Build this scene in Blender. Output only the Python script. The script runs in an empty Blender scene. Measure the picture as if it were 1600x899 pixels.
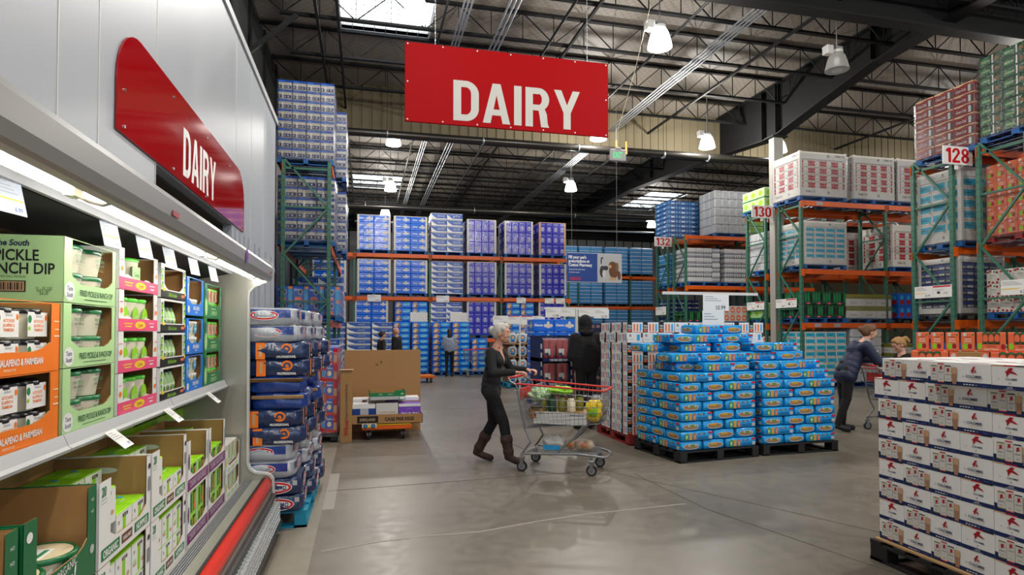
import bpy, bmesh, math, random
from mathutils import Vector, Matrix
random.seed(7)
sc = bpy.context.scene
COL = sc.collection
PI = math.pi
R = math.radians

# ------------------------------------------------------------ camera
cam = bpy.data.cameras.new('camera')
cam.sensor_width = 36.0
cam.lens = 944.5 * 36 / 1600
cam.shift_y = 0.0297
cam.clip_end = 200
camo = bpy.data.objects.new('camera', cam)
camo.location = (0, 0, 1.6)
camo.rotation_euler = (R(91.276), 0, R(-13.71))
COL.objects.link(camo)
sc.camera = camo

# ------------------------------------------------------------ world, exposure
sc.view_settings.view_transform = 'Standard'
sc.view_settings.look = 'None'
sc.view_settings.gamma = 1
sc.view_settings.use_curve_mapping = False
sc.view_settings.exposure = 0.6
wd = bpy.data.worlds.new('World')
sc.world = wd
wd.use_nodes = True
wd.node_tree.nodes['Background'].inputs[0].default_value = (0.80, 0.88, 1.0, 1)
wd.node_tree.nodes['Background'].inputs[1].default_value = 0.55
sc.cycles.max_bounces = 5
sc.cycles.diffuse_bounces = 3
sc.cycles.glossy_bounces = 3
sc.cycles.transmission_bounces = 3
sc.cycles.transparent_max_bounces = 12
sc.cycles.caustics_reflective = False
sc.cycles.caustics_refractive = False
sc.cycles.sample_clamp_indirect = 4
sc.cycles.use_denoising = True
LAMP_W = 470.0
TUBE_E = 22.0
SKY_E = 2.6

# ------------------------------------------------------------ materials
MATS = {}
def srgb(h):
    h = h.lstrip('#')
    c = [int(h[i:i+2], 16) / 255 for i in (0, 2, 4)]
    return tuple(x / 12.92 if x <= .04045 else ((x + .055) / 1.055) ** 2.4 for x in c) + (1,)
def mat(name, col, rough=.6, metal=0, emit=0, bump=0, bscale=40, spec=.5, coat=0, noise=0, nscale=8, alpha=1, bdist=.01):
    if name in MATS: return MATS[name]
    m = bpy.data.materials.new(name); m.use_nodes = True
    nt = m.node_tree; b = nt.nodes['Principled BSDF']
    c = srgb(col) if isinstance(col, str) else tuple(col) + (1,)
    b.inputs['Base Color'].default_value = c
    b.inputs['Roughness'].default_value = rough
    b.inputs['Metallic'].default_value = metal
    b.inputs['Specular IOR Level'].default_value = spec
    b.inputs['Coat Weight'].default_value = coat
    b.inputs['Coat Roughness'].default_value = .12
    b.inputs['Alpha'].default_value = alpha
    if emit:
        b.inputs['Emission Color'].default_value = c
        b.inputs['Emission Strength'].default_value = emit
    if bump or noise:
        tc = nt.nodes.new('ShaderNodeTexCoord')
    if bump:
        n = nt.nodes.new('ShaderNodeTexNoise'); n.inputs['Scale'].default_value = bscale
        n.inputs['Detail'].default_value = 3
        bp = nt.nodes.new('ShaderNodeBump'); bp.inputs['Strength'].default_value = bump
        bp.inputs['Distance'].default_value = bdist
        nt.links.new(tc.outputs['Object'], n.inputs['Vector'])
        nt.links.new(n.outputs['Fac'], bp.inputs['Height'])
        nt.links.new(bp.outputs['Normal'], b.inputs['Normal'])
        if coat: nt.links.new(bp.outputs['Normal'], b.inputs['Coat Normal'])
    if noise:
        n2 = nt.nodes.new('ShaderNodeTexNoise'); n2.inputs['Scale'].default_value = nscale
        n2.inputs['Detail'].default_value = 5
        nt.links.new(tc.outputs['Object'], n2.inputs['Vector'])
        mx = nt.nodes.new('ShaderNodeMix'); mx.data_type = 'RGBA'
        mx.inputs[6].default_value = tuple(x * (1 - noise) for x in c[:3]) + (1,)
        mx.inputs[7].default_value = tuple(min(1, x * (1 + noise)) for x in c[:3]) + (1,)
        nt.links.new(n2.outputs['Fac'], mx.inputs[0])
        nt.links.new(mx.outputs[2], b.inputs['Base Color'])
    MATS[name] = m
    return m
M = mat
def palette():
    P = {}
    for n, c in dict(white='#ebebe8', offwhite='#d2d0c9', black='#121212', darkgrey='#33353a', grey='#8b8c8e', lightgrey='#b9bbbc',
                     red='#c8101e', crimson='#a81425', orange='#f07a1a', navy='#14285a', blue='#1273d8', skyblue='#2fa3e0', cyan='#27a9c9',
                     green='#1e7c46', lime='#8fd11a', palegreen='#b5dc9c', pink='#e8507c', yellow='#f2cf27', brown='#6b4226', tan='#c9a27a',
                     purple='#4a42c4', violet='#7b4bc0', plum='#7a2a6a', kraft='#a9804f', kraftdark='#7d5c37', cream='#efe6c8', teal='#35b3a8',
                     darkblue='#0d3f8f', midblue='#1b5fc0', darkgreen='#15472a', olive='#7b7a2a', salmon='#ee7048', beige='#d9c9a5', mauve='#8d86d8').items():
        P[n] = mat('paper_' + n, c, rough=.45, spec=.4)
    return P
PAL = palette()
def pm(x): return PAL[x] if isinstance(x, str) and x in PAL else (MATS[x] if isinstance(x, str) else x)

mat('gloss_white', '#cfcfcc', .25, coat=.4)
mat('case_white', '#a09f9c', .3)
mat('case_panel', '#a4aab1', .42, bump=.25, bscale=160, bdist=.002)
mat('steel', '#bcb9af', .28, metal=.6, bump=.08, bscale=12)
mat('steel_dark', '#4a4a48', .4, metal=.6)
mat('chrome', '#c9ccd0', .2, metal=1)
mat('galv', '#9aa0a6', .35, metal=.8)
mat('rack_green', '#3c6e5b', .4, spec=.4, noise=.15, nscale=6)
mat('rack_orange', '#dc5c08', .42, noise=.12, nscale=3)
mat('pallet_blue', '#0c5a9e', .6, noise=.3, nscale=5)
mat('pallet_teal', '#1386a8', .55, noise=.25, nscale=9)
mat('pallet_black', '#17181a', .55)
mat('pallet_red', '#8e2420', .6, noise=.25, nscale=9)
mat('wood', '#a88a62', .7, noise=.25, nscale=12)
mat('kraft', '#a37c4c', .75, noise=.1, nscale=7)
mat('kraft_dark', '#80603a', .8, noise=.1, nscale=7)
mat('kraft_light', '#c09a68', .7, noise=.08, nscale=9)
mat('sign_red', '#ad0009', .55, spec=.1)
mat('can_yellow', '#cfa51e', .3)
mat('can_green', '#5d9a34', .3)
mat('can_pink', '#c9705a', .3)
mat('plate', '#aeb1b2', .35, metal=.35)
mat('bumper_red', '#e0301c', .3)
mat('rubber', '#1d1e20', .6)
mat('iron_black', '#0a0b0c', .7, spec=.25)
mat('iron_dark', '#0e0f10', .65, spec=.3)
mat('roof_beam', '#0d0e10', .7, spec=.3)
mat('skin', '#d09b84', .55)
mat('skin_pale', '#d9a68e', .55)
mat('cloth_black', '#121214', .9, bump=.4, bscale=120, bdist=.004)
mat('cloth_charcoal', '#1c1d20', .9, bump=.4, bscale=60, bdist=.006)
mat('cloth_navy', '#15233f', .6, bump=.3, bscale=40)
mat('suede_brown', '#3b2a22', .9, bump=.6, bscale=40, bdist=.01)
mat('hair_white', '#c9c4bb', .6, bump=.8, bscale=90, bdist=.01)
mat('hair_brown', '#6e4a2c', .6, bump=.8, bscale=90, bdist=.01)
mat('hair_blond', '#a87f4c', .6, bump=.8, bscale=90, bdist=.01)
mat('hair_black', '#15120f', .5, bump=.8, bscale=90, bdist=.01)
mat('pack_blue', '#0a9ae0', .16, bump=.8, bscale=16, bdist=.014, coat=.5, noise=.3, nscale=12)
mat('pack_water', '#4d9fd8', .14, bump=1, bscale=26, bdist=.02, coat=.6, noise=.45, nscale=24)
mat('pack_water_dark', '#1c5fae', .14, bump=1, bscale=26, bdist=.02, coat=.6, noise=.45, nscale=24)
mat('pack_royal', '#0668dd', .2, bump=.7, bscale=7, bdist=.012, coat=.3)
mat('pack_bundle', '#2459b0', .16, bump=1, bscale=14, bdist=.02, coat=.6, noise=.4, nscale=16)
mat('can_tray', '#9a7a58', .6)
mat('pack_purple', '#2a28b4', .2, bump=.7, bscale=7, bdist=.012, coat=.3)
mat('pack_white', '#c9cdd2', .2, bump=.8, bscale=16, bdist=.015, coat=.5)
mat('bath_white', '#b4b1a8', .25, bump=.8, bscale=16, bdist=.015, coat=.4)
mat('sprite', '#164a2a', .18, bump=1, bscale=18, bdist=.03, coat=.6, noise=.7, nscale=9)
mat('tag_white', '#a3abb8', .6)
mat('bag_navy', '#1b2f57', .22, bump=.7, bscale=11, bdist=.02, coat=.4)
mat('bag_silver', '#a9adb5', .25, bump=.7, bscale=11, bdist=.02, coat=.4)
mat('bag_blue', '#1d3f8c', .22, bump=.7, bscale=11, bdist=.02, coat=.4)

def film_mat():
    m = bpy.data.materials.new('stretch_film'); m.use_nodes = True
    nt = m.node_tree; nt.nodes.clear()
    o = nt.nodes.new('ShaderNodeOutputMaterial')
    tr = nt.nodes.new('ShaderNodeBsdfTransparent'); tr.inputs[0].default_value = (.93, .94, .95, 1)
    gl = nt.nodes.new('ShaderNodeBsdfGlossy'); gl.inputs['Roughness'].default_value = .16
    gl.inputs[0].default_value = (.9, .9, .9, 1)
    mx = nt.nodes.new('ShaderNodeMixShader')
    tc = nt.nodes.new('ShaderNodeTexCoord'); mp = nt.nodes.new('ShaderNodeMapping')
    mp.inputs['Scale'].default_value = (3, 3, 9)
    n = nt.nodes.new('ShaderNodeTexNoise'); n.inputs['Scale'].default_value = 3; n.inputs['Detail'].default_value = 6
    n.inputs['Distortion'].default_value = 1.5
    bp = nt.nodes.new('ShaderNodeBump'); bp.inputs['Strength'].default_value = 1; bp.inputs['Distance'].default_value = .05
    nt.links.new(tc.outputs['Object'], mp.inputs[0]); nt.links.new(mp.outputs[0], n.inputs['Vector'])
    nt.links.new(n.outputs['Fac'], bp.inputs['Height']); nt.links.new(bp.outputs[0], gl.inputs['Normal'])
    mr = nt.nodes.new('ShaderNodeMapRange'); mr.inputs[1].default_value = .35; mr.inputs[2].default_value = .8
    mr.inputs[3].default_value = .05; mr.inputs[4].default_value = .3
    nt.links.new(n.outputs['Fac'], mr.inputs[0]); nt.links.new(mr.outputs[0], mx.inputs[0])
    nt.links.new(tr.outputs[0], mx.inputs[1]); nt.links.new(gl.outputs[0], mx.inputs[2]); nt.links.new(mx.outputs[0], o.inputs[0])
    MATS['film'] = m
film_mat()
def clear_mat(name, col, fac):
    m = bpy.data.materials.new(name); m.use_nodes = True
    nt = m.node_tree; nt.nodes.clear()
    o = nt.nodes.new('ShaderNodeOutputMaterial')
    tr = nt.nodes.new('ShaderNodeBsdfTransparent')
    pb = nt.nodes.new('ShaderNodeBsdfPrincipled'); pb.inputs['Base Color'].default_value = srgb(col); pb.inputs['Roughness'].default_value = .15
    mx = nt.nodes.new('ShaderNodeMixShader'); mx.inputs[0].default_value = fac
    nt.links.new(tr.outputs[0], mx.inputs[1]); nt.links.new(pb.outputs[0], mx.inputs[2]); nt.links.new(mx.outputs[0], o.inputs[0])
    MATS[name] = m
clear_mat('clear_plastic', '#dfe6ea', .16)
clear_mat('clear_teal', '#7fc0c4', .75)
def globe_mat(name, e):
    m = bpy.data.materials.new(name); m.use_nodes = True
    nt = m.node_tree; nt.nodes.clear()
    o = nt.nodes.new('ShaderNodeOutputMaterial')
    tr = nt.nodes.new('ShaderNodeBsdfTransparent')
    em = nt.nodes.new('ShaderNodeEmission' if e else 'ShaderNodeBsdfDiffuse')
    em.inputs[0].default_value = (1, .97, .9, 1) if e else (.5, .5, .48, 1)
    if e: em.inputs[1].default_value = e
    mx = nt.nodes.new('ShaderNodeMixShader'); mx.inputs[0].default_value = .5
    nt.links.new(tr.outputs[0], mx.inputs[1]); nt.links.new(em.outputs[0], mx.inputs[2]); nt.links.new(mx.outputs[0], o.inputs[0])
    MATS[name] = m
globe_mat('globe_lit', 9); globe_mat('globe_off', 0)

# ------------------------------------------------------------ mesh builder
_TXT = {}
TS = bpy.data.scenes.new('lettering')
def glyphs(s, bold):
    k = (s, bold)
    if k not in _TXT:
        cu = bpy.data.curves.new('t', 'FONT'); cu.body = s; cu.size = 1; cu.offset = bold; cu.resolution_u = 3; cu.fill_mode = 'FRONT'
        ob = bpy.data.objects.new('t', cu); TS.collection.objects.link(ob)
        vl = TS.view_layers[0]; vl.update(); eo = ob.evaluated_get(vl.depsgraph)
        me = eo.to_mesh()
        V = [(v.co.x, v.co.y) for v in me.vertices]; F = [tuple(p.vertices) for p in me.polygons]
        eo.to_mesh_clear()
        bpy.data.objects.remove(ob); bpy.data.curves.remove(cu)
        xs = [v[0] for v in V] or [0]; ys = [v[1] for v in V] or [0]
        x0, x1, y0, y1 = min(xs), max(xs), min(ys), max(ys)
        _TXT[k] = (V, F, x0, x1, y0, y1)
    return _TXT[k]

class MB:
    def __init__(s): s.v = []; s.f = []; s.m = []; s.sm = []; s.mats = []; s.X = None; s.lc = {}
    def mi(s, m):
        m = pm(m)
        if m not in s.mats: s.mats.append(m)
        return s.mats.index(m)
    def add(s, V, F, m, smooth=False):
        k = len(s.v); i = s.mi(m)
        if s.X is not None: V = [tuple(s.X @ Vector(p)) for p in V]
        s.v += [tuple(p) for p in V]
        for f in F: s.f.append(tuple(a + k for a in f)); s.m.append(i); s.sm.append(smooth)
        return s
    def box(s, x0, y0, z0, x1, y1, z1, m, b=0):
        if x0 > x1: x0, x1 = x1, x0
        if y0 > y1: y0, y1 = y1, y0
        if z0 > z1: z0, z1 = z1, z0
        if not b:
            V = [(x0,y0,z0),(x1,y0,z0),(x1,y1,z0),(x0,y1,z0),(x0,y0,z1),(x1,y0,z1),(x1,y1,z1),(x0,y1,z1)]
            F = [(0,3,2,1),(4,5,6,7),(0,1,5,4),(1,2,6,5),(2,3,7,6),(3,0,4,7)]
            return s.add(V, F, m)
        b = min(b, (x1-x0)*.45, (y1-y0)*.45, (z1-z0)*.45)
        V = []; idx = {}
        for ix, (x, sx) in enumerate(((x0, 1), (x1, -1))):
            for iy, (y, sy) in enumerate(((y0, 1), (y1, -1))):
                for iz, (z, sz) in enumerate(((z0, 1), (z1, -1))):
                    for a in range(3):
                        p = [x + sx*b, y + sy*b, z + sz*b]; p[a] = (x, y, z)[a]
                        idx[ix, iy, iz, a] = len(V); V.append(p)
        F = []
        g = lambda a, i, j, k: idx[i, j, k, a]
        for i in (0, 1):
            F.append([g(0,i,0,0), g(0,i,1,0), g(0,i,1,1), g(0,i,0,1)])
            F.append([g(1,0,i,0), g(1,1,i,0), g(1,1,i,1), g(1,0,i,1)])
            F.append([g(2,0,0,i), g(2,1,0,i), g(2,1,1,i), g(2,0,1,i)])
        for i in (0, 1):
            for j in (0, 1):
                F.append([g(1,0,i,j), g(1,1,i,j), g(2,1,i,j), g(2,0,i,j)])
                F.append([g(0,i,0,j), g(0,i,1,j), g(2,i,1,j), g(2,i,0,j)])
                F.append([g(0,i,j,0), g(0,i,j,1), g(1,i,j,1), g(1,i,j,0)])
                for k in (0, 1): F.append([g(0,i,j,k), g(1,i,j,k), g(2,i,j,k)])
        c = Vector(((x0+x1)/2, (y0+y1)/2, (z0+z1)/2)); G = []
        for f in F:
            p = [Vector(V[a]) for a in f]; n = (p[1]-p[0]).cross(p[2]-p[0]); ce = sum(p, Vector())/len(p)
            G.append(tuple(f if n.dot(ce - c) > 0 else f[::-1]))
        return s.add(V, G, m)
    def cyl(s, p0, p1, r0, m, r1=None, n=10, caps=True, smooth=True):
        r1 = r0 if r1 is None else r1
        p0 = Vector(p0); p1 = Vector(p1); d = (p1 - p0)
        if d.length < 1e-6: return s
        d.normalize(); a = d.orthogonal().normalized(); c = d.cross(a)
        V = []
        for p, r in ((p0, r0), (p1, r1)):
            for i in range(n):
                t = 2*PI*i/n + PI/n; V.append(p + (a*math.cos(t) + c*math.sin(t))*r)
        s.add(V, [(i, (i+1) % n, n+(i+1) % n, n+i) for i in range(n)], m, smooth)
        if caps: s.add(V[:n], [tuple(range(n))[::-1]], m); s.add(V[n:], [tuple(range(n))], m)
        return s
    def tube(s, pts, r, m, n=6):
        for a, b in zip(pts, pts[1:]): s.cyl(a, b, r, m, n=n)
        return s
    def bar(s, p0, p1, w, h, m):
        p0 = Vector(p0); p1 = Vector(p1); d = (p1-p0).normalized()
        a = d.cross(Vector((0, 0, 1)));  a = a.normalized() if a.length > 1e-4 else Vector((1, 0, 0))
        c = a.cross(d).normalized(); V = []
        for p in (p0, p1):
            for x, y in ((-1,-1),(1,-1),(1,1),(-1,1)): V.append(p + a*x*w/2 + c*y*h/2)
        return s.add(V, [(3,2,1,0),(4,5,6,7),(0,1,5,4),(1,2,6,5),(2,3,7,6),(3,0,4,7)], m)
    def lathe(s, c, prof, m, n=16, axis='Z', smooth=True, cap=True):
        c = Vector(c); V = []
        for r, z in prof:
            for i in range(n):
                t = 2*PI*i/n
                p = (r*math.cos(t), r*math.sin(t), z) if axis == 'Z' else ((r*math.cos(t), z, r*math.sin(t)) if axis == 'Y' else (z, r*math.cos(t), r*math.sin(t)))
                V.append(c + Vector(p))
        F = [(j*n+i, j*n+(i+1) % n, (j+1)*n+(i+1) % n, (j+1)*n+i) for j in range(len(prof)-1) for i in range(n)]
        s.add(V, F, m, smooth)
        if cap:
            s.add(V[:n], [tuple(range(n))[::-1]], m); s.add(V[-n:], [tuple(range(n))], m)
        return s
    def sph(s, c, r, m, n=12, k=8):
        c = Vector(c); r = r if isinstance(r, (tuple, list)) else (r, r, r); V = []
        for j in range(k+1):
            ph = PI*j/k
            for i in range(n):
                t = 2*PI*i/n; V.append(c + Vector((r[0]*math.sin(ph)*math.cos(t), r[1]*math.sin(ph)*math.sin(t), -r[2]*math.cos(ph))))
        return s.add(V, [(j*n+i, j*n+(i+1) % n, (j+1)*n+(i+1) % n, (j+1)*n+i) for j in range(k) for i in range(n)], m, True)
    def prism(s, pts, a0, a1, m, axis='Y'):
        def q(p, a): return {'Y': (p[0], a, p[1]), 'X': (a, p[0], p[1]), 'Z': (p[0], p[1], a)}[axis]
        n = len(pts); V = [q(p, a0) for p in pts] + [q(p, a1) for p in pts]
        return s.add(V, [tuple(range(n))[::-1], tuple(range(n, 2*n))] + [(i, (i+1) % n, n+(i+1) % n, n+i) for i in range(n)], m)
    # ---- art on the faces of a box: u runs right and v up as one looks at the face; fractions of the face
    def face(s, face, bx, lift=.0012):
        x0, y0, z0, x1, y1, z1 = bx
        o, u, v = {'F': ((x0, y0-lift, z0), (x1-x0, 0, 0), (0, 0, z1-z0)), 'B': ((x1, y1+lift, z0), (x0-x1, 0, 0), (0, 0, z1-z0)),
                   'L': ((x0-lift, y1, z0), (0, y0-y1, 0), (0, 0, z1-z0)), 'R': ((x1+lift, y0, z0), (0, y1-y0, 0), (0, 0, z1-z0)),
                   'T': ((x0, y0, z1+lift), (x1-x0, 0, 0), (0, y1-y0, 0))}[face]
        return Vector(o), Vector(u), Vector(v)
    def poly(s, fr, pts, m):
        o, u, v = s.lift(fr)
        return s.add([o + u*a + v*b for a, b in pts], [tuple(range(len(pts)))], m)
    def lift(s, fr):
        o, u, v = fr; k = (tuple(round(x, 4) for x in o), tuple(round(x, 4) for x in u), tuple(round(x, 4) for x in v))
        c = s.lc[k] = s.lc.get(k, -1) + 1
        return o + u.cross(v).normalized()*.00012*c, u, v
    def rect(s, fr, a0, b0, a1, b1, m): return s.poly(fr, [(a0,b0),(a1,b0),(a1,b1),(a0,b1)], m)
    def ell(s, fr, a, b, ra, rb, m, n=14): return s.poly(fr, [(a + ra*math.cos(2*PI*i/n), b + rb*math.sin(2*PI*i/n)) for i in range(n)], m)
    def text(s, fr, t, a, b, h, m, w=1.0, bold=.02, rot=0, slant=0, maxw=None, align='c'):
        """h cap height as a fraction of the face height; (a, b) is the centre"""
        V, F, x0, x1, y0, y1 = glyphs(t, bold)
        if not V: return s
        o, u, v = s.lift(fr); H = h*v.length; k = H/.73; ul = u.normalized(); vl = v.normalized()
        if maxw: w = min(w, maxw*u.length/((x1-x0)*k))
        c = o + u*a + v*b; cs, sn = math.cos(rot), math.sin(rot); ox = (x0+x1)/2 if align == 'c' else x0
        P = []
        for x, y in V:
            X = (x-ox)*k*w + slant*y*k; Y = (y-.365)*k
            P.append(c + ul*(X*cs - Y*sn) + vl*(X*sn + Y*cs))
        return s.add(P, F, m)
    def mesh(s, name):
        me = bpy.data.meshes.new(name); me.from_pydata(s.v, [], s.f)
        for m in s.mats: me.materials.append(m)
        me.polygons.foreach_set('material_index', s.m); me.polygons.foreach_set('use_smooth', s.sm)
        me.update(); return me
    def build(s, name, parent=None, loc=(0, 0, 0), rz=0, **tags):
        return put(s.mesh(name), name, parent, loc, rz, **tags)

def put(me, name, parent=None, loc=(0, 0, 0), rz=0, **tags):
    o = bpy.data.objects.new(name, me); COL.objects.link(o); o.location = loc; o.rotation_euler = (0, 0, rz) if not isinstance(rz, tuple) else rz
    if parent: o.parent = parent
    return tag(o, **tags)
def tag(o, label=None, cat=None, group=None, kind=None):
    if label: o['label'] = label
    if cat: o['category'] = cat
    if group: o['group'] = group
    if kind: o['kind'] = kind
    return o
def thing(name, label, cat, loc=(0, 0, 0), rz=0, group=None):
    o = bpy.data.objects.new(name, None); COL.objects.link(o); o.empty_display_size = .1
    o.location = loc; o.rotation_euler = (0, 0, rz) if not isinstance(rz, tuple) else rz
    return tag(o, label, cat, group)
def struct(b, name, parent=None): return b.build(name, parent, kind='structure')
def kids(o): return [c for c in COL.objects if c.parent == o]
def dup(root, loc, rz=None, label=None, group=None):
    r = root.copy(); COL.objects.link(r); r.location = loc
    if rz is not None: r.rotation_euler = (0, 0, rz) if not isinstance(rz, tuple) else rz
    if label: r['label'] = label
    if group: r['group'] = group
    for ch in list(root.children):
        c = ch.copy(); COL.objects.link(c); c.parent = r
        for g in list(ch.children):
            d = g.copy(); COL.objects.link(d); d.parent = c
    return r
ORD = ['first', 'second', 'third', 'fourth', 'fifth', 'sixth', 'seventh', 'eighth', 'ninth', 'tenth', 'eleventh', 'twelfth', 'thirteenth', 'fourteenth']

# condensed bold sign lettering, drawn stroke by stroke (unit height)
def _ring(cx, cy, ro, ri, a0, a1, n=14, ex=(1, 1), ei=None):
    V = []; F = []; ei = ei or ex
    for k in range(n+1):
        a = a0 + (a1-a0)*k/n
        V.append((cx + ro*ex[0]*math.cos(a), cy + ro*ex[1]*math.sin(a))); V.append((cx + ri*ei[0]*math.cos(a), cy + ri*ei[1]*math.sin(a)))
    for k in range(n): F.append((2*k, 2*k+2, 2*k+3, 2*k+1) if a1 > a0 else (2*k+1, 2*k+3, 2*k+2, 2*k))
    return V, F
def _el(cx, cy, ax, ay, t, a0, a1, n=16, ty=None):
    V = []; F = []; ty = ty or t
    for k in range(n+1):
        a = a0 + (a1-a0)*k/n; V.append((cx + ax*math.cos(a), cy + ay*math.sin(a))); V.append((cx + (ax-t)*math.cos(a), cy + (ay-ty)*math.sin(a)))
    for k in range(n): F.append((2*k, 2*k+2, 2*k+3, 2*k+1))
    return V, F
def _q(*p): return list(p), [tuple(range(len(p)))]
def _r(x0, y0, x1, y1): return _q((x0, y0), (x1, y0), (x1, y1), (x0, y1))
SIGN = {
    'D': (.62, [_r(0, 0, .19, 1), _r(.19, 0, .3, .16), _r(.19, .84, .3, 1), _el(.3, .68, .32, .32, .19, 0, PI/2, ty=.16), _r(.43, .32, .62, .68), _el(.3, .32, .32, .32, .19, -PI/2, 0, ty=.16)]),
    'A': (.68, [_q((0, 0), (.19, 0), (.4, 1), (.24, 1)), _q((.49, 0), (.68, 0), (.44, 1), (.28, 1)), _r(.15, .2, .53, .35)]),
    'I': (.19, [_r(0, 0, .19, 1)]),
    'R': (.64, [_r(0, 0, .19, 1), _r(.19, .84, .34, 1), _r(.19, .42, .34, .57), _el(.34, .71, .27, .29, .19, -PI/2, PI/2, ty=.15), _q((.32, .5), (.36, .28), (.4, 0), (.61, 0), (.57, .1), (.55, .34), (.5, .46))]),
    'Y': (.68, [_q((.245, .38), (.435, .38), (.435, .42), (.68, 1), (.49, 1), (.34, .62), (.19, 1), (0, 1), (.245, .42)), _r(.245, 0, .435, .38)]),
    '1': (.36, [_r(.17, 0, .36, 1), _q((.17, .7), (.17, 1), (.0, .86), (0, .74))]),
    '2': (.54, [_el(.27, .72, .27, .28, .18, 0, PI, ty=.15), _q((.09, .66), (0, .66), (0, .76), (.18, .76)), _q((0, 0), (.21, .16), (.54, .66), (.54, .74), (.36, .74), (.36, .66), (0, .14)), _r(0, 0, .54, .16)]),
    '8': (.56, [_el(.28, .74, .26, .26, .17, 0, 2*PI, 24, ty=.13), _el(.28, .27, .28, .27, .18, 0, 2*PI, 24, ty=.13)]),
    '3': (.54, [_el(.25, .75, .27, .25, .18, -PI*.5, PI*.9, ty=.14), _el(.25, .26, .29, .26, .19, -PI*.9, PI*.5, ty=.14)]),
    '0': (.56, [_el(.28, .7, .28, .3, .18, 0, PI, ty=.16), _el(.28, .3, .28, .3, .18, -PI, 0, ty=.16), _r(0, .3, .18, .7), _r(.38, .3, .56, .7)]),
}
def sign_text(b, fr, t, u0, u1, v0, v1, m, gap=.1):
    """fills the given part of a face with bold condensed sign letters"""
    o, u, v = b.lift(fr)
    tot = sum(SIGN[c][0] for c in t) + gap*(len(t)-1); x = 0
    nn = u.cross(v).normalized()
    for c in t:
        w, parts = SIGN[c]
        for q_, (V, F) in enumerate(parts): b.add([o + nn*.0004*q_ + u*(u0 + (u1-u0)*(x+p[0])/tot) + v*(v0 + (v1-v0)*p[1]) for p in V], F, m)
        x += w + gap
# ------------------------------------------------------------ floor
def floor_mat():
    m = bpy.data.materials.new('concrete'); m.use_nodes = True; nt = m.node_tree; b = nt.nodes['Principled BSDF']
    tc = nt.nodes.new('ShaderNodeTexCoord')
    def noise(sc_, det, dist=0):
        n = nt.nodes.new('ShaderNodeTexNoise'); n.inputs['Scale'].default_value = sc_; n.inputs['Detail'].default_value = det
        n.inputs['Distortion'].default_value = dist
        nt.links.new(tc.outputs['Object'], n.inputs['Vector']); return n
    n1 = noise(.35, 6, .8); n2 = noise(9, 8)
    r1 = nt.nodes.new('ShaderNodeValToRGB'); r1.color_ramp.elements[0].position = .32; r1.color_ramp.elements[1].position = .7
    r1.color_ramp.elements[0].color = srgb('#655f54'); r1.color_ramp.elements[1].color = srgb('#867f73')
    nt.links.new(n1.outputs['Fac'], r1.inputs[0])
    mx = nt.nodes.new('ShaderNodeMix'); mx.data_type = 'RGBA'; mx.blend_type = 'MULTIPLY'; mx.inputs[0].default_value = .35
    nt.links.new(r1.outputs[0], mx.inputs[6])
    r2 = nt.nodes.new('ShaderNodeValToRGB'); r2.color_ramp.elements[0].position = .3; r2.color_ramp.elements[0].color = (.55, .54, .52, 1)
    r2.color_ramp.elements[1].position = .6
    nt.links.new(n2.outputs['Fac'], r2.inputs[0]); nt.links.new(r2.outputs[0], mx.inputs[7])
    nt.links.new(mx.outputs[2], b.inputs['Base Color'])
    mr = nt.nodes.new('ShaderNodeMapRange'); mr.inputs[3].default_value = .22; mr.inputs[4].default_value = .5
    nt.links.new(n2.outputs['Fac'], mr.inputs[0]); nt.links.new(mr.outputs[0], b.inputs['Roughness'])
    b.inputs['Specular IOR Level'].default_value = .45
    bp = nt.nodes.new('ShaderNodeBump'); bp.inputs['Strength'].default_value = .08; bp.inputs['Distance'].default_value = .01
    nt.links.new(n2.outputs['Fac'], bp.inputs['Height']); nt.links.new(bp.outputs[0], b.inputs['Normal'])
    MATS['concrete'] = m
floor_mat()
mat('concrete_strip', '#857e70', .5, noise=.2, nscale=6)
mat('joint', '#4c4843', .8)
mat('joint_light', '#9a948a', .7)
f = MB(); f.box(-3, -9, -.1, 33, 42, 0, 'concrete')
struct(f, 'floor')
f = MB()
f.box(-.62, -2, 0, -.36, 15, .0012, 'concrete_strip')
f.box(-.36, 5.7, 0, -.26, 7.1, .0013, 'joint_light')
struct(f, 'trim_1')
f = MB()
for (a, b_) in (((-.35, 6.35), (3.5, 6.62)), ((-.35, 12.4), (12, 12.5)), ((3.0, 4.9), (3.5, 3.0)), ((2.95, 6.3), (3.0, 4.9))):
    f.bar((a[0], a[1], .0008), (b_[0], b_[1], .0008), .012, .0016, 'joint')
pts = [(-.3, 4.63), (.1, 4.74), (.5, 4.78), (.9, 4.78), (1.4, 4.92), (1.9, 5.02), (2.9, 5.1)]
for a, b_ in zip(pts, pts[1:]): f.bar((a[0], a[1], .0008), (b_[0], b_[1], .0008), .02, .0017, 'joint_light')
pts = [(1.9, 9.6), (2.1, 8.0), (2.9, 6.1), (3.7, 4.6), (4.4, 3.2)]
for a, b_ in zip(pts, pts[1:]): f.bar((a[0], a[1], .0008), (b_[0], b_[1], .0008), .01, .0018, 'joint')
struct(f, 'trim_2')

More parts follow.
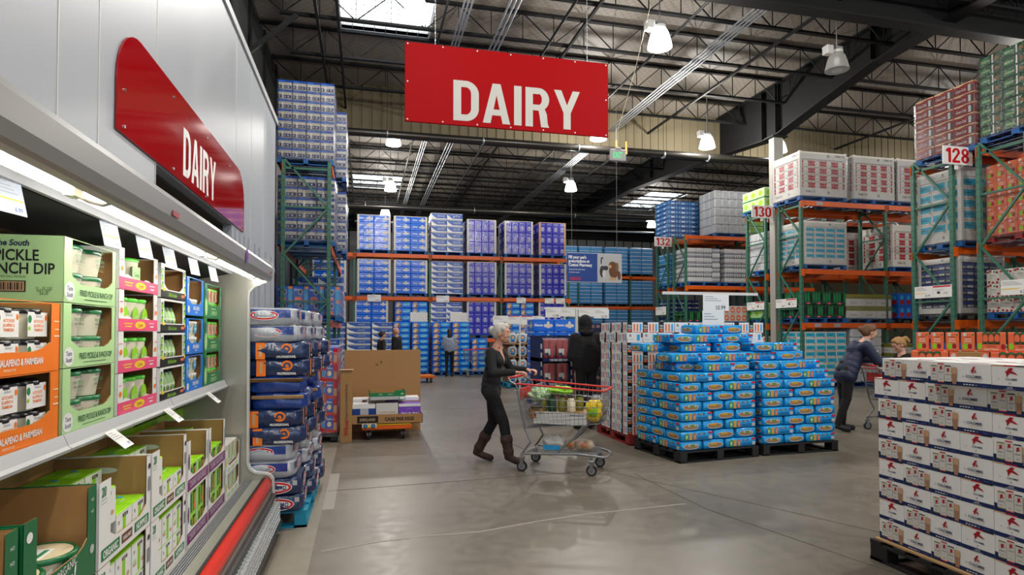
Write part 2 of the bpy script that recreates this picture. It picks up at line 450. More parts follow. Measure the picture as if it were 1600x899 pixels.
# ------------------------------------------------------------ roof
ZR = 9.15
def roof_mat():
    m = bpy.data.materials.new('roof_insulation'); m.use_nodes = True; nt = m.node_tree; b = nt.nodes['Principled BSDF']
    b.inputs['Roughness'].default_value = .6
    tc = nt.nodes.new('ShaderNodeTexCoord'); mp = nt.nodes.new('ShaderNodeMapping')
    mp.inputs['Rotation'].default_value = (0, 0, R(45)); mp.inputs['Scale'].default_value = (7, 7, 7)
    ck = nt.nodes.new('ShaderNodeTexBrick'); ck.offset = 0; ck.inputs['Color1'].default_value = srgb('#817a71'); ck.inputs['Color2'].default_value = srgb('#7c756c')
    ck.inputs['Mortar'].default_value = srgb('#5b564f'); ck.inputs['Scale'].default_value = 1; ck.inputs['Mortar Size'].default_value = .035
    ck.inputs['Brick Width'].default_value = 1; ck.inputs['Row Height'].default_value = 1
    nt.links.new(tc.outputs['Object'], mp.inputs[0]); nt.links.new(mp.outputs[0], ck.inputs['Vector'])
    nt.links.new(ck.outputs['Color'], b.inputs['Base Color'])
    MATS['roof_insulation'] = m
roof_mat()
SKYL = [(-.6, 1.55, 13.0, 15.5), (-.6, 1.8, 29.7, 32.4), (15.0, 17.2, 29.7, 34.6), (-.6, 1.55, 2, 4.5), (7.2, 9.4, 2.5, 5), (7.2, 9.4, 21, 23.5)]  # last three are out of view, added as extra light for the hall
def in_sky(x, y): return any(a <= x <= b_ and c <= y <= d for a, b_, c, d in SKYL)
xs = sorted({-3, 33} | {v for s_ in SKYL for v in s_[:2]}); ys = sorted({-9, 42} | {v for s_ in SKYL for v in s_[2:]})
f = MB()
for x0, x1 in zip(xs, xs[1:]):
    for y0, y1 in zip(ys, ys[1:]):
        if not in_sky((x0+x1)/2, (y0+y1)/2): f.box(x0, y0, ZR, x1, y1, ZR+.12, 'roof_insulation')
struct(f, 'ceiling')
mat('sky_pane', (.86, .93, 1.0), .4, emit=SKY_E)
for i, (x0, x1, y0, y1) in enumerate(SKYL):
    f = MB(); f.box(x0, y0, ZR+.35, x1, y1, ZR+.37, 'sky_pane')
    sk = struct(f, 'window_%d' % (i+1))
    g = MB()
    for k in range(9): g.box(x0 + (x1-x0)*k/8-.006, y0, ZR+.01, x0 + (x1-x0)*k/8+.006, y1, ZR+.02, 'grey')
    n = 10
    for k in range(n+1): g.box(x0, y0+(y1-y0)*k/n-.006, ZR+.01, x1, y0+(y1-y0)*k/n+.006, ZR+.02, 'grey')
    for a in ((x0-.03, y0, x0, y1), (x1, y0, x1+.03, y1), (x0, y0-.03, x1, y0), (x0, y1, x1, y1+.03)): g.box(a[0], a[1], ZR-.03, a[2], a[3], ZR+.35, 'gloss_white')
    struct(g, 'window_frame', sk)
# walls
mat('wall_dark', '#1f2022', .7, noise=.1, nscale=2)
mat('wall_beige', '#6c6450', .8, spec=.2)
mat('wall_grey', '#6f7272', .6)
f = MB(); f.box(-2.7, -9, 0, -2.5, 42, ZR, 'wall_dark')
for k in range(25): f.box(-2.5, -8+2*k, 0, -2.44, -7.8+2*k, ZR, 'iron_dark')
struct(f, 'wall_left')
f = MB(); f.box(-3, 41, 0, 33, 41.2, ZR, 'wall_grey')
for k in range(50): f.box(-2.5+.72*k, 40.97, 0, -2.42+.72*k, 41, ZR, 'wall_dark')
f.box(-2.5, 40.6, 8.2, 33, 41, 9.1, 'iron_black')
struct(f, 'wall_back')
f = MB(); f.box(32.8, -9, 0, 33, 42, ZR, 'wall_beige'); struct(f, 'wall_right')
f = MB(); f.box(-2.5, 18.9, 7.7, 32.8, 19.0, ZR, 'wall_beige')
for k in range(118): f.box(-2.5+.3*k, 18.87, 7.7, -2.45+.3*k, 18.9, ZR, 'wall_beige')
f.box(-2.5, 18.8, 7.6, 32.8, 19.05, 7.72, 'iron_dark')
struct(f, 'wall_upper')

# girder with a haunch over the column, cross beam, column
f = MB()
gx = 12.2
prof = [(-9, 8.35), (8.5, 8.35), (12.2, 8.2), (15.75, 7.55), (16.4, 7.55), (19.0, 7.8), (26, 8.25), (42, 8.3), (42, 9.1), (-9, 9.1)]
f.prism(prof, gx-.02, gx+.02, 'iron_black', 'X')
low = prof[:8]
for a, b_ in zip(low, low[1:]):
    f.bar((gx, a[0], a[1]), (gx, b_[0], b_[1]), .36, .03, 'iron_dark')
f.box(gx-.18, -9, 9.08, gx+.18, 42, 9.11, 'iron_dark')
for y in (8.5, 12.2, 15.75, 16.4, 19.6, 24): f.box(gx-.17, y-.01, 8.3 if not 12.3 < y < 18 else 7.56, gx+.17, y+.01, 9.1, 'iron_dark')
struct(f, 'roof_girder')
f = MB()
f.box(4, 10.28, 8.1, 32, 10.32, 8.95, 'iron_black'); f.box(4, 10.15, 8.05, 32, 10.45, 8.09, 'iron_dark'); f.box(4, 10.15, 8.93, 32, 10.45, 8.97, 'iron_dark')
struct(f, 'roof_beam')
mat('column_white', '#a09e97', .5)
f = MB(); f.box(12.05, 15.83, 0, 12.37, 16.07, 7.55, 'column_white'); f.box(11.95, 15.73, 7.5, 12.47, 16.17, 7.55, 'iron_dark')
struct(f, 'pillar')
# bar joists
def joist_mesh(x0, x1):
    f = MB(); d = .72; n = int((x1-x0)/.76)
    for dy in (-.03, .03):
        f.box(x0, dy-.02, -.06, x1, dy+.02, 0, 'roof_beam'); f.box(x0+.7, dy-.02, -d, x1, dy+.02, -d+.055, 'roof_beam')
    for k in range(n):
        xa = x0 + .76*k; up = k % 2 == 0
        f.bar((xa, 0, -.03 if up else -d+.03), (xa+.76, 0, -d+.03 if up else -.03), .022, .022, 'roof_beam')
        f.bar((xa+.76, 0, -d+.03), (xa+.76, 0, -.03), .018, .018, 'roof_beam')
    return f.mesh('roof_joist')
jm = joist_mesh(-2.5, 32)
yj = 13.6 - 1.9*8
while yj < 41:
    if abs(yj - 18.95) > .3: put(jm, 'roof_joist', loc=(0, yj, ZR-.02), kind='structure')
    yj += 1.9
# brace beams running across the joists
for i, x in enumerate((-.59, -1.03, 4.7, 9.4, 17)):
    f = MB(); f.box(x-.03, -8, 8.36, x+.03, 41, 8.42, 'iron_dark'); struct(f, 'roof_brace')
# strut from the left wall
f = MB(); f.bar((-2.5, 13.4, 7.3), (-1.45, 13.6, 8.42), .09, .09, 'iron_dark'); struct(f, 'roof_brace')

# pipes and conduits
def pipe(name, label, pts, r, m, n=12, hang=None):
    t = MB(); t.tube(pts, r, m, n)
    o = t.build(name, label=label, cat='pipe')
    if hang:
        for h in hang:
            g = MB(); g.cyl((h[0], h[1], h[2]+r), (h[0], h[1], ZR), .008, 'iron_dark', n=6)
            g.lathe((h[0], h[1], h[2]), [(r+.004, -.025), (r+.014, -.025), (r+.014, .025), (r+.004, .025)], 'galv', axis='X', n=14)
            g.build('pipe_hanger', o)
    return o
mat('pipe_steel', '#3d3b38', .3, metal=.7)
pipe('sprinkler_pipe', 'fat dark steel pipe running in front of the beige upper wall', [(-2.4, 17.6, 7.25), (12.9, 17.6, 7.33), (31, 17.6, 7.4)], .11, 'pipe_steel', hang=[(x, 17.6, 7.28) for x in (.6, 3.4, 6.4, 9.3, 10.9)])
pipe('sprinkler_pipe', 'dark steel pipe hung above the far aisle of paper goods', [(-2.4, 28, 7.25), (31, 28, 7.45)], .13, 'pipe_steel', hang=[(x, 28, 7.3) for x in (0, 5, 10)])
pipe('white_pipe', 'thin pale pipe crossing above the rows of bottled water', [(-.5, 30.5, 7.0), (10.2, 30.5, 7.0), (15.5, 30.5, 7.05)], .045, 'column_white', hang=[(x, 30.5, 7.0) for x in (1, 6, 11)])
k = 0
for xs_, lab in (((1.95, 2.03, 2.11), 'beside the near skylight'), ((2.85, 2.95, 3.05), 'above the hanging red sign'), ((7.85, 7.95, 8.05, 8.15), 'beside the dark girder')):
    for i, x in enumerate(xs_):
        f = MB(); f.cyl((x, -6, 8.32), (x, 18.8, 8.32), .022, 'galv', n=6)
        f.cyl((x, 19.05, 8.32), (x, 40, 8.32), .022, 'galv', n=6)
        f.build('roof_conduit', label='thin steel conduit under the joists, one of a bundle ' + lab, cat='conduit', group='steel conduits ' + lab)
for x in (1.6, 4.1, 6.7):
    f = MB(); f.cyl((x, -6, 8.25), (x, 40, 8.25), .03, 'iron_dark', n=6)
    f.build('roof_conduit', label='single dark conduit line crossing under the joists %s' % {1.6: 'right of the near skylight', 4.1: 'over the middle of the aisle', 6.7: 'near the lit lamp beside the girder'}[x], cat='conduit')
# sprinkler drops, orange couplings
for x, l in ((7.62, 'left one'), (7.95, 'right one')):
    f = MB(); f.cyl((x, 17.45, 7.15), (x, 17.45, 7.55), .03, 'orange')
    f.build('pipe_coupling', label='orange pipe coupling on the fat pipe beside the exit sign, ' + l, cat='pipe fitting')

# ------------------------------------------------------------ high bay lamps
def lamp(x, y, z, label, lit=True, power=1.0):
    t = thing('high_bay_lamp', label, 'ceiling lamp', (x, y, z), 0, 'high bay lamps')
    g = MB(); g.lathe((0, 0, 0), [(.12, .19), (.17, .12), (.21, .0), (.245, -.16), (.25, -.19)], 'globe_lit' if lit else 'globe_off', n=24, cap=False)
    g.lathe((0, 0, 0), [(.25, -.19), (.12, -.2)], 'globe_lit' if lit else 'globe_off', n=24, cap=False)
    g.build('lamp_shade', t)
    h = MB(); h.cyl((0, 0, .19), (0, 0, .25), .13, 'gloss_white', n=16); h.box(-.32, -.09, .14, -.14, .09, .34, 'gloss_white', .02); h.box(-.09, -.09, .25, .09, .09, .33, 'grey', .01)
    h.build('ballast', t)
    c = MB(); c.cyl((0, 0, .33), (0, 0, ZR-z), .012, 'grey', n=6); c.build('cord', t)
    if lit:
        l = bpy.data.lights.new('bulb', 'POINT'); l.energy = LAMP_W*power; l.color = (1, .95, .88); l.shadow_soft_size = .1
        lo = bpy.data.objects.new('bulb', l); COL.objects.link(lo); lo.parent = t
    else:
        b_ = MB(); b_.sph((0, 0, .02), (.06, .06, .1), 'white'); b_.build('bulb', t)
    return t
lamp(5.84, 11.18, 7.6, 'lit high bay lamp right of the hanging red sign, the largest')
lamp(10.19, 11.24, 7.6, 'unlit high bay lamp in front of the dark girder', lit=False)
lamp(10.51, 17.01, 7.6, 'lit high bay lamp against the beige wall beside the girder')
lamp(6.85, 17.05, 7.6, 'lit high bay lamp half hidden under the hanging red sign')
lamp(.9, 20.2, 7.95, 'lit high bay lamp below the pipe, left of the red sign')
lamp(1.01, 25.32, 7.6, 'lit high bay lamp beside the far skylight')
lamp(8.25, 23.56, 7.6, 'lit high bay lamp left of the exit sign')
lamp(.98, 30.83, 7.6, 'farthest lit high bay lamp, over the tissue rack')
lamp(15.53, 30.8, 7.6, 'far lit high bay lamp beside the water pallets')
lamp(13.6, 17.6, 7.85, 'lit high bay lamp just above the white cartons on the top shelf', power=.4)
for x, y in ((.9, 11.2), (.9, 4.5), (5.84, 4.5), (.9, -3), (5.84, -3), (10.5, 4.5), (15.5, 11.2), (15.5, 4.5), (20, 17), (20, 24), (10.5, -3), (22, 8)):
    lamp(x, y, 7.6, 'lit high bay lamp of the same row over the shop floor', power=.35 if x > 15 and y > 10 else 1)
# ------------------------------------------------------------ racks
def frame_mesh(depth, top):
    f = MB()
    for y in (0, depth):
        y0 = y if y == 0 else y-.08
        f.box(0, y0, 0, .075, y0+.08, top, 'rack_green')
        f.box(-.02, y0-.02, 0, .11, y0+.1, .012, 'rack_green')
        n = int(top/.15)
        for k in range(n):
            z = .1 + k*.15
            for dy in (.022, .05):
                f.box(-.0015, y0+dy, z, .0, y0+dy+.012, z+.022, 'black')
            f.box(.02, y0-.0015, z, .034, y0, z+.022, 'black'); f.box(.045, y0-.0015, z+.03, .059, y0, z+.052, 'black')
    z = .15; k = 0
    while z < top - .9:
        a, b_ = (.06, depth-.06) if k % 2 == 0 else (depth-.06, .06)
        f.bar((.037, a, z), (.037, b_, z+1.05), .04, .04, 'rack_green'); z += 1.05; k += 1
        if k % 2 == 0: f.box(.017, .05, z-.02, .057, depth-.05, z+.02, 'rack_green')
    f.box(.017, .05, top-.2, .057, depth-.05, top-.15, 'rack_green')
    return f.mesh('upright_frame')
def rack(label, x0, y0, depth, bays, levels, top, rz=0, group=None, loc=None):
    """bays: widths along local x, starting with an upright at x = 0"""
    t = thing('pallet_rack', label, 'pallet rack', loc or (x0, y0, 0), rz, group)
    fm = frame_mesh(depth, top); x = 0
    put(fm, 'upright_frame', t)
    bm_ = {}
    for w in bays:
        for z in levels:
            for y in (-.03, depth-.02):
                if w not in bm_:
                    g = MB(); g.box(.04, 0, -.14, w+.035, .05, 0, 'rack_orange'); g.box(.04, 0, -.14, .12, .055, -.02, 'rack_orange', .004)
                    g.box(-.03, -.004, -.2, .1, .0, .0, 'rack_orange'); g.box(w-.03, -.004, -.2, w+.1, .0, 0, 'rack_orange')
                    g.box(.1, .0495, -.05, w-.05, .0505, -.045, 'black')
                    bm_[w] = g.mesh('beam')
                put(bm_[w], 'beam', t, (x, y, z))
            if ('s', w) not in bm_:
                g = MB()
                for k in (1, 2, 3): g.box(w*k/4-.02, 0, -.06, w*k/4+.02, depth, -.03, 'galv')
                for k in range(18): g.box(.1+(w-.1)*k/18, .03, -.03, .106+(w-.1)*k/18, depth-.02, -.024, 'galv')
                bm_['s', w] = g.mesh('deck_support')
            put(bm_['s', w], 'deck_support', t, (x, 0, z))
        x += w; put(fm, 'upright_frame', t, (x, 0, 0))
    return t

L3 = [1.84, 3.37, 5.32]
rack('green and orange pallet rack under the number 128, half nearer to the camera', 12, 8.6, 1.0, [2.85]*3, L3, 5.36)
rack('green and orange pallet rack under the number 128, half with red soda on top', 12, 10.1, 1.0, [2.85]*3, L3, 5.36)
rack('green and orange pallet rack under the number 130, half facing the dairy aisle', 12, 14.65, 1.0, [2.9]*3, L3, 5.36)
rack('green and orange pallet rack behind the number 130, far half', 12, 16.2, 1.0, [2.9]*3, L3, 5.36)
rack('green and orange pallet rack under the number 132, near half', 12, 21.0, 1.0, [2.85]*2, L3, 5.36)
rack('green and orange pallet rack under the number 132, far half with blue water', 12, 22.4, 1.0, [2.85]*2, L3, 5.36)
rack('long green and orange pallet rack full of boxed tissue at the far side', -2.22, 23.5, 1.07, [1.8, 2.84, 2.84, 2.84], [1.32, 2.93, 4.57], 4.62)
rack('farthest pallet rack, filled with blue bottled water', 8.4, 29.5, 1.07, [2.3, 2.9, 2.9], [1.32, 2.9, 4.5], 4.6)
# left rack runs along y: local x -> world y, local y -> world -x
rack('tall pallet rack along the left wall holding bath tissue', 0, 0, 1.05, [2.8, 2.8], [1.84, 3.5, 5.3], 5.38, rz=PI/2, loc=(-.74, 14.0, 0))

# ------------------------------------------------------------ pallets
PM = {}
def pallet_mesh(w, d, m, h=.14, block=False):
    k = (round(w, 3), round(d, 3), m, h)
    if k in PM: return PM[k]
    f = MB()
    n = 7
    for i in range(n):
        y = -d/2 + (d-.09)*i/(n-1); f.box(-w/2, y, h-.018, w/2, y+.09, h, m)
    for x in (-w/2, -.05, w/2-.1):
        for y in (-d/2, -.07, d/2-.14): f.box(x, y, .018, x+.1, y+.14, h-.03, m, .004)
        f.box(x, -d/2, h-.032, x+.1, d/2, h-.018, m); f.box(x, -d/2, 0, x+.1, d/2, .018, m)
    for y in (-d/2, -.05, d/2-.1): f.box(-w/2, y, 0, w/2, y+.1, .018, m)
    PM[k] = f.mesh('pallet'); return PM[k]

# ------------------------------------------------------------ carton art
ART = {}
def art(fn): ART[fn.__name__[2:]] = fn; return fn
def allf(b, bx, faces='FBLR'): return [(c, b.face(c, bx)) for c in faces]
@art
def a_tissue_blue(b, bx, i=0):
    b.box(*bx, 'pack_royal', .012)
    for c, f in allf(b, bx):
        b.text(f, 'Kleenex', .27, .55, .2, 'white', .8, .03, slant=.2, maxw=.4)
        for ex, ey, rx, ry in ((.6, .5, .1, .13), (.84, .5, .1, .13), (.72, .66, .07, .2), (.72, .45, .12, .16)): b.ell(f, ex, ey, rx, ry, 'offwhite', 10)
@art
def a_tissue_purple(b, bx, i=0):
    b.box(*bx, 'pack_purple', .01)
    for c, f in allf(b, bx):
        b.text(f, 'Kleenex', .5, .85, .09, 'lightgrey', 1, .02, slant=.2)
        for q in range(5): b.ell(f, .5+.2*math.cos(q*.785), .36+.16*math.sin(q*.785), .1, .1, 'mauve', 8)
        b.ell(f, .5, .46, .14, .12, 'lightgrey', 8); b.rect(f, .3, .2, .7, .3, 'lightgrey')
@art
def a_towel(b, bx, i=0):
    b.box(*bx, 'pack_blue', .02)
    for c, f in allf(b, bx):
        b.poly(f, [(0, .05), (.3, .05), (.08, .5), (0, .8)], 'white'); b.rect(f, .0, .9, 1, .97, 'white'); b.rect(f, .3, .04, 1, .1, 'white')
        b.text(f, 'Bath Tissue', .58, .45, .22, 'white', .8, .02, slant=.2, maxw=.6); b.rect(f, .45, .8, .6, .88, 'black')
@art
def a_bundle(b, bx, i=0):
    b.box(*bx, 'pack_bundle', .02)
    for c, f in allf(b, bx):
        b.rect(f, 0, .02, 1, .16, 'white'); b.rect(f, 0, .88, 1, .97, 'lightgrey')
        b.poly(f, [(0, .16), (.36, .16), (.12, .5), (0, .85)], 'white'); b.text(f, 'Ultra Soft', .62, .55, .24, 'lightgrey', .8, .02, maxw=.55)
@art
def a_puppy(b, bx, i=0):
    b.box(*bx, 'pack_royal', .02)
    for c, f in allf(b, bx):
        b.poly(f, [(.04, .08), (.42, .08), (.38, .5), (.3, .85), (.2, .92), (.1, .7)], 'tan'); b.ell(f, .2, .4, .08, .2, 'offwhite', 8); b.ell(f, .34, .28, .07, .14, 'brown', 8)
        b.ell(f, .7, .55, .26, .34, 'skyblue', 12); b.text(f, 'Cottonelle', .7, .55, .2, 'white', .8, .02, rot=.12, maxw=.46)
@art
def a_water(b, bx, i=0):
    b.box(*bx, 'pack_water', .03)
    for c, f in allf(b, bx):
        b.rect(f, .03, .4, .97, .56, 'pack_water_dark'); b.rect(f, .04, .66, .96, .8, 'pack_white')
@art
def a_water_blue(b, bx, i=0):
    b.box(*bx, 'pack_water_dark', .03)
    for c, f in allf(b, bx):
        for k in range(4): b.ell(f, .13+.25*k, .5, .09, .3, 'pack_water', 8)
        b.rect(f, .36, .35, .62, .55, 'white')
@art
def a_bath(b, bx, i=0):
    b.box(*bx, 'bath_white', .02)
    for c, f in allf(b, bx):
        b.rect(f, 0, .74, 1, 1, 'darkblue'); b.rect(f, .1, .8, .5, .95, 'midblue'); b.rect(f, .03, .1, .3, .44, 'navy'); b.rect(f, .45, .1, .97, .44, 'navy')
        b.rect(f, .1, .2, .18, .34, 'lightgrey'); b.rect(f, .5, .2, .6, .34, 'grey'); b.rect(f, .72, .2, .8, .34, 'lightgrey'); b.poly(f, [(.32, .45), (.44, .45), (.38, .68)], 'cream')
        for q in range(5): b.rect(f, .2*q+.19, .44, .2*q+.2, .74, 'grey')
@art
def a_soap(b, bx, i=0):
    b.box(*bx, 'cyan', .008)
    for c, f in allf(b, bx):
        b.rect(f, 0, 0, .74, 1, 'midblue'); b.rect(f, .77, 0, 1, 1, 'skyblue'); b.rect(f, .77, .82, 1, 1, 'orange'); b.poly(f, [(.1, 0), (.64, 0), (.56, .22), (.2, .26)], 'salmon')
        b.ell(f, .5, .6, .14, .22, 'lightgrey'); b.ell(f, .5, .6, .1, .16, 'navy'); b.text(f, 'Ziploc', .24, .78, .13, 'white', .8, .02, slant=.2, maxw=.4)
@art
def a_redblue(b, bx, i=0):
    b.box(*bx, 'midblue', .008)
    for c, f in allf(b, bx):
        b.rect(f, 0, 0, .3, 1, 'red'); b.rect(f, .72, 0, 1, 1, 'red'); b.rect(f, .3, 0, .72, .22, 'red'); b.text(f, 'Ziploc', .5, .82, .12, 'white', .8, .02, maxw=.36)
        b.ell(f, .5, .5, .13, .16, 'cream'); b.rect(f, .76, .15, .96, .6, 'tan'); b.rect(f, .04, .3, .24, .7, 'skyblue')
@art
def a_redband(b, bx, i=0):
    b.box(*bx, 'offwhite', .005)
    for c, f in allf(b, bx):
        b.rect(f, 0, .1, 1, .8, 'crimson'); b.poly(f, [(.36, .02), (.64, .02), (.74, .42), (.64, .86), (.36, .86), (.26, .42)], 'offwhite'); b.rect(f, 0, .42, 1, .46, 'lightgrey')
        b.text(f, 'Charmin', .5, .34, .16, 'grey', .8, .01, slant=.2, maxw=.36)
        for k in range(6): b.rect(f, .05+.16*k, .84, .12+.16*k, .97, 'brown' if k % 2 else 'grey')
@art
def a_cyanbox(b, bx, i=0):
    b.box(*bx, 'offwhite', .005)
    for c, f in allf(b, bx):
        b.rect(f, .08, .2, .95, .82, 'cyan'); b.text(f, 'SPARKLING', .5, .52, .14, 'darkgrey', .8, .02, maxw=.6); b.rect(f, .8, .05, .93, .3, 'grey')
@art
def a_coke(b, bx, i=0):
    b.box(*bx, 'red_soda', .006)
    for c, f in allf(b, bx):
        b.text(f, 'Coca-Cola', .35, .42, .26, 'lightgrey', .8, .02, slant=.25, maxw=.5)
        b.poly(f, [(.02, .86), (.3, .8), (.6, .92), (.98, .86), (.98, .99), (.02, .99)], 'tan'); b.rect(f, .72, .1, .84, .72, 'lightgrey'); b.rect(f, .86, .1, .96, .7, 'black')
@art
def a_sprite(b, bx, i=0):
    b.box(*bx, 'sprite', .012)
    for c, f in allf(b, bx):
        b.poly(f, [(.08, .3), (.42, .22), (.5, .6), (.15, .75)], 'green'); b.rect(f, .58, .1, .64, .9, 'offwhite'); b.poly(f, [(.7, .25), (.9, .3), (.86, .6), (.72, .66)], 'kraft_dark')
        b.text(f, 'GINGER ALE', .3, .5, .14, 'beige', .8, .02, maxw=.4)
@art
def a_guava(b, bx, i=0):
    b.box(*bx, 'salmon', .006)
    for c, f in allf(b, bx):
        b.ell(f, .28, .88, .13, .1, 'offwhite'); b.text(f, 'Guava', .5, .66, .09, 'cream', .9, .02, maxw=.7); b.text(f, 'Nectar', .5, .54, .09, 'cream', .9, .02, maxw=.7)
        b.text(f, 'ORGANIC', .5, .76, .045, 'brown', 1, .01, maxw=.6)
        b.ell(f, .3, .27, .17, .17, 'lime'); b.ell(f, .64, .27, .2, .18, 'tan'); b.ell(f, .64, .27, .17, .15, 'crimson'); b.ell(f, .85, .88, .06, .05, 'green')
@art
def a_guavaside(b, bx, i=0):
    b.box(*bx, 'salmon', .006)
    for c, f in allf(b, bx):
        b.rect(f, .2, .38, .8, .98, 'brown')
        for k in range(3): b.ell(f, .3+.2*k, .68, .09, .22, 'salmon'); b.rect(f, .24+.2*k, .4, .36+.2*k, .52, 'darkgreen'); b.rect(f, .24+.2*k, .92, .36+.2*k, 1, 'green')
        b.text(f, 'Guava Nectar', .5, .14, .1, 'cream', .8, .02, maxw=.56); b.text(f, 'ORGANIC', .5, .28, .06, 'brown', 1, .01, maxw=.4)
        b.ell(f, .1, .28, .08, .17, 'lime'); b.ell(f, .9, .26, .08, .14, 'crimson')
@art
def a_dark(b, bx, i=0):
    b.box(*bx, 'pack_white', .02)
    for c, f in allf(b, bx):
        for k in range(5):
            if (i // 7) % 2: b.poly(f, [(.02+.2*k, .05), (.18+.2*k, .05), (.1+.2*k, .8)], 'darkgrey'); b.rect(f, .02+.2*k, .8, .19+.2*k, .95, 'navy')
            else: b.ell(f, .1+.2*k, .55, .06, .25, 'lightgrey', 8); b.rect(f, .04+.2*k, .1, .16+.2*k, .25, 'brown')
@art
def a_darknavy(b, bx, i=0):
    b.box(*bx, 'navy', .01)
    for c, f in allf(b, bx): b.rect(f, .05, .1, .45, .4, 'grey'); b.rect(f, .52, .12, .94, .45, 'lightgrey'); b.rect(f, .1, .6, .9, .8, 'darkblue')
@art
def a_greenbottle(b, bx, i=0):
    b.box(*bx, 'darkgreen', .02)
    for c, f in allf(b, bx):
        for k in range(4): b.ell(f, .13+.25*k, .55, .1, .38, 'green' if (k+i) % 3 else 'black', 10)
        b.rect(f, .2, .04, .5, .16, 'pink')
@art
def a_olive(b, bx, i=0):
    b.box(*bx, 'offwhite', .01)
    for c, f in allf(b, bx): b.rect(f, 0, .62, 1, 1, 'olive'); b.text(f, 'Perrier', .5, .3, .2, 'grey', .8, .01, slant=.2, maxw=.6)
@art
def a_pepsi(b, bx, i=0):
    b.box(*bx, 'midblue', .01)
    for c, f in allf(b, bx):
        b.ell(f, .5, .65, .26, .2, 'skyblue'); b.ell(f, .5, .3, .32, .2, 'crimson')
@art
def a_cherry(b, bx, i=0):
    b.box(*bx, 'offwhite', .006)
    for c, f in allf(b, bx):
        for q, (x, y) in enumerate(((.12, .85), (.3, .9), (.8, .8), (.9, .3), (.2, .14), (.5, .1), (.82, .1))): b.ell(f, x, y, .1, .08, 'crimson', 8)
        b.ell(f, .6, .85, .08, .06, 'green', 8); b.rect(f, .3, .42, .7, .46, 'lightgrey'); b.text(f, 'ORGANIC', .5, .6, .07, 'darkgrey', .8, .01, maxw=.5)
@art
def a_cottonwhite(b, bx, i=0):
    b.box(*bx, 'pack_white', .03)
    for c, f in allf(b, bx): b.ell(f, .5, .5, .3, .36, 'lightgrey', 10); b.rect(f, .1, .02, .9, .14, 'lightgrey')
@art
def a_green(b, bx, i=0):
    b.box(*bx, 'palegreen', .02)
    for c, f in allf(b, bx): b.ell(f, .5, .5, .3, .3, 'lime', 10); b.rect(f, 0, .0, 1, .1, 'green')
@art
def a_orangebottle(b, bx, i=0):
    b.box(*bx, 'offwhite', .01)
    for c, f in allf(b, bx): b.ell(f, .5, .5, .4, .4, 'salmon', 10); b.rect(f, .3, .35, .7, .6, 'offwhite')
mat('red_soda', '#7f0d18', .25, coat=.3)
for m_ in ('cyan', 'skyblue'): pass

CM = {}
def carton_mesh(kind, w, d, h, i=0, name='carton'):
    v = i if kind in ('dark', 'greenbottle') else 0
    k = (kind, round(w, 3), round(d, 3), round(h, 3), v)
    if k not in CM:
        b = MB(); g = .003
        ART[kind](b, (g, g, 0, w-g, d-g, h-.002), i); CM[k] = b.mesh(name)
    return CM[k]
FILM = {}
def film_mesh(w, d, h):
    k = (round(w, 2), round(d, 2), round(h, 2))
    if k in FILM: return FILM[k]
    f = MB(); nz, nx = 8, 6; rnd = random.Random(int(w*100+h*10)); rows = []
    per = []
    for a in range(nx): per.append((-w/2 + w*a/nx, -d/2, 0, -1))
    for a in range(nx): per.append((w/2, -d/2 + d*a/nx, 1, 0))
    for a in range(nx): per.append((w/2 - w*a/nx, d/2, 0, 1))
    for a in range(nx): per.append((-w/2, d/2 - d*a/nx, -1, 0))
    V = []
    for j in range(nz+1):
        for x, y, ax, ay in per:
            o = .012 + .012*rnd.random(); V.append((x + ax*o + (.01 if x > 0 else -.01), y + ay*o + (.01 if y > 0 else -.01), h*j/nz))
    n = len(per); F = [(j*n+i, j*n+(i+1) % n, (j+1)*n+(i+1) % n, (j+1)*n+i) for j in range(nz) for i in range(n)]
    f.add(V, F, 'film', True); FILM[k] = f.mesh('stretch_film'); return FILM[k]
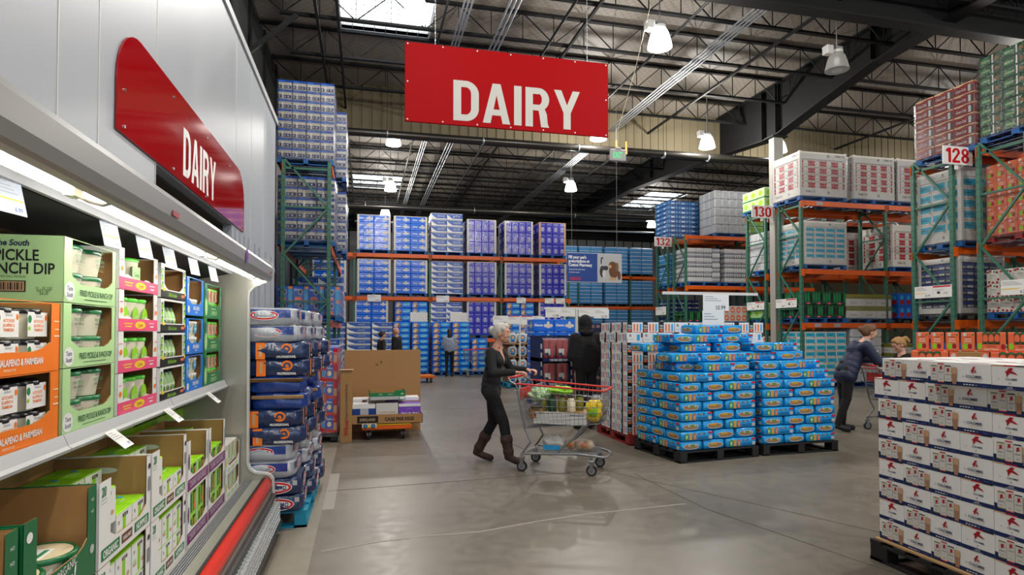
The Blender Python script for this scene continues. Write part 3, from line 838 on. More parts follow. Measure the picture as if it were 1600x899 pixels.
def load(kind, x, y, z, w, d, h, n, label, group=None, rz=0, pal='pallet_blue', boards=None, wrap=False, cap=None, sides='FLR', ph=.14, name='pallet_load', jit=0, pname='carton', cat='pallet load', topped=None):
    """a stack of n = (nx, ny, nz) cartons on a pallet, tied into one load; (x, y) is the centre of its footprint"""
    if x > 11.9 and y < 26 and z < 5.3 and x-w/2 < 12.1: w = min(w, 1.42); x = 12.1+w/2
    t = thing(name, label, cat, (x, y, z), rz, group)
    if pal: put(pallet_mesh(w, d, pal, ph), 'pallet', t)
    else: ph = 0
    nx, ny, nz = n; cw, cd, ch = w/nx, d/ny, (h - (2*cap if cap else 0))/nz
    z0 = ph + (cap or 0)
    for k in range(nz):
        for j in range(ny):
            for i in range(nx):
                if not (j == 0 or (i == 0 and 'L' in sides) or (i == nx-1 and 'R' in sides) or k == nz-1): continue
                if topped and k >= nz-1 and (i, j) in topped: continue
                put(carton_mesh(kind, cw, cd, ch, i*3 + k*7, pname), pname, t, (-w/2 + i*cw + random.uniform(-jit, jit), -d/2 + j*cd + random.uniform(-jit, jit)*.5, z0 + k*ch))
    if nx > 2 or ny > 2:
        f = MB(); f.box(-w/2+.1, -d/2+.1, z0, w/2-.1, d/2-.1, z0+ch*nz-.02-(ch if topped else 0), 'kraft_dark'); f.build('inner_stack', t)
    if cap:
        for zz, nm_ in ((ph, 'carton_tray'), (ph+h-cap, 'carton_lid')):
            f = MB()
            f.box(-w/2-.008, -d/2-.008, zz, w/2+.008, d/2+.008, zz+cap, 'offwhite', .01)
            bx = (-w/2-.008, -d/2-.008, zz, w/2+.008, d/2+.008, zz+cap)
            for c in 'FL':
                q = f.face(c, bx)
                if kind == 'redband': f.text(q, '3086130', .22 if zz == ph else .85, .6, .3, 'darkgrey', 1, .01)
                f.rect(q, .58, .35, .63, .7, 'grey')
            f.build(nm_, t)
    if cap or boards:
        bm2 = 'offwhite' if cap else boards; k_ = ('board', round(h, 3), bm2)
        if k_ not in CM:
            f = MB(); f.box(0, -.01, 0, .065, -.002, h+.01, bm2); f.box(-.01, -.01, 0, -.002, .065, h+.01, bm2); CM[k_] = f.mesh('corner_board')
        for (sx, sy, r_) in ((-w/2, -d/2, 0), (w/2, -d/2, PI/2), (w/2, d/2, PI), (-w/2, d/2, -PI/2)): put(CM[k_], 'corner_board', t, (sx, sy, ph), r_)
    if boards:
        f = MB(); f.box(-w/2, -d/2-.008, ph+h-.01, w/2, d/2, ph+h+.012, boards); f.build('top_board', t)
    if wrap: put(film_mesh(w, d, h), 'stretch_film', t, (0, 0, ph*.6))
    return t

# ---- the tissue rack at the far side
cx3 = [-1.3, .33, 1.71, 3.12, 4.5, 6.02, 7.44]
wid = [1.2, 1.22, 1.26, 1.24, 1.16, 1.16, 1.12]
kinds = ['tissue_blue', 'tissue_blue', 'tissue_blue', 'bundle', 'tissue_purple', 'tissue_purple', 'tissue_purple']
cnt = {'tissue_blue': (2, 2, 5), 'bundle': (2, 2, 6), 'tissue_purple': (4, 2, 3)}
col = ['at the left end', 'second from the left', 'third from the left', 'fourth from the left', 'just right of middle', 'second from the right', 'at the right end']
kn = {'tissue_blue': 'bright blue facial tissue', 'bundle': 'blue and white bath tissue bales', 'tissue_purple': 'purple facial tissue', 'puppy': 'blue bath tissue with tan patches'}
for i in range(7):
    bo = 'offwhite' if kinds[i] != 'bundle' else None
    load(kinds[i], cx3[i], 24.05, 4.57, wid[i], 1.05, 1.32 + (.2 if i == 3 else 0), cnt[kinds[i]], 'load of %s, far rack top level, %s' % (kn[kinds[i]], col[i]), 'tissue loads on the far rack', boards='tan' if i == 6 else bo)
    load(kinds[i], cx3[i]+.01, 24.05, 2.93, wid[i], 1.05, 1.27, cnt[kinds[i]], 'load of %s, far rack middle level, %s' % (kn[kinds[i]], col[i]), 'tissue loads on the far rack', boards=bo)
low = ['tissue_blue', 'tissue_blue', 'puppy', 'bundle', 'tissue_purple', 'puppy', 'tissue_purple']
lx = [-1.3, .25, 1.75, 3.1, 4.5, 6.08, 7.42]
for i in range(7):
    load(low[i], lx[i], 24.05, 1.32, wid[i], 1.05, 1.3 if i < 6 else 1.33, {'puppy': (2, 2, 5), **cnt}[low[i]], 'load of %s, far rack bottom beam, %s' % (kn[low[i]].replace('bright ', ''), col[i]), 'tissue loads on the far rack', boards='offwhite' if low[i] in ('tissue_blue', 'tissue_purple') else None)
# ---- bottled water rack
wx = [10.05, 11.43, 12.88, 14.31]
wl = ['half hidden by the purple tissue', 'second from the left', 'third from the left', 'at the right end']
for i in range(4):
    for z, h, lv, nz in ((4.5, 1.4, 'top', 7), (2.9, 1.25, 'middle', 7), (1.32, 1.3, 'lower', 7), (0, 1.1, 'floor', 6)):
        load('water', wx[i], 30.05, z, 1.3, 1.05, h, (2, 2, nz), 'load of bottled water, farthest rack %s level, %s' % (lv, wl[i]), 'bottled water loads', pal='pallet_black')

# ---- left rack: bath tissue
RZ = PI/2
load('bath', -1.29, 14.66, 5.3, 1.2, 1.25, 1.72, (4, 3, 8), 'tall wrapped load of bath tissue on top of the left rack', 'bath tissue loads', wrap=True)
load('bath', -1.12, 16.1, 5.3, 1.32, 1.25, 1.6, (3, 3, 7), 'wrapped load of bath tissue behind the tallest one on the left rack', 'bath tissue loads', wrap=True)
load('bath', -1.27, 14.74, 3.5, 1.22, 1.22, 1.42, (3, 3, 6), 'wrapped load of bath tissue on the middle level of the left rack', 'bath tissue loads', wrap=True)
load('bath', -1.12, 16.12, 3.5, 1.32, 1.22, 1.42, (3, 3, 6), 'wrapped load of bath tissue behind the middle one on the left rack', 'bath tissue loads', wrap=True)
load('soap', -1.22, 14.75, 1.84, 1.34, 1.2, .62, (4, 3, 2), 'low load of blue and orange bag boxes on the left rack', 'storage bag loads', wrap=True)
load('soap', -1.22, 16.2, 1.84, 1.34, 1.2, .62, (4, 3, 2), 'second load of blue and orange bag boxes further along the left rack', 'storage bag loads')
load('bundle', -1.22, 17.6, 1.84, 1.3, 1.2, 1.1, (2, 2, 5), 'load of blue bath tissue bales further along the left rack', 'bath tissue loads')
load('bundle', -1.2, 14.9, 0, 1.3, 1.2, 1.3, (3, 2, 7), 'load of blue and white bath tissue on the floor below the left rack', 'bath tissue loads')
load('bundle', -1.2, 16.4, 0, 1.3, 1.2, 1.3, (3, 2, 7), 'second floor load of blue and white bath tissue below the left rack', 'bath tissue loads')
load('redblue', -.72, 9.68, 0, .7, 1.15, 1.22, (3, 4, 5), 'stack of red and blue bag boxes on a black pallet beside the charcoal', pal='pallet_black', wrap=True)
load('redblue', -1.2, 12.4, 0, 1.0, 1.1, 1.1, (4, 4, 5), 'stack of red and blue bag boxes on a pallet, second one back', pal='pallet_black')

# ---- rack 132
load('water_blue', 12.72, 22.95, 5.32, 1.4, 1.1, 1.5, (3, 2, 8), 'wrapped load of deep blue water on top of the far half of rack 132', 'blue water loads', wrap=True)
load('water_blue', 14.15, 22.95, 5.32, 1.15, 1.1, 1.4, (3, 2, 8), 'second load of deep blue water on rack 132, behind the first', 'blue water loads')
load('cottonwhite', 14.05, 21.55, 5.32, 1.55, 1.15, 1.68, (5, 3, 5), 'wrapped white load of bath tissue on top of rack 132', wrap=True)
load('green', 15.9, 22.95, 5.32, 1.2, 1.1, 1.5, (3, 2, 5), 'lime green load behind the white column on rack 132')
load('dark', 12.83, 21.55, 3.37, 1.5, 1.1, 1.33, (4, 3, 7), 'white and dark printed cans on the middle level of rack 132, left load', 'white and dark can loads')
load('dark', 14.5, 21.55, 3.37, 1.55, 1.1, 1.33, (4, 3, 7), 'white and dark printed cans on the middle level of rack 132, right load', 'white and dark can loads')
load('water', 12.72, 22.95, 3.37, 1.3, 1.1, 1.3, (3, 2, 7), 'load of pale blue water on the middle level of the far half of rack 132')
load('darknavy', 14.2, 22.95, 3.37, 1.3, 1.1, 1.3, (4, 2, 8), 'navy load on the middle level of the far half of rack 132')
load('greenbottle', 12.7, 21.55, 1.84, 1.2, 1.1, .4, (4, 3, 1), 'single layer of green bottles on the lower level of rack 132')
load('orangebottle', 14.3, 21.55, 1.84, 1.3, 1.1, .62, (5, 3, 2), 'orange and white jugs on the lower level of rack 132')
load('darknavy', 12.72, 22.95, 1.84, 1.3, 1.1, .9, (4, 2, 5), 'navy load on the lower level of the far half of rack 132')
load('redband', 14.5, 21.55, 0, 1.3, 1.1, 1.2, (4, 3, 6), 'red and white cartons on the floor below rack 132')

# ---- rack 130
for i, (x, w, lb) in enumerate(((12.75, 1.56, 'at the aisle end'), (14.5, 1.42, 'second from the aisle end'), (16.05, 1.4, 'third from the aisle end'))):
    load('redband', x, 15.2, 5.32, w, 1.15, 1.27, (4, 3, 4), 'wrapped white load with red bands on top of rack 130, ' + lb, 'white and red tissue loads', cap=.22, wrap=True)
load('cyanbox', 12.72, 15.2, 3.37, 1.5, 1.12, 1.24, (4, 3, 6), 'white framed load of cyan labelled cartons on the middle level of rack 130', 'cyan and white loads', cap=.17, wrap=True)
load('redband', 15.85, 15.2, 3.37, 1.4, 1.12, 1.25, (4, 3, 4), 'white and red load on the middle level of rack 130, second bay', 'white and red tissue loads', cap=.2)
load('redband', 15.5, 16.75, 3.37, 1.4, 1.12, 1.25, (4, 3, 4), 'white and pinkish red load on the far half of rack 130', 'white and red tissue loads', cap=.2)
load('greenbottle', 12.72, 15.2, 1.84, 1.4, 1.1, .76, (4, 3, 2), 'green bottle cases on a blue pallet on the lower level of rack 130', 'green bottle loads')
load('olive', 14.3, 15.2, 1.84, 1.6, 1.1, .7, (3, 3, 2), 'wrapped olive and white cases on the lower level of rack 130', wrap=True)
load('pepsi', 15.95, 15.2, 1.84, 1.2, 1.1, .75, (5, 3, 2), 'blue and red drink cases on the lower level of rack 130', pal='pallet_black')
load('cyanbox', 12.75, 15.2, 0, 1.4, 1.1, 1.45, (4, 3, 8), 'cyan and white sparkling water cartons on the floor under rack 130', jit=.02)
load('cottonwhite', 14.2, 15.2, 0, 1.1, 1.1, 1.55, (3, 3, 6), 'white wrapped packs on the floor under rack 130')
load('olive', 15.4, 15.0, 0, 1.1, 1.1, 1.1, (3, 3, 4), 'olive and white cases on the floor under rack 130')
load('green', 12.4, 16.8, 5.32, .8, 1.1, .62, (2, 3, 2), 'lime green load on top of the far half of rack 130')
load('cottonwhite', 12.72, 16.8, 3.37, 1.35, 1.1, 1.2, (4, 3, 5), 'white load on the middle level of the far half of rack 130')
load('green', 12.72, 16.8, 1.84, 1.3, 1.1, .5, (4, 3, 1), 'low green load on the far half of rack 130')
load('orangebottle', 12.72, 16.8, 0, 1.3, 1.1, 1.3, (5, 3, 4), 'orange and white jugs on the floor under the far half of rack 130')
load('dark', 17.4, 16.75, 3.37, 1.3, 1.1, 1.2, (4, 3, 6), 'white and dark load deep in rack 130')

# ---- rack 128
load('coke', 12.7, 10.38, 5.32, 1.15, 1.36, 1.32, (2, 3, 6), 'wrapped load of red soda cases with blue pallet on top of rack 128', wrap=True)
load('coke', 14.1, 10.38, 5.32, 1.15, 1.36, 1.3, (2, 3, 6), 'second load of red soda cases behind the first on rack 128', 'red soda loads')
load('sprite', 12.75, 8.95, 5.4, 1.15, 1.38, 1.62, (2, 3, 8), 'wrapped load of dark green soda cases on top of rack 128', wrap=True)
load('cyanbox', 12.72, 10.5, 3.37, 1.3, 1.0, 1.55, (3, 3, 5), 'wrapped white and cyan carton load on the middle level of rack 128', 'cyan and white loads', cap=.2, wrap=True)
load('guava', 12.85, 8.95, 3.37, 1.3, 1.2, 1.42, (6, 6, 5), 'wrapped load of orange guava cartons on the middle level of rack 128', pal='pallet_red', wrap=True)
load('darknavy', 12.72, 10.55, 1.84, 1.2, .95, 1.2, (3, 3, 7), 'navy and white load on a kraft tray, lower level of rack 128', pal='pallet_black', cap=.12, wrap=True)
load('cherry', 12.8, 9.05, 1.84, 1.2, 1.05, .85, (4, 4, 3), 'white cartons printed with cherries on the lower level of rack 128')
load('darknavy', 15.6, 10.6, 3.37, 1.3, 1.0, 1.3, (3, 3, 6), 'navy load deeper inside rack 128')
load('pepsi', 12.8, 10.6, 0, 1.2, 1.0, 1.2, (5, 3, 4), 'blue and red drink cases on the floor under rack 128')
load('cherry', 12.8, 9.1, 0, 1.2, 1.0, 1.2, (4, 4, 4), 'white cherry cartons on the floor under rack 128')

# ---- aisle numbers
for s_, x, y in (('128', 11.85, 9.85), ('130', 11.7, 15.92), ('132', 11.7, 22.2)):
    b = MB(); bx = (-.38, -.012, -.19, .38, .012, .19); b.box(*bx, 'white', .003)
    for c in 'FB': sign_text(b, b.face(c, bx), s_, .09, .88, .1, .9, 'red', .08)
    t = thing('aisle_sign', {'128': 'red and white number board 128 on the nearest rack', '130': 'red and white number board 130 on the rack behind the white column', '132': 'red and white number board 132 on the rack with blue water'}[s_], 'aisle sign', (x, y, 5.22), 0, None)
    b.build('board', t)
    b = MB(); b.bar((.2, .01, -.1), (.31, .2, -.25), .03, .03, 'white'); b.box(-.05, .012, -.28, .03, .03, -.15, 'white'); b.build('bracket', t)

# ---- price boards on the rack ends
def price_board(x, y, z, w, h, price, label, face='L', red=None, yellow=False, name='price_sign', rz=None):
    b = MB(); bx = (-w/2, -.004, -h/2, w/2, .004, h/2); b.box(*bx, 'white')
    f = b.face('F', bx)
    pw = .5 if red else 1
    for k in range(3): b.rect(f, .04, .86-.1*k, pw*(.5+.1*k), .89-.1*k, 'grey')
    if price: b.text(f, price, pw*.74, .2, .2, 'black', .9, .005, maxw=.42*pw)
    if yellow: b.rect(f, .03, .38, pw*.6, .44, 'yellow')
    if red: b.rect(f, .51, .84, .98, .96, 'red'); b.rect(f, .56, .6, .8, .64, 'grey'); b.rect(f, .62, .3, .7, .5, 'darkgrey'); b.text(f, 'SAVE', .84, .35, .16, 'grey', .8, .01, maxw=.2); b.rect(f, .505, .05, .51, .95, 'lightgrey')
    return b.build(name, None, (x, y, z), rz if rz is not None else (-PI/2 if face == 'L' else 0), label=label, cat='price sign')
price_board(11.994, 10.58, 2.46, .88, .26, '8.79', 'price sign reading 8.79 with a red bar on rack 128', red=True, yellow=True)
price_board(11.994, 8.85, 2.44, .56, .29, '6.39', 'price sign reading 6.39 on the near post of rack 128', yellow=True)
price_board(11.994, 15.29, 2.42, .9, .26, '4.59', 'price sign with a red bar on the posts of rack 130', red=True)
price_board(11.994, 16.72, 2.4, .86, .25, '5.99', 'price sign with a red bar on the far frame of rack 130', red=True)
price_board(11.994, 23.0, 2.45, .9, .34, '4.99', 'price sign on the far frame of rack 132')
for x, lb in ((.35, 'first from the left'), (2.95, 'next to the middle post')):
    price_board(x, 23.46, 2.86, .5, .26, '19.99', 'small price sign clipped to the far orange beam, ' + lb, face='F')
for x, lb in ((6.1, 'above the puppy coloured packs'), (7.28, 'left of the rack end'), (7.75, 'at the rack end')):
    price_board(x, 23.46, 2.84, .38, .22, '17.99', 'small price sign clipped to the far orange beam, ' + lb, face='F')

# barcode stickers on the orange beams
for x, y, z, l in ((12.5, 14.61, 1.77, 'left one'), (13.15, 14.61, 1.77, 'middle one'), (14.35, 14.61, 1.77, 'right one'), (12.6, 14.61, 5.25, 'top beam')):
    b = MB(); bx = (-.11, -.002, -.045, .11, .0, .045); b.box(*bx, 'lightgrey'); f = b.face('F', bx)
    for k in range(8): b.rect(f, .08+.11*k, .15, .13+.11*k, .85, 'grey')
    b.build('beam_sticker', None, (x, y, z), label='barcode sticker on the orange beam of rack 130, ' + l, cat='sticker')
# ------------------------------------------------------------ box wall with its sign
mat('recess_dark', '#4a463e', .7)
f = MB()
X = -1.6
f.box(X-.1, -3, 2.92, X, 11.8, 5.47, 'case_panel'); f.box(X-.1, -3, 0, X, 5.23, 2.92, 'case_panel'); f.box(X-.1, 8.05, 0, X, 11.8, 2.92, 'case_panel')
f.box(X-.9, 11.7, 0, X, 11.8, 5.47, 'case_panel'); f.box(X-.9, -3, 5.4, X, 11.8, 5.47, 'case_panel')
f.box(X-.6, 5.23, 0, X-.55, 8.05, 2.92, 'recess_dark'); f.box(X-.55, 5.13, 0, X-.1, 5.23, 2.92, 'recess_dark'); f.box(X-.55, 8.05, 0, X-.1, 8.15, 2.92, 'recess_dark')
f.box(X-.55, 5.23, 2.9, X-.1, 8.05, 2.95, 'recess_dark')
for y in (1.6, 2.6, 3.68, 4.19, 5.24, 8.25, 9.3, 10.4): f.box(X, y-.005, 2.2, X+.003, y+.005, 5.44, 'offwhite')
for y in (8.2, 8.5, 8.8, 9.1, 9.6, 10.0, 10.6, 11.2): f.box(X, y, 0, X+.02, y+.03, 2.9, 'case_panel')
f.box(X-.02, -3, 5.4, X+.03, 11.8, 5.5, 'lightgrey')
for y in (5.9, 6.4, 6.9, 7.6): f.box(X-.5, y, 2.55, X+.05, y+.012, 2.562, 'offwhite')
struct(f, 'wall_box')
t = thing('wall_sign', 'red wall sign reading DAIRY, rounded at its top corners, on the grey box wall', 'sign', (X+.005, 4.43, 2.93), PI/2)
f = MB(); W, H, r = 4.3, .76, .42
pts = [(0, 0), (W, 0)] + [(W-r+r*math.cos(a), H-r+r*math.sin(a)) for a in [PI/2*k/8 for k in range(9)]] + [(r-r*math.sin(a), H-r+r*math.cos(a)) for a in [PI/2*k/8 for k in range(9)]]
mat('acrylic_red', '#a50510', .07, bump=.05, bscale=1.2, bdist=.02)
f.prism(pts, -.012, 0, 'acrylic_red'); f.build('panel', t)
f = MB(); fr = (Vector((0, -.0135, 0)), Vector((W, 0, 0)), Vector((0, 0, H)))
sign_text(f, fr, 'DAIRY', .345, .625, .09, .66, 'white'); f.build('lettering', t)
f = MB()
for a in (.12, 1.2, 2.3, 3.4, 4.2):
    for z in (.05, .66 if 1 < a < 4 else .3): f.cyl((a, -.02, z), (a, -.012, z), .012, 'chrome')
f.build('screws', t, kind='stuff')

# ------------------------------------------------------------ refrigerated case
Y0, Y1 = -1.0, 5.1
case = thing('display_case', 'open refrigerated display case with lit canopy and red bumper, full of dips', 'refrigerated case', (-1.2, 2, 0))
def cb(b, name, **k):
    for i, p in enumerate(b.v): b.v[i] = (p[0]+1.2, p[1]-2, p[2])
    return b.build(name, case, **k)
f = MB(); f.prism([(-1.55, .1), (-.62, .1), (-.72, .3), (-.72, .36), (-.86, .36), (-.9, .4), (-1.55, .4)], Y0, Y1, 'steel_dark', 'Y')
f.box(-1.58, Y0, .0, -.75, Y1, .12, 'rubber'); cb(f, 'base')
f = MB(); f.box(-1.55, Y0, .4, -.88, Y1, .42, 'steel'); f.box(-.84, Y0, .415, -.765, Y1, .44, 'steel'); f.box(-.765, Y0, .41, -.75, Y1, .46, 'rubber'); cb(f, 'deck')
f = MB()
for k in range(5): f.box(-.905+.013*k, Y0, .41, -.9+.013*k, Y1, .437, 'grey')
for k in range(300): f.box(-.905, Y0+.02*k, .41, -.848, Y0+.02*k+.004, .43, 'grey')
cb(f, 'air_grille')
f = MB()
pts = [(-.75+.055*math.sin(a), .405+.05*math.cos(a)) for a in [PI*k/8 for k in range(9)]]
f.prism(pts, Y0, Y1-.03, 'bumper_red', 'Y'); f.v = f.v; f.sm = [True]*len(f.sm)
cb(f, 'bumper', label='red rounded bumper rail')
f = MB(); f.box(-.75, Y0, .33, -.7, Y1-.03, .352, 'steel'); f.cyl((-.685, Y0, .315), (-.685, Y1-.03, .315), .022, 'steel_dark'); f.box(-.74, Y0, .27, -.69, Y1-.03, .33, 'rubber'); cb(f, 'lower_rail')
f = MB(); f.box(-.71, Y0, .262, -.635, Y1-.04, .272, 'plate'); f.box(-.64, Y0, .07, -.633, Y1-.04, .27, 'plate')
mat('tread', '#dcdfe0', .25, metal=.5)
k = 0; y = Y0+.03
while y < Y1-.06:
    for j, z in enumerate((.1, .135, .17, .205, .24)):
        s_ = 1 if (k+j) % 2 else -1
        f.bar((-.632, y-.008, z-.008*s_), (-.632, y+.008, z+.008*s_), .003, .006, 'tread')
    for j, x in enumerate((-.695, -.672, -.65)):
        s_ = 1 if (k+j) % 2 else -1
        f.bar((x-.006*s_, y-.008, .273), (x+.006*s_, y+.008, .273), .005, .003, 'tread')
    y += .03; k += 1
cb(f, 'kick_plate', label='diamond plate kick panel')
f = MB(); f.box(-1.58, Y0, .4, -1.55, Y1, 2.1, 'steel'); cb(f, 'back_panel')
# end panel with its pale edge strip
prof = [(-1.58, .1), (-.68, .1), (-.68, .25), (-.69, .44), (-.71, .475), (-.75, .49), (-.82, .5), (-.86, .53), (-.875, .58), (-.88, 1.86), (-.875, 1.91), (-.84, 1.95), (-.75, 1.99), (-.715, 2.02), (-.70, 2.08), (-.72, 2.14), (-.76, 2.165), (-1.58, 2.165)]
f = MB(); f.prism(prof, Y1-.03, Y1, 'steel', 'Y'); cb(f, 'end_panel')
f = MB()
for a, b_ in zip(prof[1:-1], prof[2:]): f.bar((a[0], Y1-.02, a[1]), (b_[0], Y1-.02, b_[1]), .05, .014, 'gloss_white')
cb(f, 'edge_strip')
# canopy
f = MB()
f.prism([(-.72, 2.0), (-.705, 2.03), (-.7, 2.09), (-.715, 2.115), (-.74, 2.125), (-.77, 2.12), (-.76, 2.01), (-.735, 1.993)], Y0, Y1-.03, 'case_white', 'Y')
f.box(-1.56, Y0, 2.1, -.75, Y1-.03, 2.13, 'case_white')
cb(f, 'canopy')
f = MB(); f.box(-.79, Y0, 2.004, -.755, Y1-.03, 2.012, 'lightgrey'); f.box(-.87, Y0, 2.03, -.79, Y1-.03, 2.035, 'offwhite'); f.box(-.795, Y0, 2.006, -.79, Y1-.03, 2.035, 'cream'); cb(f, 'canopy_lip')
f = MB(); f.prism([(-1.32, 1.985), (-1.0, 2.05), (-1.0, 2.085), (-1.32, 2.02)], Y0, Y1-.03, 'iron_black', 'Y'); f.box(-1.012, Y0, 2.04, -.995, Y1-.03, 2.09, 'grey'); f.box(-1.56, Y0, 2.0, -1.32, Y1-.03, 2.02, 'steel_dark'); cb(f, 'air_duct')
f = MB(); f.ell((Vector((-.6985, 3.92, 2.02)), Vector((0, .085, 0)), Vector((0, 0, .085))), .5, .5, .5, .5, 'violet', 20); f.ell((Vector((-.698, 3.92, 2.02)), Vector((0, .085, 0)), Vector((0, 0, .085))), .5, .5, .3, .3, 'plum', 16); cb(f, 'round_badge')
f = MB(); f.box(-.7, 2.49, 2.035, -.698, 2.57, 2.055, 'crimson'); f.box(-.7, 4.93, 2.04, -.698, 4.95, 2.06, 'red'); cb(f, 'small_label')
mat('tube_light', (1, .97, .9), .4, emit=TUBE_E)
for a, b_ in ((-.9, .6), (.65, 2.02), (2.1, 3.5), (3.56, 4.72), (4.76, 4.98)):
    f = MB(); f.cyl((-.845, a, 2.014), (-.845, b_, 2.014), .0135, 'tube_light', n=10); cb(f, 'light_tube')
for y in (2.05, 3.53, 4.74):
    f = MB(); f.box(-.86, y-.03, 2.0, -.83, y+.03, 2.03, 'gloss_white'); f.tube([(-.845, y+.03, 2.01), (-.83, y+.06, 2.0), (-.8, y+.09, 1.995), (-.79, y+.13, 2.01)], .006, 'offwhite'); cb(f, 'light_connector')
# shelf
f = MB(); f.box(-1.55, Y0, 1.195, -1.05, Y1-.03, 1.22, 'steel'); cb(f, 'shelf')
for a, b_ in ((-1, 1.26), (1.265, 2.49), (2.495, 3.72), (3.725, 5.06)):
    f = MB(); f.prism([(-1.06, 1.225), (-1.045, 1.228), (-1.03, 1.19), (-1.018, 1.18), (-1.022, 1.168), (-1.05, 1.165), (-1.05, 1.22)], a, b_, 'lightgrey', 'Y'); cb(f, 'price_rail')

# ------------------------------------------------------------ price tags on the case
def case_tag(y, price, label, top=True, tilt=0):
    b = MB()
    if top:
        bx = (-.06, -.0008, -.11, .06, .0008, 0); b.box(*bx, 'tag_white'); f = b.face('F', bx)
        b.X = Matrix.Rotation(R(28), 4, 'X'); b.box(-.05, -.0008, 0, .05, .0008, .05, 'tag_white'); b.X = None
        b.text(f, price, .72, .14, .13, 'darkblue', .9, .004, slant=.2, maxw=.5); b.rect(f, .05, .38, .95, .42, 'yellow')
        for k in range(4): b.rect(f, .08, .86-.1*k, .5+.1*k, .885-.1*k, 'grey')
        return b.build('price_tag', None, (-1.02, y, 2.05), (R(-12), 0, R(80)), label=label, cat='price tag')
    bx = (-.055, -.0008, -.1, .055, .0008, 0); b.box(*bx, 'white'); f = b.face('F', bx)
    b.text(f, price, .7, .18, .15, 'darkblue', .9, .004, slant=.2, maxw=.5)
    for k in range(4): b.rect(f, .08, .85-.11*k, .5+.1*k, .875-.11*k, 'grey')
    return b.build('price_tag', None, (-1.018, y, 1.19), (R(-48), 0, R(92)), label=label, cat='price tag')
for y, p, l in ((2.05, '6.99', 'large hanging price tag reading 6.99 at the canopy, the nearest'), (2.78, '6.89', 'hanging price tag reading 6.89 above the pale green trays'),
                (3.17, '8.99', 'hanging price tag above the black crema box'), (3.55, '7.49', 'hanging price tag between the crema and the bottled sauce trays'),
                (4.02, '5.99', 'hanging price tag above the blue trays'), (4.5, '6.49', 'hanging price tag above the dark green trays, the farthest')):
    case_tag(y, p, l)
for y, p, l in ((2.82, '7.89', 'price tag tilted out under the shelf edge below the pale green trays'), (3.55, '12.99', 'price tag hanging below the bottled sauce trays'), (4.42, '9.99', 'price tag hanging from the shelf edge near the case end')):
    case_tag(y, p, l, top=False)

# ------------------------------------------------------------ tubs, bottles, trays
def mk_tub(name, lab, r, h, body, lid, deco, lidh=.018, rt=None):
    t = thing(name, lab, 'food tub'); rt = rt or r*1.08
    b = MB(); b.lathe((0, 0, 0), [(r*.9, 0), (rt, h-lidh)], body, n=20)
    deco(b, r, h); b.build('cup', t)
    b = MB(); b.lathe((0, 0, h-lidh), [(rt+.003, 0), (rt+.004, lidh*.7), (rt-.003, lidh), (rt-.008, lidh*.75)], lid, n=20)
    if r > .09: b.cyl((0, 0, h-lidh*.2), (0, 0, h-lidh*.15), rt-.012, 'beige', n=24); b.box(-rt*.7, -.03, h-lidh*.15, rt*.3, .05, h-lidh*.1, 'white'); b.box(-rt*.6, -.02, h-lidh*.1, rt*.2, -.005, h-lidh*.08, 'green')
    b.build('lid', t)
    return t
def front(r, h, w=.08): return (Vector((-w/2, -r-.0025, 0)), Vector((w, 0, 0)), Vector((0, 0, h)))
mat('tub_cream', '#e4dfc8', .3); mat('lid_green', '#17683a', .25); mat('lid_black', '#17171d', .2); mat('lid_lime', '#4cc42a', .3); mat('lid_clear', '#cfd3d0', .15)
def deco_pickle(b, r, h):
    f = front(r*1.05, h, .12); b.text(f, 'Taste of South', .5, .78, .07, 'navy', .9, .01, slant=.2, maxw=.8); b.text(f, 'FRIED PICKLE', .5, .6, .12, 'green', .8, .01, maxw=.9); b.text(f, 'AND RANCH', .5, .44, .11, 'darkgreen', .8, .01, maxw=.8)
    b.rect(f, .2, .3, .8, .31, 'green'); b.rect(f, .25, .22, .75, .23, 'tan')
def deco_arti(b, r, h):
    f = front(r*1.05, h, .125); b.rect(f, 0, .08, 1, .88, 'white'); b.text(f, 'Stonemill', .55, .75, .08, 'navy', .9, .0, slant=.2, maxw=.6); b.text(f, 'ARTICHOKE', .55, .58, .1, 'orange', .8, .02, maxw=.7); b.text(f, 'JALAPENO &', .55, .44, .1, 'orange', .8, .02, maxw=.7); b.text(f, 'PARMESAN', .55, .3, .1, 'orange', .8, .02, maxw=.7)
    b.ell(f, .1, .65, .09, .13, 'green'); b.ell(f, .08, .35, .06, .07, 'lime'); b.ell(f, .92, .7, .06, .1, 'orange')
def deco_crema(b, r, h):
    f = front(r*1.04, h, .085); b.ell(f, .5, .35, .5, .36, 'lime', 16); b.text(f, 'WHITE', .5, .34, .18, 'palegreen', .8, .03, maxw=.8, rot=.1)
def deco_bigcrema(b, r, h):
    f = front(r, h, .12); b.rect(f, .05, .2, .95, .75, 'palegreen'); b.text(f, 'Crema', .5, .5, .14, 'green', .8, .02, slant=.2, maxw=.7)
def deco_spread(b, r, h):
    f = front(r, h, .09); b.ell(f, .4, .5, .35, .3, 'skyblue'); b.text(f, 'SPREAD', .45, .5, .14, 'white', .8, .02, maxw=.6); b.ell(f, .85, .65, .08, .1, 'green')
def deco_chop(b, r, h):
    f = front(r, h, .07); b.rect(f, .1, .1, .5, .9, 'beige'); b.rect(f, .55, .1, .95, .9, 'salmon'); b.ell(f, .7, .5, .16, .2, 'crimson')
def deco_hummus(b, r, h):
    f = front(r, h, .16); b.rect(f, 0, .04, .36, .92, 'darkgreen'); b.rect(f, .38, .04, 1, .92, 'offwhite'); b.text(f, 'Humm!', .68, .5, .3, 'black', .8, .02, slant=.25, maxw=.6); b.text(f, 'ORGANIC', .74, .76, .1, 'black', .8, .0, maxw=.4)
    b.ell(f, .46, .78, .06, .1, 'tan'); b.rect(f, .05, .05, .3, .25, 'white')
TUB = {}
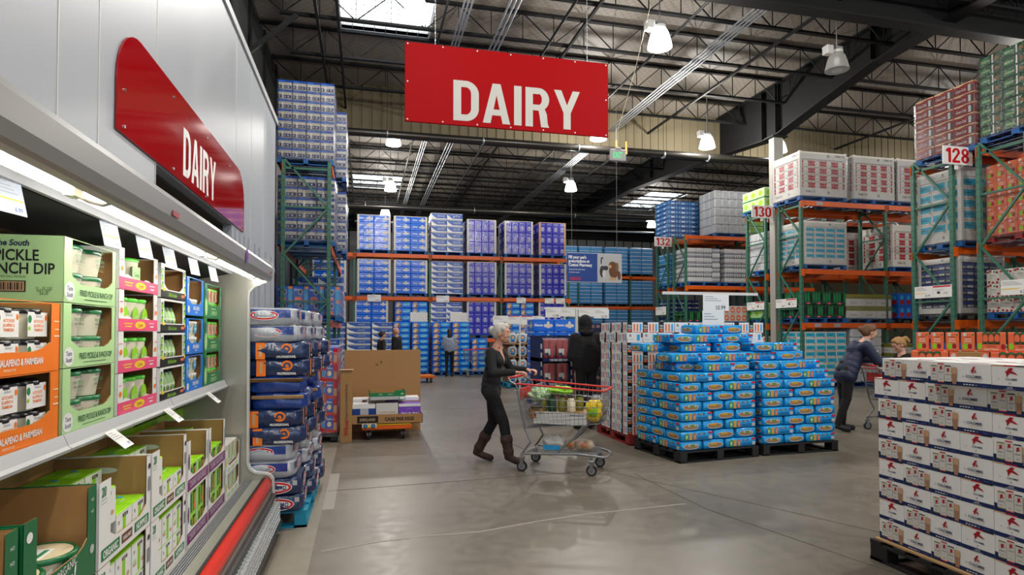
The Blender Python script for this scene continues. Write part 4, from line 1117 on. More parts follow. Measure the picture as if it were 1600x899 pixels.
def tub(kind):
    if kind not in TUB:
        a = {'pickle': ('dip_tub', .08, .108, 'tub_cream', 'lid_green', deco_pickle), 'arti': ('dip_tub', .08, .103, 'tub_cream', 'lid_black', deco_arti), 'crema': ('crema_jar', .053, .15, 'tub_cream', 'lid_lime', deco_crema),
             'bigcrema': ('crema_jar', .075, .16, 'tub_cream', 'lid_lime', deco_bigcrema), 'spread': ('spread_tub', .062, .1, 'tub_cream', 'lid_clear', deco_spread), 'chop': ('salad_cup', .04, .1, 'tub_cream', 'lid_lime', deco_chop), 'hummus': ('hummus_tub', .095, .12, 'tub_cream', 'lid_green', deco_hummus)}[kind]
        TUB[kind] = [mk_tub(a[0], 'x', *a[1:]), 0]
    return TUB[kind]
def put_tub(kind, x, y, z, label, group, rz=0):
    T = tub(kind)
    if not T[1]:
        o = T[0]; o.location = (x, y, z); o.rotation_euler = (0, 0, PI/2+rz); o['label'] = label; o['group'] = group; T[1] = 1
    else: o = dup(T[0], (x, y, z), PI/2+rz, label, group)
    return o
def mk_sauce():
    t = thing('sauce_bottle', 'x', 'sauce bottle')
    b = MB(); b.lathe((0, 0, 0), [(.026, 0), (.03, .01), (.03, .07), (.024, .095), (.013, .125), (.013, .135)], 'palegreen', n=14)
    b.lathe((0, 0, 0), [(.0305, .012), (.0307, .068)], 'white', n=14, cap=False); f = front(.0305, .07, .045); b.rect(f, .1, .2, .5, .9, 'lime'); b.ell(f, .3, .5, .2, .2, 'green'); b.rect(f, .55, .15, .95, .85, 'black'); b.text(f, 'Crema', .75, .5, .16, 'yellow', .8, .0, maxw=.36, rot=.2); b.build('bottle_body', t)
    b = MB(); b.cyl((0, 0, .133), (0, 0, .158), .016, 'black', n=14); b.build('cap', t); return t
SB = [mk_sauce(), 0]
def put_sauce(x, y, z, label, tilt=0):
    r_ = (0, R(tilt), PI/2) if tilt else PI/2
    if not SB[1]: o = SB[0]; o.location = (x, y, z); o.rotation_euler = r_ if tilt else (0, 0, PI/2); o['label'] = label; o['group'] = 'bottled sauces in the case'; SB[1] = 1
    else: o = dup(SB[0], (x, y, z), r_, label, 'bottled sauces in the case')
def tray(name, label, y0, z, w, h, d, x, outer, win, deco, inner='kraft', top=False, group=None, slot=False, backh=None, tilt=0, wavy=False):
    """open fronted display tray whose front faces the aisle; local x -> +y of the shop"""
    b = MB(); e = .004; a0, b0, a1, b1 = win
    th = h if top else h
    for (x0, x1) in ((0, e), (w-e, w)):
        b.box(x0, 0, 0, x1, d, th, outer)
    b.box(e, e, .002, w-e, d, .006, inner); b.box(0, d-e, 0, w, d, backh or h, inner)
    b.box(e, e*1.2, .002, e+.002, d-e, th-.004, inner); b.box(w-e-.002, e*1.2, .002, w-e, d-e, th-.004, inner)
    if top: b.box(0, 0, h-e, w, d, h, outer)
    # front with its cut-out
    W0, W1, H0, H1 = a0*w, a1*w, b0*h, b1*h
    n = 10; V = []; c = .03
    lip = [(W0 + (W1-W0)*k/n, H0 + ((.012*math.sin(k*1.1) - .02*math.sin(PI*k/n)) if wavy else (c*(1-min(1, math.sin(PI*k/n)*2.2)) if not top else 0))) for k in range(n+1)]
    for yy, fl in ((0, 1), (e, -1)):
        m_ = outer if fl == 1 else inner
        def q(P_): b.add([(p[0], yy, p[1]) for p in (P_ if fl == 1 else P_[::-1])], [tuple(range(len(P_)))], m_)
        q([(0, 0), (W0, 0), (W0, h), (0, h)]); q([(W1, 0), (w, 0), (w, h), (W1, h)])
        for p0, p1 in zip(lip, lip[1:]): q([(p0[0], 0), (p1[0], 0), p1, p0])
        if b1 < 1: q([(W0, H1), (W1, H1), (W1, h), (W0, h)])
    for p0, p1 in zip(lip, lip[1:]): b.add([(p0[0], 0, p0[1]), (p1[0], 0, p1[1]), (p1[0], e, p1[1]), (p0[0], e, p0[1])], [(0, 1, 2, 3)], inner)
    bx = (0, 0, 0, w, d, h); deco(b, b.face('F', bx), b.face('L', bx), win)
    if slot:
        f = (Vector((w-e-.0035, e, 0)), Vector((0, d, 0)), Vector((0, 0, h)))
        b.add([f[0] + f[1]*(.5+.17*math.cos(a)) + f[2]*(.8+.045*math.sin(a)) for a in [-2*PI*i/16 for i in range(16)]], [tuple(range(16))], 'offwhite')
    return b.build(name, None, (x, y0, z), PI/2 + tilt, label=label, cat='display tray', group=group)

SX = -1.065
# orange artichoke trays
def d_orange(b, F, L, w):
    b.text(F, 'ARTICHOKE, JALAPENO & PARMESAN', .5, .17, .09, 'white', .8, .03, maxw=.9); b.text(F, 'PREMIUM DIP', .5, .07, .035, 'cream', 1, .0, maxw=.3)
    b.rect(F, .93, .5, .99, .52, 'cream'); b.rect(F, .94, .6, .985, .615, 'cream'); b.rect(F, .93, .72, .985, .735, 'cream')
for k in range(2):
    nm = ('lower', 'upper')[k]; z = 1.222 + .24*k
    tray('display_tray', '%s orange display tray of artichoke dip at the near end' % nm, 1.87, z, .63, .238, .4, SX, 'orange', (.06, .3, .9, .99), d_orange, group='orange dip trays')
    for c in range(3):
        for r_ in range(2): put_tub('arti', SX-.1, 2.02+.178*c, z+.008+r_*.104, 'black lidded artichoke dip tub, %s orange tray, %s row, %s from near side' % (nm, ('bottom', 'top')[r_], ORD[c]), 'artichoke dip tubs')
# pale green pickle trays
def d_pgreen(b, F, L, w):
    b.ell(F, .1, .17, .085, .15, 'white', 16); b.text(F, 'Taste', .1, .22, .07, 'navy', .9, .02, slant=.2, maxw=.14); b.text(F, 'South', .1, .12, .07, 'navy', .9, .02, slant=.2, maxw=.14)
    b.text(F, 'FRIED PICKLE & RANCH DIP', .6, .17, .1, 'darkgreen', .75, .01, maxw=.7); b.rect(F, .35, .06, .8, .07, 'darkgreen')
    b.text(L, 'Taste of the South', .5, .88, .09, 'navy', .9, .03, slant=.15, maxw=.8); b.text(L, 'FRIED PICKLE', .5, .7, .17, 'black', .8, .02, maxw=.94); b.text(L, 'AND RANCH DIP', .52, .5, .17, 'black', .8, .02, maxw=.94)
    b.text(L, 'SOUR CREAM & CHOPPED DILL PICKLES', .5, .37, .035, 'darkgreen', .9, .0, maxw=.9); b.rect(L, .25, .14, .72, .31, 'black'); b.rect(L, .26, .155, .71, .295, 'tan')
    for k in range(26): b.rect(L, .27+.0168*k, .17, .27+.0168*k+(.004 + .004*(k*7 % 3)), .28, 'black')
    b.text(L, '12 - 32 OZ', .86, .2, .04, 'darkgreen', .9, .0, maxw=.2); b.text(L, '24 LB', .86, .12, .04, 'darkgreen', .9, .0, maxw=.2); b.text(L, 'NET WT', .86, .16, .04, 'darkgreen', .9, .0, maxw=.2)
for k in range(3):
    nm = ('bottom', 'middle', 'top')[k]; z = 1.222 + .243*k
    tray('display_tray', '%s pale green display tray of pickle dip' % nm, 2.52, z, .475, .24, .42, SX, 'palegreen', (.14, .3, .92, .99), d_pgreen, group='pale green dip trays', slot=False)
    for c in range(2):
        for r_ in range(2): put_tub('pickle', SX-.095, 2.672+.18*c, z+.008+r_*.109, 'green lidded pickle dip tub, %s pale green tray, %s row, %s from near side' % (nm, ('bottom', 'top')[r_], ORD[c]), 'pickle dip tubs')
# pink and white crema trays
def d_pink(b, F, L, w):
    b.rect(F, 0, 0, 1, .3, 'pink'); b.ell(F, .52, .15, .14, .1, 'yellow', 10); b.text(F, 'Crema', .52, .15, .1, 'crimson', .9, .02, maxw=.22, rot=.08)
    b.rect(F, .12, .17, .32, .2, 'yellow'); b.rect(F, .14, .1, .3, .13, 'yellow'); b.rect(F, .75, .19, .9, .21, 'white'); b.rect(F, .78, .09, .88, .13, 'white')
    b.ell(F, .06, .5, .03, .07, 'orange', 8); b.ell(F, .94, .5, .03, .07, 'orange', 8); b.rect(F, .02, .7, .08, .72, 'pink'); b.rect(F, .92, .7, .98, .72, 'pink')
for k in range(4):
    nm = ('bottom', 'second', 'third', 'top')[k]; z = 1.222 + .19*k
    tray('display_tray', '%s pink and white display tray of crema jars' % nm, 3.03, z, .52, .187, .36, SX, 'white', (.12, .36, .88, 1.0), d_pink, group='pink crema trays', wavy=True)
    if k < 3:
        for c in range(3): put_tub('crema', SX-.075, 3.165+.125*c, z+.008, 'crema jar with bright green lid in the %s pink tray, %s from the near side' % (nm, ORD[c]), 'crema jars')
    else:
        for c in range(2): put_tub('bigcrema', SX-.12, 3.17+.2*c, z-.0+.01, 'large crema tub with green lid in the top pink tray, %s from the near side' % ORD[c], 'large crema tubs')
b = MB(); bx = (0, 0, 0, .46, .012, .3); b.box(*bx, 'black'); f = b.face('F', bx)
b.text(f, 'Cilantro', .4, .62, .16, 'yellow', .8, .02, slant=.2, maxw=.6); b.text(f, 'Crema', .5, .42, .17, 'lime', .8, .02, slant=.2, maxw=.6); b.ell(f, .8, .5, .13, .18, 'yellow'); b.ell(f, .68, .62, .1, .12, 'lime'); b.ell(f, .2, .84, .13, .09, 'red'); b.rect(f, .05, .28, .95, .32, 'lime')
for i in range(4): b.text(f, '///', .5+.13*i, .88, .1, 'grey', .8, .0, maxw=.1)
b.build('header_card', None, (SX-.24, 3.06, 1.8), PI/2, label='black header card reading Cilantro Crema behind the top pink tray', cat='display card')
# black and white sauce trays
def d_sauce(b, F, L, w):
    b.rect(F, .0, .0, 1, .22, 'black'); b.text(F, 'Chile Con Limon', .45, .11, .11, 'lime', .8, .02, slant=.2, maxw=.6); b.ell(F, .88, .12, .08, .05, 'salmon')
    for (x, y) in ((.06, .35), (.05, .55), (.06, .75), (.95, .35), (.95, .6), (.95, .82)): b.ell(F, x, y, .04, .07, 'lime', 8); b.ell(F, x, y+.08, .03, .04, 'green', 8)
    b.ell(F, .1, .24, .06, .05, 'yellow'); b.ell(F, .97, .2, .03, .06, 'yellow')
    b.text(L, 'Limon', .5, .5, .2, 'green', .8, .02, rot=PI/2, maxw=.5)
for k in range(4):
    nm = ('bottom', 'second', 'third', 'top')[k]; z = 1.222 + .188*k
    tray('display_tray', '%s black and white display tray of bottled sauce' % nm, 3.6, z, .46, .185, .36, SX, 'white', (.13, .25, .88, .92), d_sauce, group='sauce trays', top=(k < 3))
    if k < 3:
        for c in range(5): put_sauce(SX-.06, 3.69+.07*c, z+.008, 'pale green sauce bottle in the %s black and white tray, %s from the near side' % (nm, ORD[c]))
def d_blue(b, F, L, w):
    b.text(F, 'DIPS & SPREAD', .55, .2, .1, 'white', .7, .03, maxw=.5); b.text(F, 'CREAMY', .55, .09, .05, 'white', .9, .02, maxw=.4); b.ell(F, .1, .15, .06, .1, 'white'); b.rect(F, .04, .4, .07, .8, 'white'); b.rect(F, .93, .4, .96, .8, 'skyblue')
for k in range(3):
    nm = ('bottom', 'middle', 'top')[k]; z = 1.222 + (.225, .235, .24)[k]*k
    tray('display_tray', '%s bright blue display tray of spread' % nm, 4.09, z, .4, .225 if k < 2 else .24, .36, SX, 'blue', (.14, .3, .86, .98), d_blue, group='blue trays')
    for c in range(2):
        for r_ in range(2 if k < 2 else 1): put_tub('spread', SX-.08, 4.22+.142*c, z+.008+.101*r_, 'clear lidded spread tub, %s blue tray, %s row, %s from near side' % (nm, ('bottom', 'top')[r_], ORD[c]), 'spread tubs')
def d_dg(b, F, L, w):
    b.text(F, 'CHOPPED DIP', .55, .14, .12, 'palegreen', .7, .03, maxw=.45); b.rect(F, .4, .25, .65, .28, 'palegreen'); b.ell(F, .1, .3, .07, .25, 'palegreen'); b.rect(F, .03, .6, .1, .85, 'navy'); b.rect(F, .92, .3, .94, .7, 'palegreen')
for k in range(3):
    nm = ('bottom', 'middle', 'top')[k]; z = 1.222 + .238*k
    tray('display_tray', '%s dark green display tray at the case end' % nm, 4.51, z, .5, .235, .36, SX, 'green', (.16, .36, .88, .98), d_dg, group='dark green trays')
    for c in range(4):
        for r_ in range(2): put_tub('chop', SX-.06, 4.63+.1*c, z+.008+.101*r_, 'lime lidded salad cup, %s dark green tray, %s row, %s from near side' % (nm, ('bottom', 'top')[r_], ORD[c]), 'salad cups')

# ------------------------------------------------------------ lower deck
LX = -.93
mat('box_green', '#8fd018', .35); mat('tray_green', '#14683c', .4)
def d_humm(b, F, L, w):
    b.text(F, 'ORGANIC', .55, .3, .09, 'white', .8, .0, rot=.1, maxw=.3); b.text(F, 'Humm!', .45, .14, .2, 'white', .8, .03, slant=.25, rot=.1, maxw=.5)
    b.ell(F, .07, .85, .035, .05, 'white'); b.ell(F, .93, .3, .035, .05, 'lightgrey'); b.text(F, 'NO', .93, .85, .035, 'white', .9, .0, maxw=.05); b.text(F, 'NO', .93, .72, .035, 'white', .9, .0, maxw=.05)
    b.text(L, 'NO', .8, .8, .05, 'white', .9, .01, maxw=.1); b.rect(L, .6, .7, .9, .715, 'white'); b.text(L, 'NO', .8, .55, .05, 'white', .9, .01, maxw=.1); b.rect(L, .6, .45, .9, .465, 'white')
for i, (y0, hz) in enumerate(((.98, 0), (1.49, .0), (1.99, 0))):
    nm = ('nearest', 'second', 'third')[i]
    for lv in range(2):
        z = .42 + .32*lv
        tray('display_tray', '%s green hummus tray on the case floor, %s one' % (nm, ('lower', 'upper')[lv]), y0, z, .48, .315, .4, LX, 'tray_green', (.16, .36, .86, 1.0), d_humm, group='green hummus trays')
        for c in range(2):
            for q in range(2): put_tub('hummus', LX-.112-.212*q, y0+.124+.222*c, z+.008, 'green lidded hummus tub, %s %s tray, %s row, %s side' % (nm, ('lower', 'upper')[lv], ('front', 'back')[q], ('near', 'far')[c]), 'hummus tubs')
b = MB(); b.box(-.25, 0, 0, .25, .42, .006, 'lightgrey'); b.build('lid_card', None, (-.98, 1.55, 1.075), (R(0), R(4), PI/2), label='loose grey card lid lying on the second hummus tray', cat='card')
# white hummus cartons with green packs
def pack_mesh(kind):
    b = MB(); w, d, h = .16, .17, .138
    bx = (0, 0, 0, w, d, h); b.box(*bx, 'box_green', .003)
    for c in 'FLR':
        f = b.face(c, bx, .0006)
        if kind == 'cup':
            b.rect(f, 0, 0, 1, .97, 'white'); b.rect(f, .42, .05, .62, .8, 'lime'); b.rect(f, .4, .8, .75, .9, 'black'); b.text(f, 'KIRKLAND', .575, .85, .05, 'white', .8, .01, maxw=.3); b.ell(f, .2, .35, .13, .08, 'tan'); b.ell(f, .2, .42, .13, .07, 'palegreen'); b.ell(f, .8, .3, .1, .07, 'tan'); b.text(f, '20', .16, .72, .1, 'green', .8, .02)
        else:
            b.rect(f, .3, .1, .55, .85, 'green'); b.rect(f, .65, .1, .8, .85, 'crimson'); b.rect(f, .62, .82, .95, .92, 'black'); b.ell(f, .8, .3, .12, .1, 'salmon'); b.rect(f, 0, 0, .08, 1, 'white')
    f = b.face('T', bx, .0006); b.ell(f, .7, .5, .1, .08, 'skyblue'); b.rect(f, .1, .3, .5, .34, 'palegreen'); b.rect(f, .1, .45, .4, .49, 'palegreen'); b.text(f, 'KIRKLAND', .3, .7, .06, 'palegreen', .8, .01, maxw=.4)
    return b.mesh('green_carton')
PK = {k: pack_mesh(k) for k in ('cup', 'purple')}
def put_pack(kind, x, y, z, label, rz=0): return put(PK[kind], 'green_carton', None, (x, y, z), PI/2+rz, label=label, cat='food carton', group='green packs in the case')
def d_org(b, F, L, w):
    b.rect(F, .05, .06, .36, .2, 'green'); b.text(F, 'ORGANIC', .205, .13, .09, 'white', .8, .03, maxw=.27); b.rect(F, .4, .07, .6, .19, 'brown'); b.text(F, 'KIRKLAND', .5, .13, .05, 'white', .8, .02, maxw=.17); b.rect(F, .65, .07, .95, .2, 'green'); b.text(F, 'HUMMUS', .8, .135, .09, 'white', .8, .03, maxw=.26)
    b.text(F, '20', .08, .88, .12, 'green', .8, .02, maxw=.12); b.rect(F, .03, .78, .13, .785, 'green'); b.rect(F, .03, .74, .13, .745, 'green'); b.rect(F, .93, .5, .98, .7, 'grey'); b.ell(F, .955, .85, .025, .04, 'darkgrey')
    b.text(L, 'KEEP REFRIGERATED', .5, .5, .08, 'darkgrey', .8, .02, maxw=.6)
for i, y0 in enumerate((2.49, 3.05)):
    nm = ('near', 'far')[i]
    for lv in range(2):
        z = .42 + .315*lv; lvn = ('lower', 'upper')[lv]
        tray('display_tray', '%s white and green organic hummus tray, %s one' % (nm, lvn), y0, z, .55, .312, .38, LX, 'white', (.2, .24, .9, 1.0), d_org, group='white organic trays', slot=True)
        for c in range(3):
            for q in range(2):
                put_pack('cup', LX-.01-.175*q, y0+.02+.17*c, z+.008+(.12 if (q == 1 or (c == 0 and lv)) and lv else 0), 'hummus pack in the %s %s organic tray, %s row, %s from near side' % (nm, lvn, ('front', 'back')[q], ORD[c]))
            if lv == 0: put_pack('cup', LX-.01, y0+.02+.17*c, z+.148, 'upper hummus pack of the %s lower organic tray, %s from near side' % (nm, ORD[c]))
def d_plum(b, F, L, w):
    b.rect(F, 0, .04, 1, .26, 'plum'); b.text(F, 'CHUNKY GUACAMOLE', .5, .15, .11, 'lightgrey', .75, .02, maxw=.85); b.rect(F, .02, .21, .98, .22, 'lightgrey'); b.ell(F, .05, .6, .03, .16, 'plum'); b.text(F, 'ORGANIC', .95, .6, .08, 'green', .8, .02, rot=PI/2, maxw=.5)
for i, y0 in enumerate((3.63, 4.09)):
    nm = ('near', 'far')[i]
    for lv in range(2):
        z = .42 + .29*lv; lvn = ('lower', 'upper')[lv]
        tray('display_tray', '%s purple banded guacamole tray, %s one' % (nm, lvn), y0, z, .44, .288, .38, LX, 'white', (.12, .3, .88, 1.0), d_plum, group='purple banded trays')
        for c in range(2):
            for q in range(2): put_pack('purple', LX-.01-.175*q, y0+.05+.17*c, z+.008+(.1 if q and lv else 0), 'green guacamole pack in the %s %s purple banded tray, %s row, %s side' % (nm, lvn, ('front', 'back')[q], ('near', 'far')[c]))
            if lv == 0: put_pack('purple', LX-.01, y0+.05+.17*c, z+.148, 'upper green guacamole pack of the %s lower purple banded tray, %s side' % (nm, ('near', 'far')[c]))
def d_wh(b, F, L, w):
    for k in range(3): b.ell(F, .2+.28*k, .14, .1, .08, 'palegreen')
    b.ell(F, .04, .5, .03, .2, 'yellow')
for lv in range(2):
    z = .42 + .175*lv
    tray('display_tray', 'small white tray beside the case end, %s one' % ('lower', 'upper')[lv], 4.57, z, .46, .172, .36, LX, 'white', (.1, .3, .94, 1.0), d_wh, group='small white trays')
    for c in range(3):
        b = MB(); bx = (0, 0, 0, .12, .16, .15); b.box(*bx, 'offwhite', .003); f = b.face('F', bx); b.rect(f, .3, .1, .7, .9, 'palegreen'); b.rect(f, .8, .3, .95, .95, 'kraft'); f = b.face('T', bx); b.ell(f, .5, .6, .3, .2, 'orange'); b.ell(f, .5, .6, .22, .13, 'cream')
        b.build('food_carton', None, (LX-.012, 4.62+.125*c, z+.01+(.04 if lv else 0)), PI/2, label='small white carton, %s white tray at the case end, %s from near side' % (('lower', 'upper')[lv], ORD[c]), cat='food carton', group='small white cartons')
# back row on the case floor, stacked green packs
for i in range(18):
    y = 1.4 + .205*i; b = MB(); hh = .60 if i % 4 else .64
    bx = (0, 0, 0, .2, .2, hh); b.box(*bx, 'white', .003); b.box(-.001, -.001, hh-.16, .201, .201, hh+.001, 'box_green', .002)
    f = b.face('L', bx); b.text(f, 'KEEP REFRIGERATED', .5, .9, .035, 'darkgrey', .8, .02, maxw=.9)
    b.build('food_carton', None, (-1.338, y, .421), PI/2, label='tall green topped carton in the case back row, %s from near end' % (ORD[i] if i < 14 else 'fourteenth plus %s' % ORD[i-14]), cat='food carton', group='cartons in the back row')
# ------------------------------------------------------------ charcoal bags
def superell(b, w, d, h, m, e=.35, n=28, k=14, wob=.012, seed=1, ez=1.6):
    rnd = random.Random(seed); ph = [rnd.random()*6 for _ in range(6)]
    V = []
    sg = lambda x, p: math.copysign(abs(x)**p, x)
    for j in range(k+1):
        v = -PI/2 + PI*j/k
        for i in range(n):
            u = 2*PI*i/n
            x = w/2*sg(math.cos(v), e)*sg(math.cos(u), e); y = d/2*sg(math.cos(v), e)*sg(math.sin(u), e); z = h/2*sg(math.sin(v), e*ez)
            o = wob*(math.sin(u*5+ph[0]+v*3) + math.sin(u*9+ph[1]) + math.sin(v*7+ph[2]+u*2))*.5
            V.append((x + o*math.cos(u), y + o*math.sin(u), z + h/2 + o*.4))
    return b.add(V, [(j*n+i, j*n+(i+1) % n, (j+1)*n+(i+1) % n, (j+1)*n+i) for j in range(k) for i in range(n)], m, True)
def bag_mesh(kind, w, d, h, seed):
    b = MB()
    superell(b, w, d, h, {'silver': 'bag_silver', 'pro': 'bag_navy', 'navy': 'bag_navy', 'seam': 'bag_blue'}[kind], seed=seed, e=.28, ez=1.5, wob=.014)
    for fr in ((Vector((-w/2, -d/2-.006, 0)), Vector((w, 0, 0)), Vector((0, 0, h))), (Vector((w/2+.006, -d/2, 0)), Vector((0, d, 0)), Vector((0, 0, h)))):
        if kind in ('silver', 'navy'):
            if kind == 'silver': b.poly(fr, [(.1, .5), (.9, .45), (.9, .88), (.12, .9)], 'bag_blue')
            c = (.5, .58) if kind == 'silver' else (.6, .5); s_ = 1 if kind == 'silver' else 1.25
            b.ell(fr, c[0], c[1], .22*s_, .27*s_, 'white', 20); b.ell(fr, c[0], c[1], .21*s_, .24*s_, 'red', 20); b.ell(fr, c[0], c[1], .18*s_, .15*s_, 'white', 20); b.text(fr, 'KINGSFORD', c[0], c[1], .17*s_, 'navy', .8, .04, maxw=.3*s_)
            if kind == 'silver': b.text(fr, 'PROFESSIONAL', .5, .2, .08, 'grey', .9, .01, maxw=.4)
            else: b.rect(fr, .88, .6, .95, .85, 'lightgrey')
        elif kind == 'pro':
            b.rect(fr, .22, .06, .36, .94, 'orange'); b.ell(fr, .68, .62, .09, .27, 'orange', 14); b.ell(fr, .68, .62, .06, .17, 'bag_navy', 12); b.ell(fr, .68, .56, .03, .14, 'orange', 8)
            b.text(fr, 'PROFESSIONAL', .68, .2, .13, 'white', .8, .03, maxw=.5); b.rect(fr, .27, .2, .31, .8, 'tan')
        else:
            b.box(-w*.47, -d/2-.02, h*.66, w*.47, -d/2+.01, h*.84, 'kraft_light', .004); b.rect(fr, .1, .72, .9, .75, 'tan')
    return b.mesh('charcoal_bag')
LAY = ['navy', 'navy', 'silver', 'silver', 'pro', 'pro', 'seam', 'seam', 'pro', 'pro', 'silver', 'silver']
ph_ = .1365; BMS = {}
nm = {'silver': 'silver and blue', 'pro': 'navy orange striped', 'navy': 'dark navy', 'seam': 'blue kraft seamed'}
put(pallet_mesh(1.0, 1.5, 'pallet_teal'), 'pallet', None, (-.95, 5.98, 0), label='teal painted pallet under the charcoal bags', cat='pallet')
for l, kd in enumerate(LAY):
    off = (.02, .0, -.02, -.04, .03, .01, .04, .0, .06, .05, -.01, -.03)[l]
    if kd == 'seam': cells = [(-.7, .42, .6), (-1.13, .42, .6)]; rows = (5.47, 6.09)
    else: cells = [(-.755, .5, .5)]; rows = (5.41, 5.93, 6.45)
    for ci, (x, w, d) in enumerate(cells):
        for r_, y in enumerate(rows):
            kk = (kd, w, (l+r_) % 3)
            if kk not in BMS: BMS[kk] = bag_mesh(kd, w, d, ph_*1.1, 11+(l+r_) % 3)
            put(BMS[kk], 'charcoal_bag', None, (x + off + .05*r_ + random.uniform(-.012, .012), y + random.uniform(-.015, .015), .14 + l*ph_), random.uniform(-.03, .03),
                label='%s charcoal bag, %s layer up, %s row back%s' % (nm[kd], ORD[l], ORD[r_], ('', ', left one')[ci] if kd == 'seam' else ''), cat='charcoal bag', group='charcoal bags by the case end')

# ------------------------------------------------------------ carts and boxes of the stocker
def mk_dolly():
    t = thing('flat_dolly', 'orange flat dolly carrying dairy boxes beside a tall kraft carton', 'dolly')
    b = MB(); b.box(-.36, -.4, .155, .36, .4, .225, 'rack_orange', .01); b.build('platform', t)
    b = MB(); b.box(-.33, -.405, .225, .34, -.37, .235, 'yellow'); b.build('deck_strip', t)
    for sx in (-.26, .24):
        for sy in (-.3, .3):
            w = MB(); w.cyl((sx-.02, sy, .075), (sx+.02, sy, .075), .075, 'rubber', n=20); w.cyl((sx-.023, sy, .075), (sx+.023, sy, .075), .045, 'chrome', n=14); w.cyl((sx-.03, sy, .075), (sx+.03, sy, .075), .012, 'grey')
            c = w.build('wheel', t)
            f = MB(); f.box(sx-.035, sy-.03, .075, sx-.028, sy+.03, .155, 'grey'); f.box(sx+.028, sy-.03, .075, sx+.035, sy+.03, .155, 'grey'); f.box(sx-.04, sy-.04, .145, sx+.04, sy+.04, .157, 'grey'); f.build('caster_fork', t)
    b = MB(); b.box(-.36, -.415, .19, -.15, -.4, .25, 'offwhite', .004)
    for x in (-.31, -.2): b.cyl((x, -.418, .218), (x, -.414, .218), .03, 'navy', n=14); b.cyl((x, -.42, .218), (x, -.416, .218), .018, 'skyblue', n=12)
    b.rect((Vector((-.28, -.417, .2)), Vector((.05, 0, 0)), Vector((0, 0, .03))), 0, 0, 1, 1, 'yellow'); b.build('front_plate', t)
    return t
dol = mk_dolly(); dol.location = (.33, 9.5, 0)
d2 = dup(dol, (1.75, 19.2, 0), .1, 'empty orange flat dolly far back beside the tissue stacks')
b = MB(); bx = (0, 0, 0, 1.03, .62, .14); e = .008
for q in ((0, 0, 1.03, e), (0, .62-e, 1.03, .62), (0, 0, e, .62), (1.03-e, 0, 1.03, .62)): b.box(q[0], q[1], 0, q[2], q[3], .14, 'kraft')
b.box(0, 0, 0, 1.03, .62, e, 'kraft'); f = b.face('F', bx)
b.rect(f, .08, .15, .37, .85, 'black'); b.text(f, 'KIRKLAND', .225, .5, .3, 'tan', .8, .02, maxw=.26); b.text(f, 'CAGE FREE EGGS', .67, .5, .36, 'black', .8, .04, maxw=.58)
b.build('egg_tray', None, (-.18, 9.1, .24), label='kraft tray printed CAGE FREE EGGS on the orange dolly', cat='tray')
def sbox(name, x, y, z, w, d, h, m, label, deco=None, cat='box', rz=0):
    b = MB(); bx = (0, 0, 0, w, d, h); b.box(*bx, m, .003)
    if deco: deco(b, bx)
    return b.build(name, None, (x, y, z), rz, label=label, cat=cat)
def dd1(b, bx):
    f = b.face('F', bx); b.rect(f, 0, .78, 1, 1, 'white'); b.rect(f, .34, 0, .7, .78, 'lightgrey'); b.ell(f, .52, .1, .08, .14, 'red'); f = b.face('T', bx); b.rect(f, .02, .02, .98, .98, 'white')
def dd2(b, bx):
    f = b.face('F', bx); b.text(f, 'WHIPPING CREAM', .5, .55, .09, 'tan', .8, .02, maxw=.8); b.rect(f, .48, .25, .53, .42, 'darkgrey')
def dd3(b, bx):
    f = b.face('F', bx); b.rect(f, 0, .85, 1, 1, 'white'); b.text(f, 'HALF & HALF', .5, .42, .2, 'white', .8, .03, maxw=.85, rot=PI); b.rect(f, .42, .05, .72, .22, 'white'); b.rect(f, .35, .72, .6, .75, 'mauve')
sbox('dairy_box', -.165, 9.13, .25, .325, .27, .28, 'darkblue', 'blue dairy box with white top in the egg tray', dd1)
sbox('dairy_box', .17, 9.13, .25, .32, .27, .285, 'offwhite', 'white box of whipping cream in the egg tray', dd2)
sbox('dairy_box', .5, 9.13, .25, .32, .27, .275, 'violet', 'purple box reading HALF & HALF upside down in the egg tray', dd3)
sbox('dairy_box', -.165, 9.42, .25, .34, .28, .33, 'white', 'white dairy box behind the blue one in the egg tray', lambda b, bx: b.rect(b.face('F', bx), .4, .7, .6, .95, 'brown'))
sbox('dairy_box', .19, 9.42, .25, .3, .28, .33, 'violet', 'purple topped dairy box in the back row of the egg tray', lambda b, bx: b.rect(b.face('F', bx), 0, .8, .4, 1, 'white'))
sbox('dairy_box', .5, 9.42, .25, .32, .28, .34, 'white', 'white dairy box at the back right of the egg tray', lambda b, bx: (b.rect(b.face('F', bx), 0, .7, 1, .85, 'kraft'), b.rect(b.face('T', bx), .4, .4, .5, .5, 'darkgrey')))
b = MB(); bx = (0, 0, 0, .52, .3, .14); e = .006
b.box(0, 0, 0, .52, e, .11, 'green'); b.box(0, .3-e, 0, .52, .3, .14, 'kraft'); b.box(0, 0, 0, e, .3, .14, 'green'); b.box(.52-e, 0, 0, .52, .3, .14, 'green'); b.box(0, 0, 0, .52, .3, e, 'kraft'); b.box(.36, -.001, .0, .52, .004, .14, 'green')
f = b.face('F', (0, 0, 0, .52, .3, .12)); b.rect(f, .01, .05, .82, .45, 'lightgrey'); b.rect(f, .84, .08, .99, .42, 'white'); b.text(f, 'EGGS', .3, .72, .14, 'white', .9, .01, maxw=.3); b.rect(f, .5, .68, .65, .72, 'white'); b.ell(f, .91, .75, .04, .1, 'palegreen')
b.build('green_tray', None, (.08, 9.16, .535 + .045), R(2), label='empty green and white carton tray lying on the dairy boxes', cat='tray')
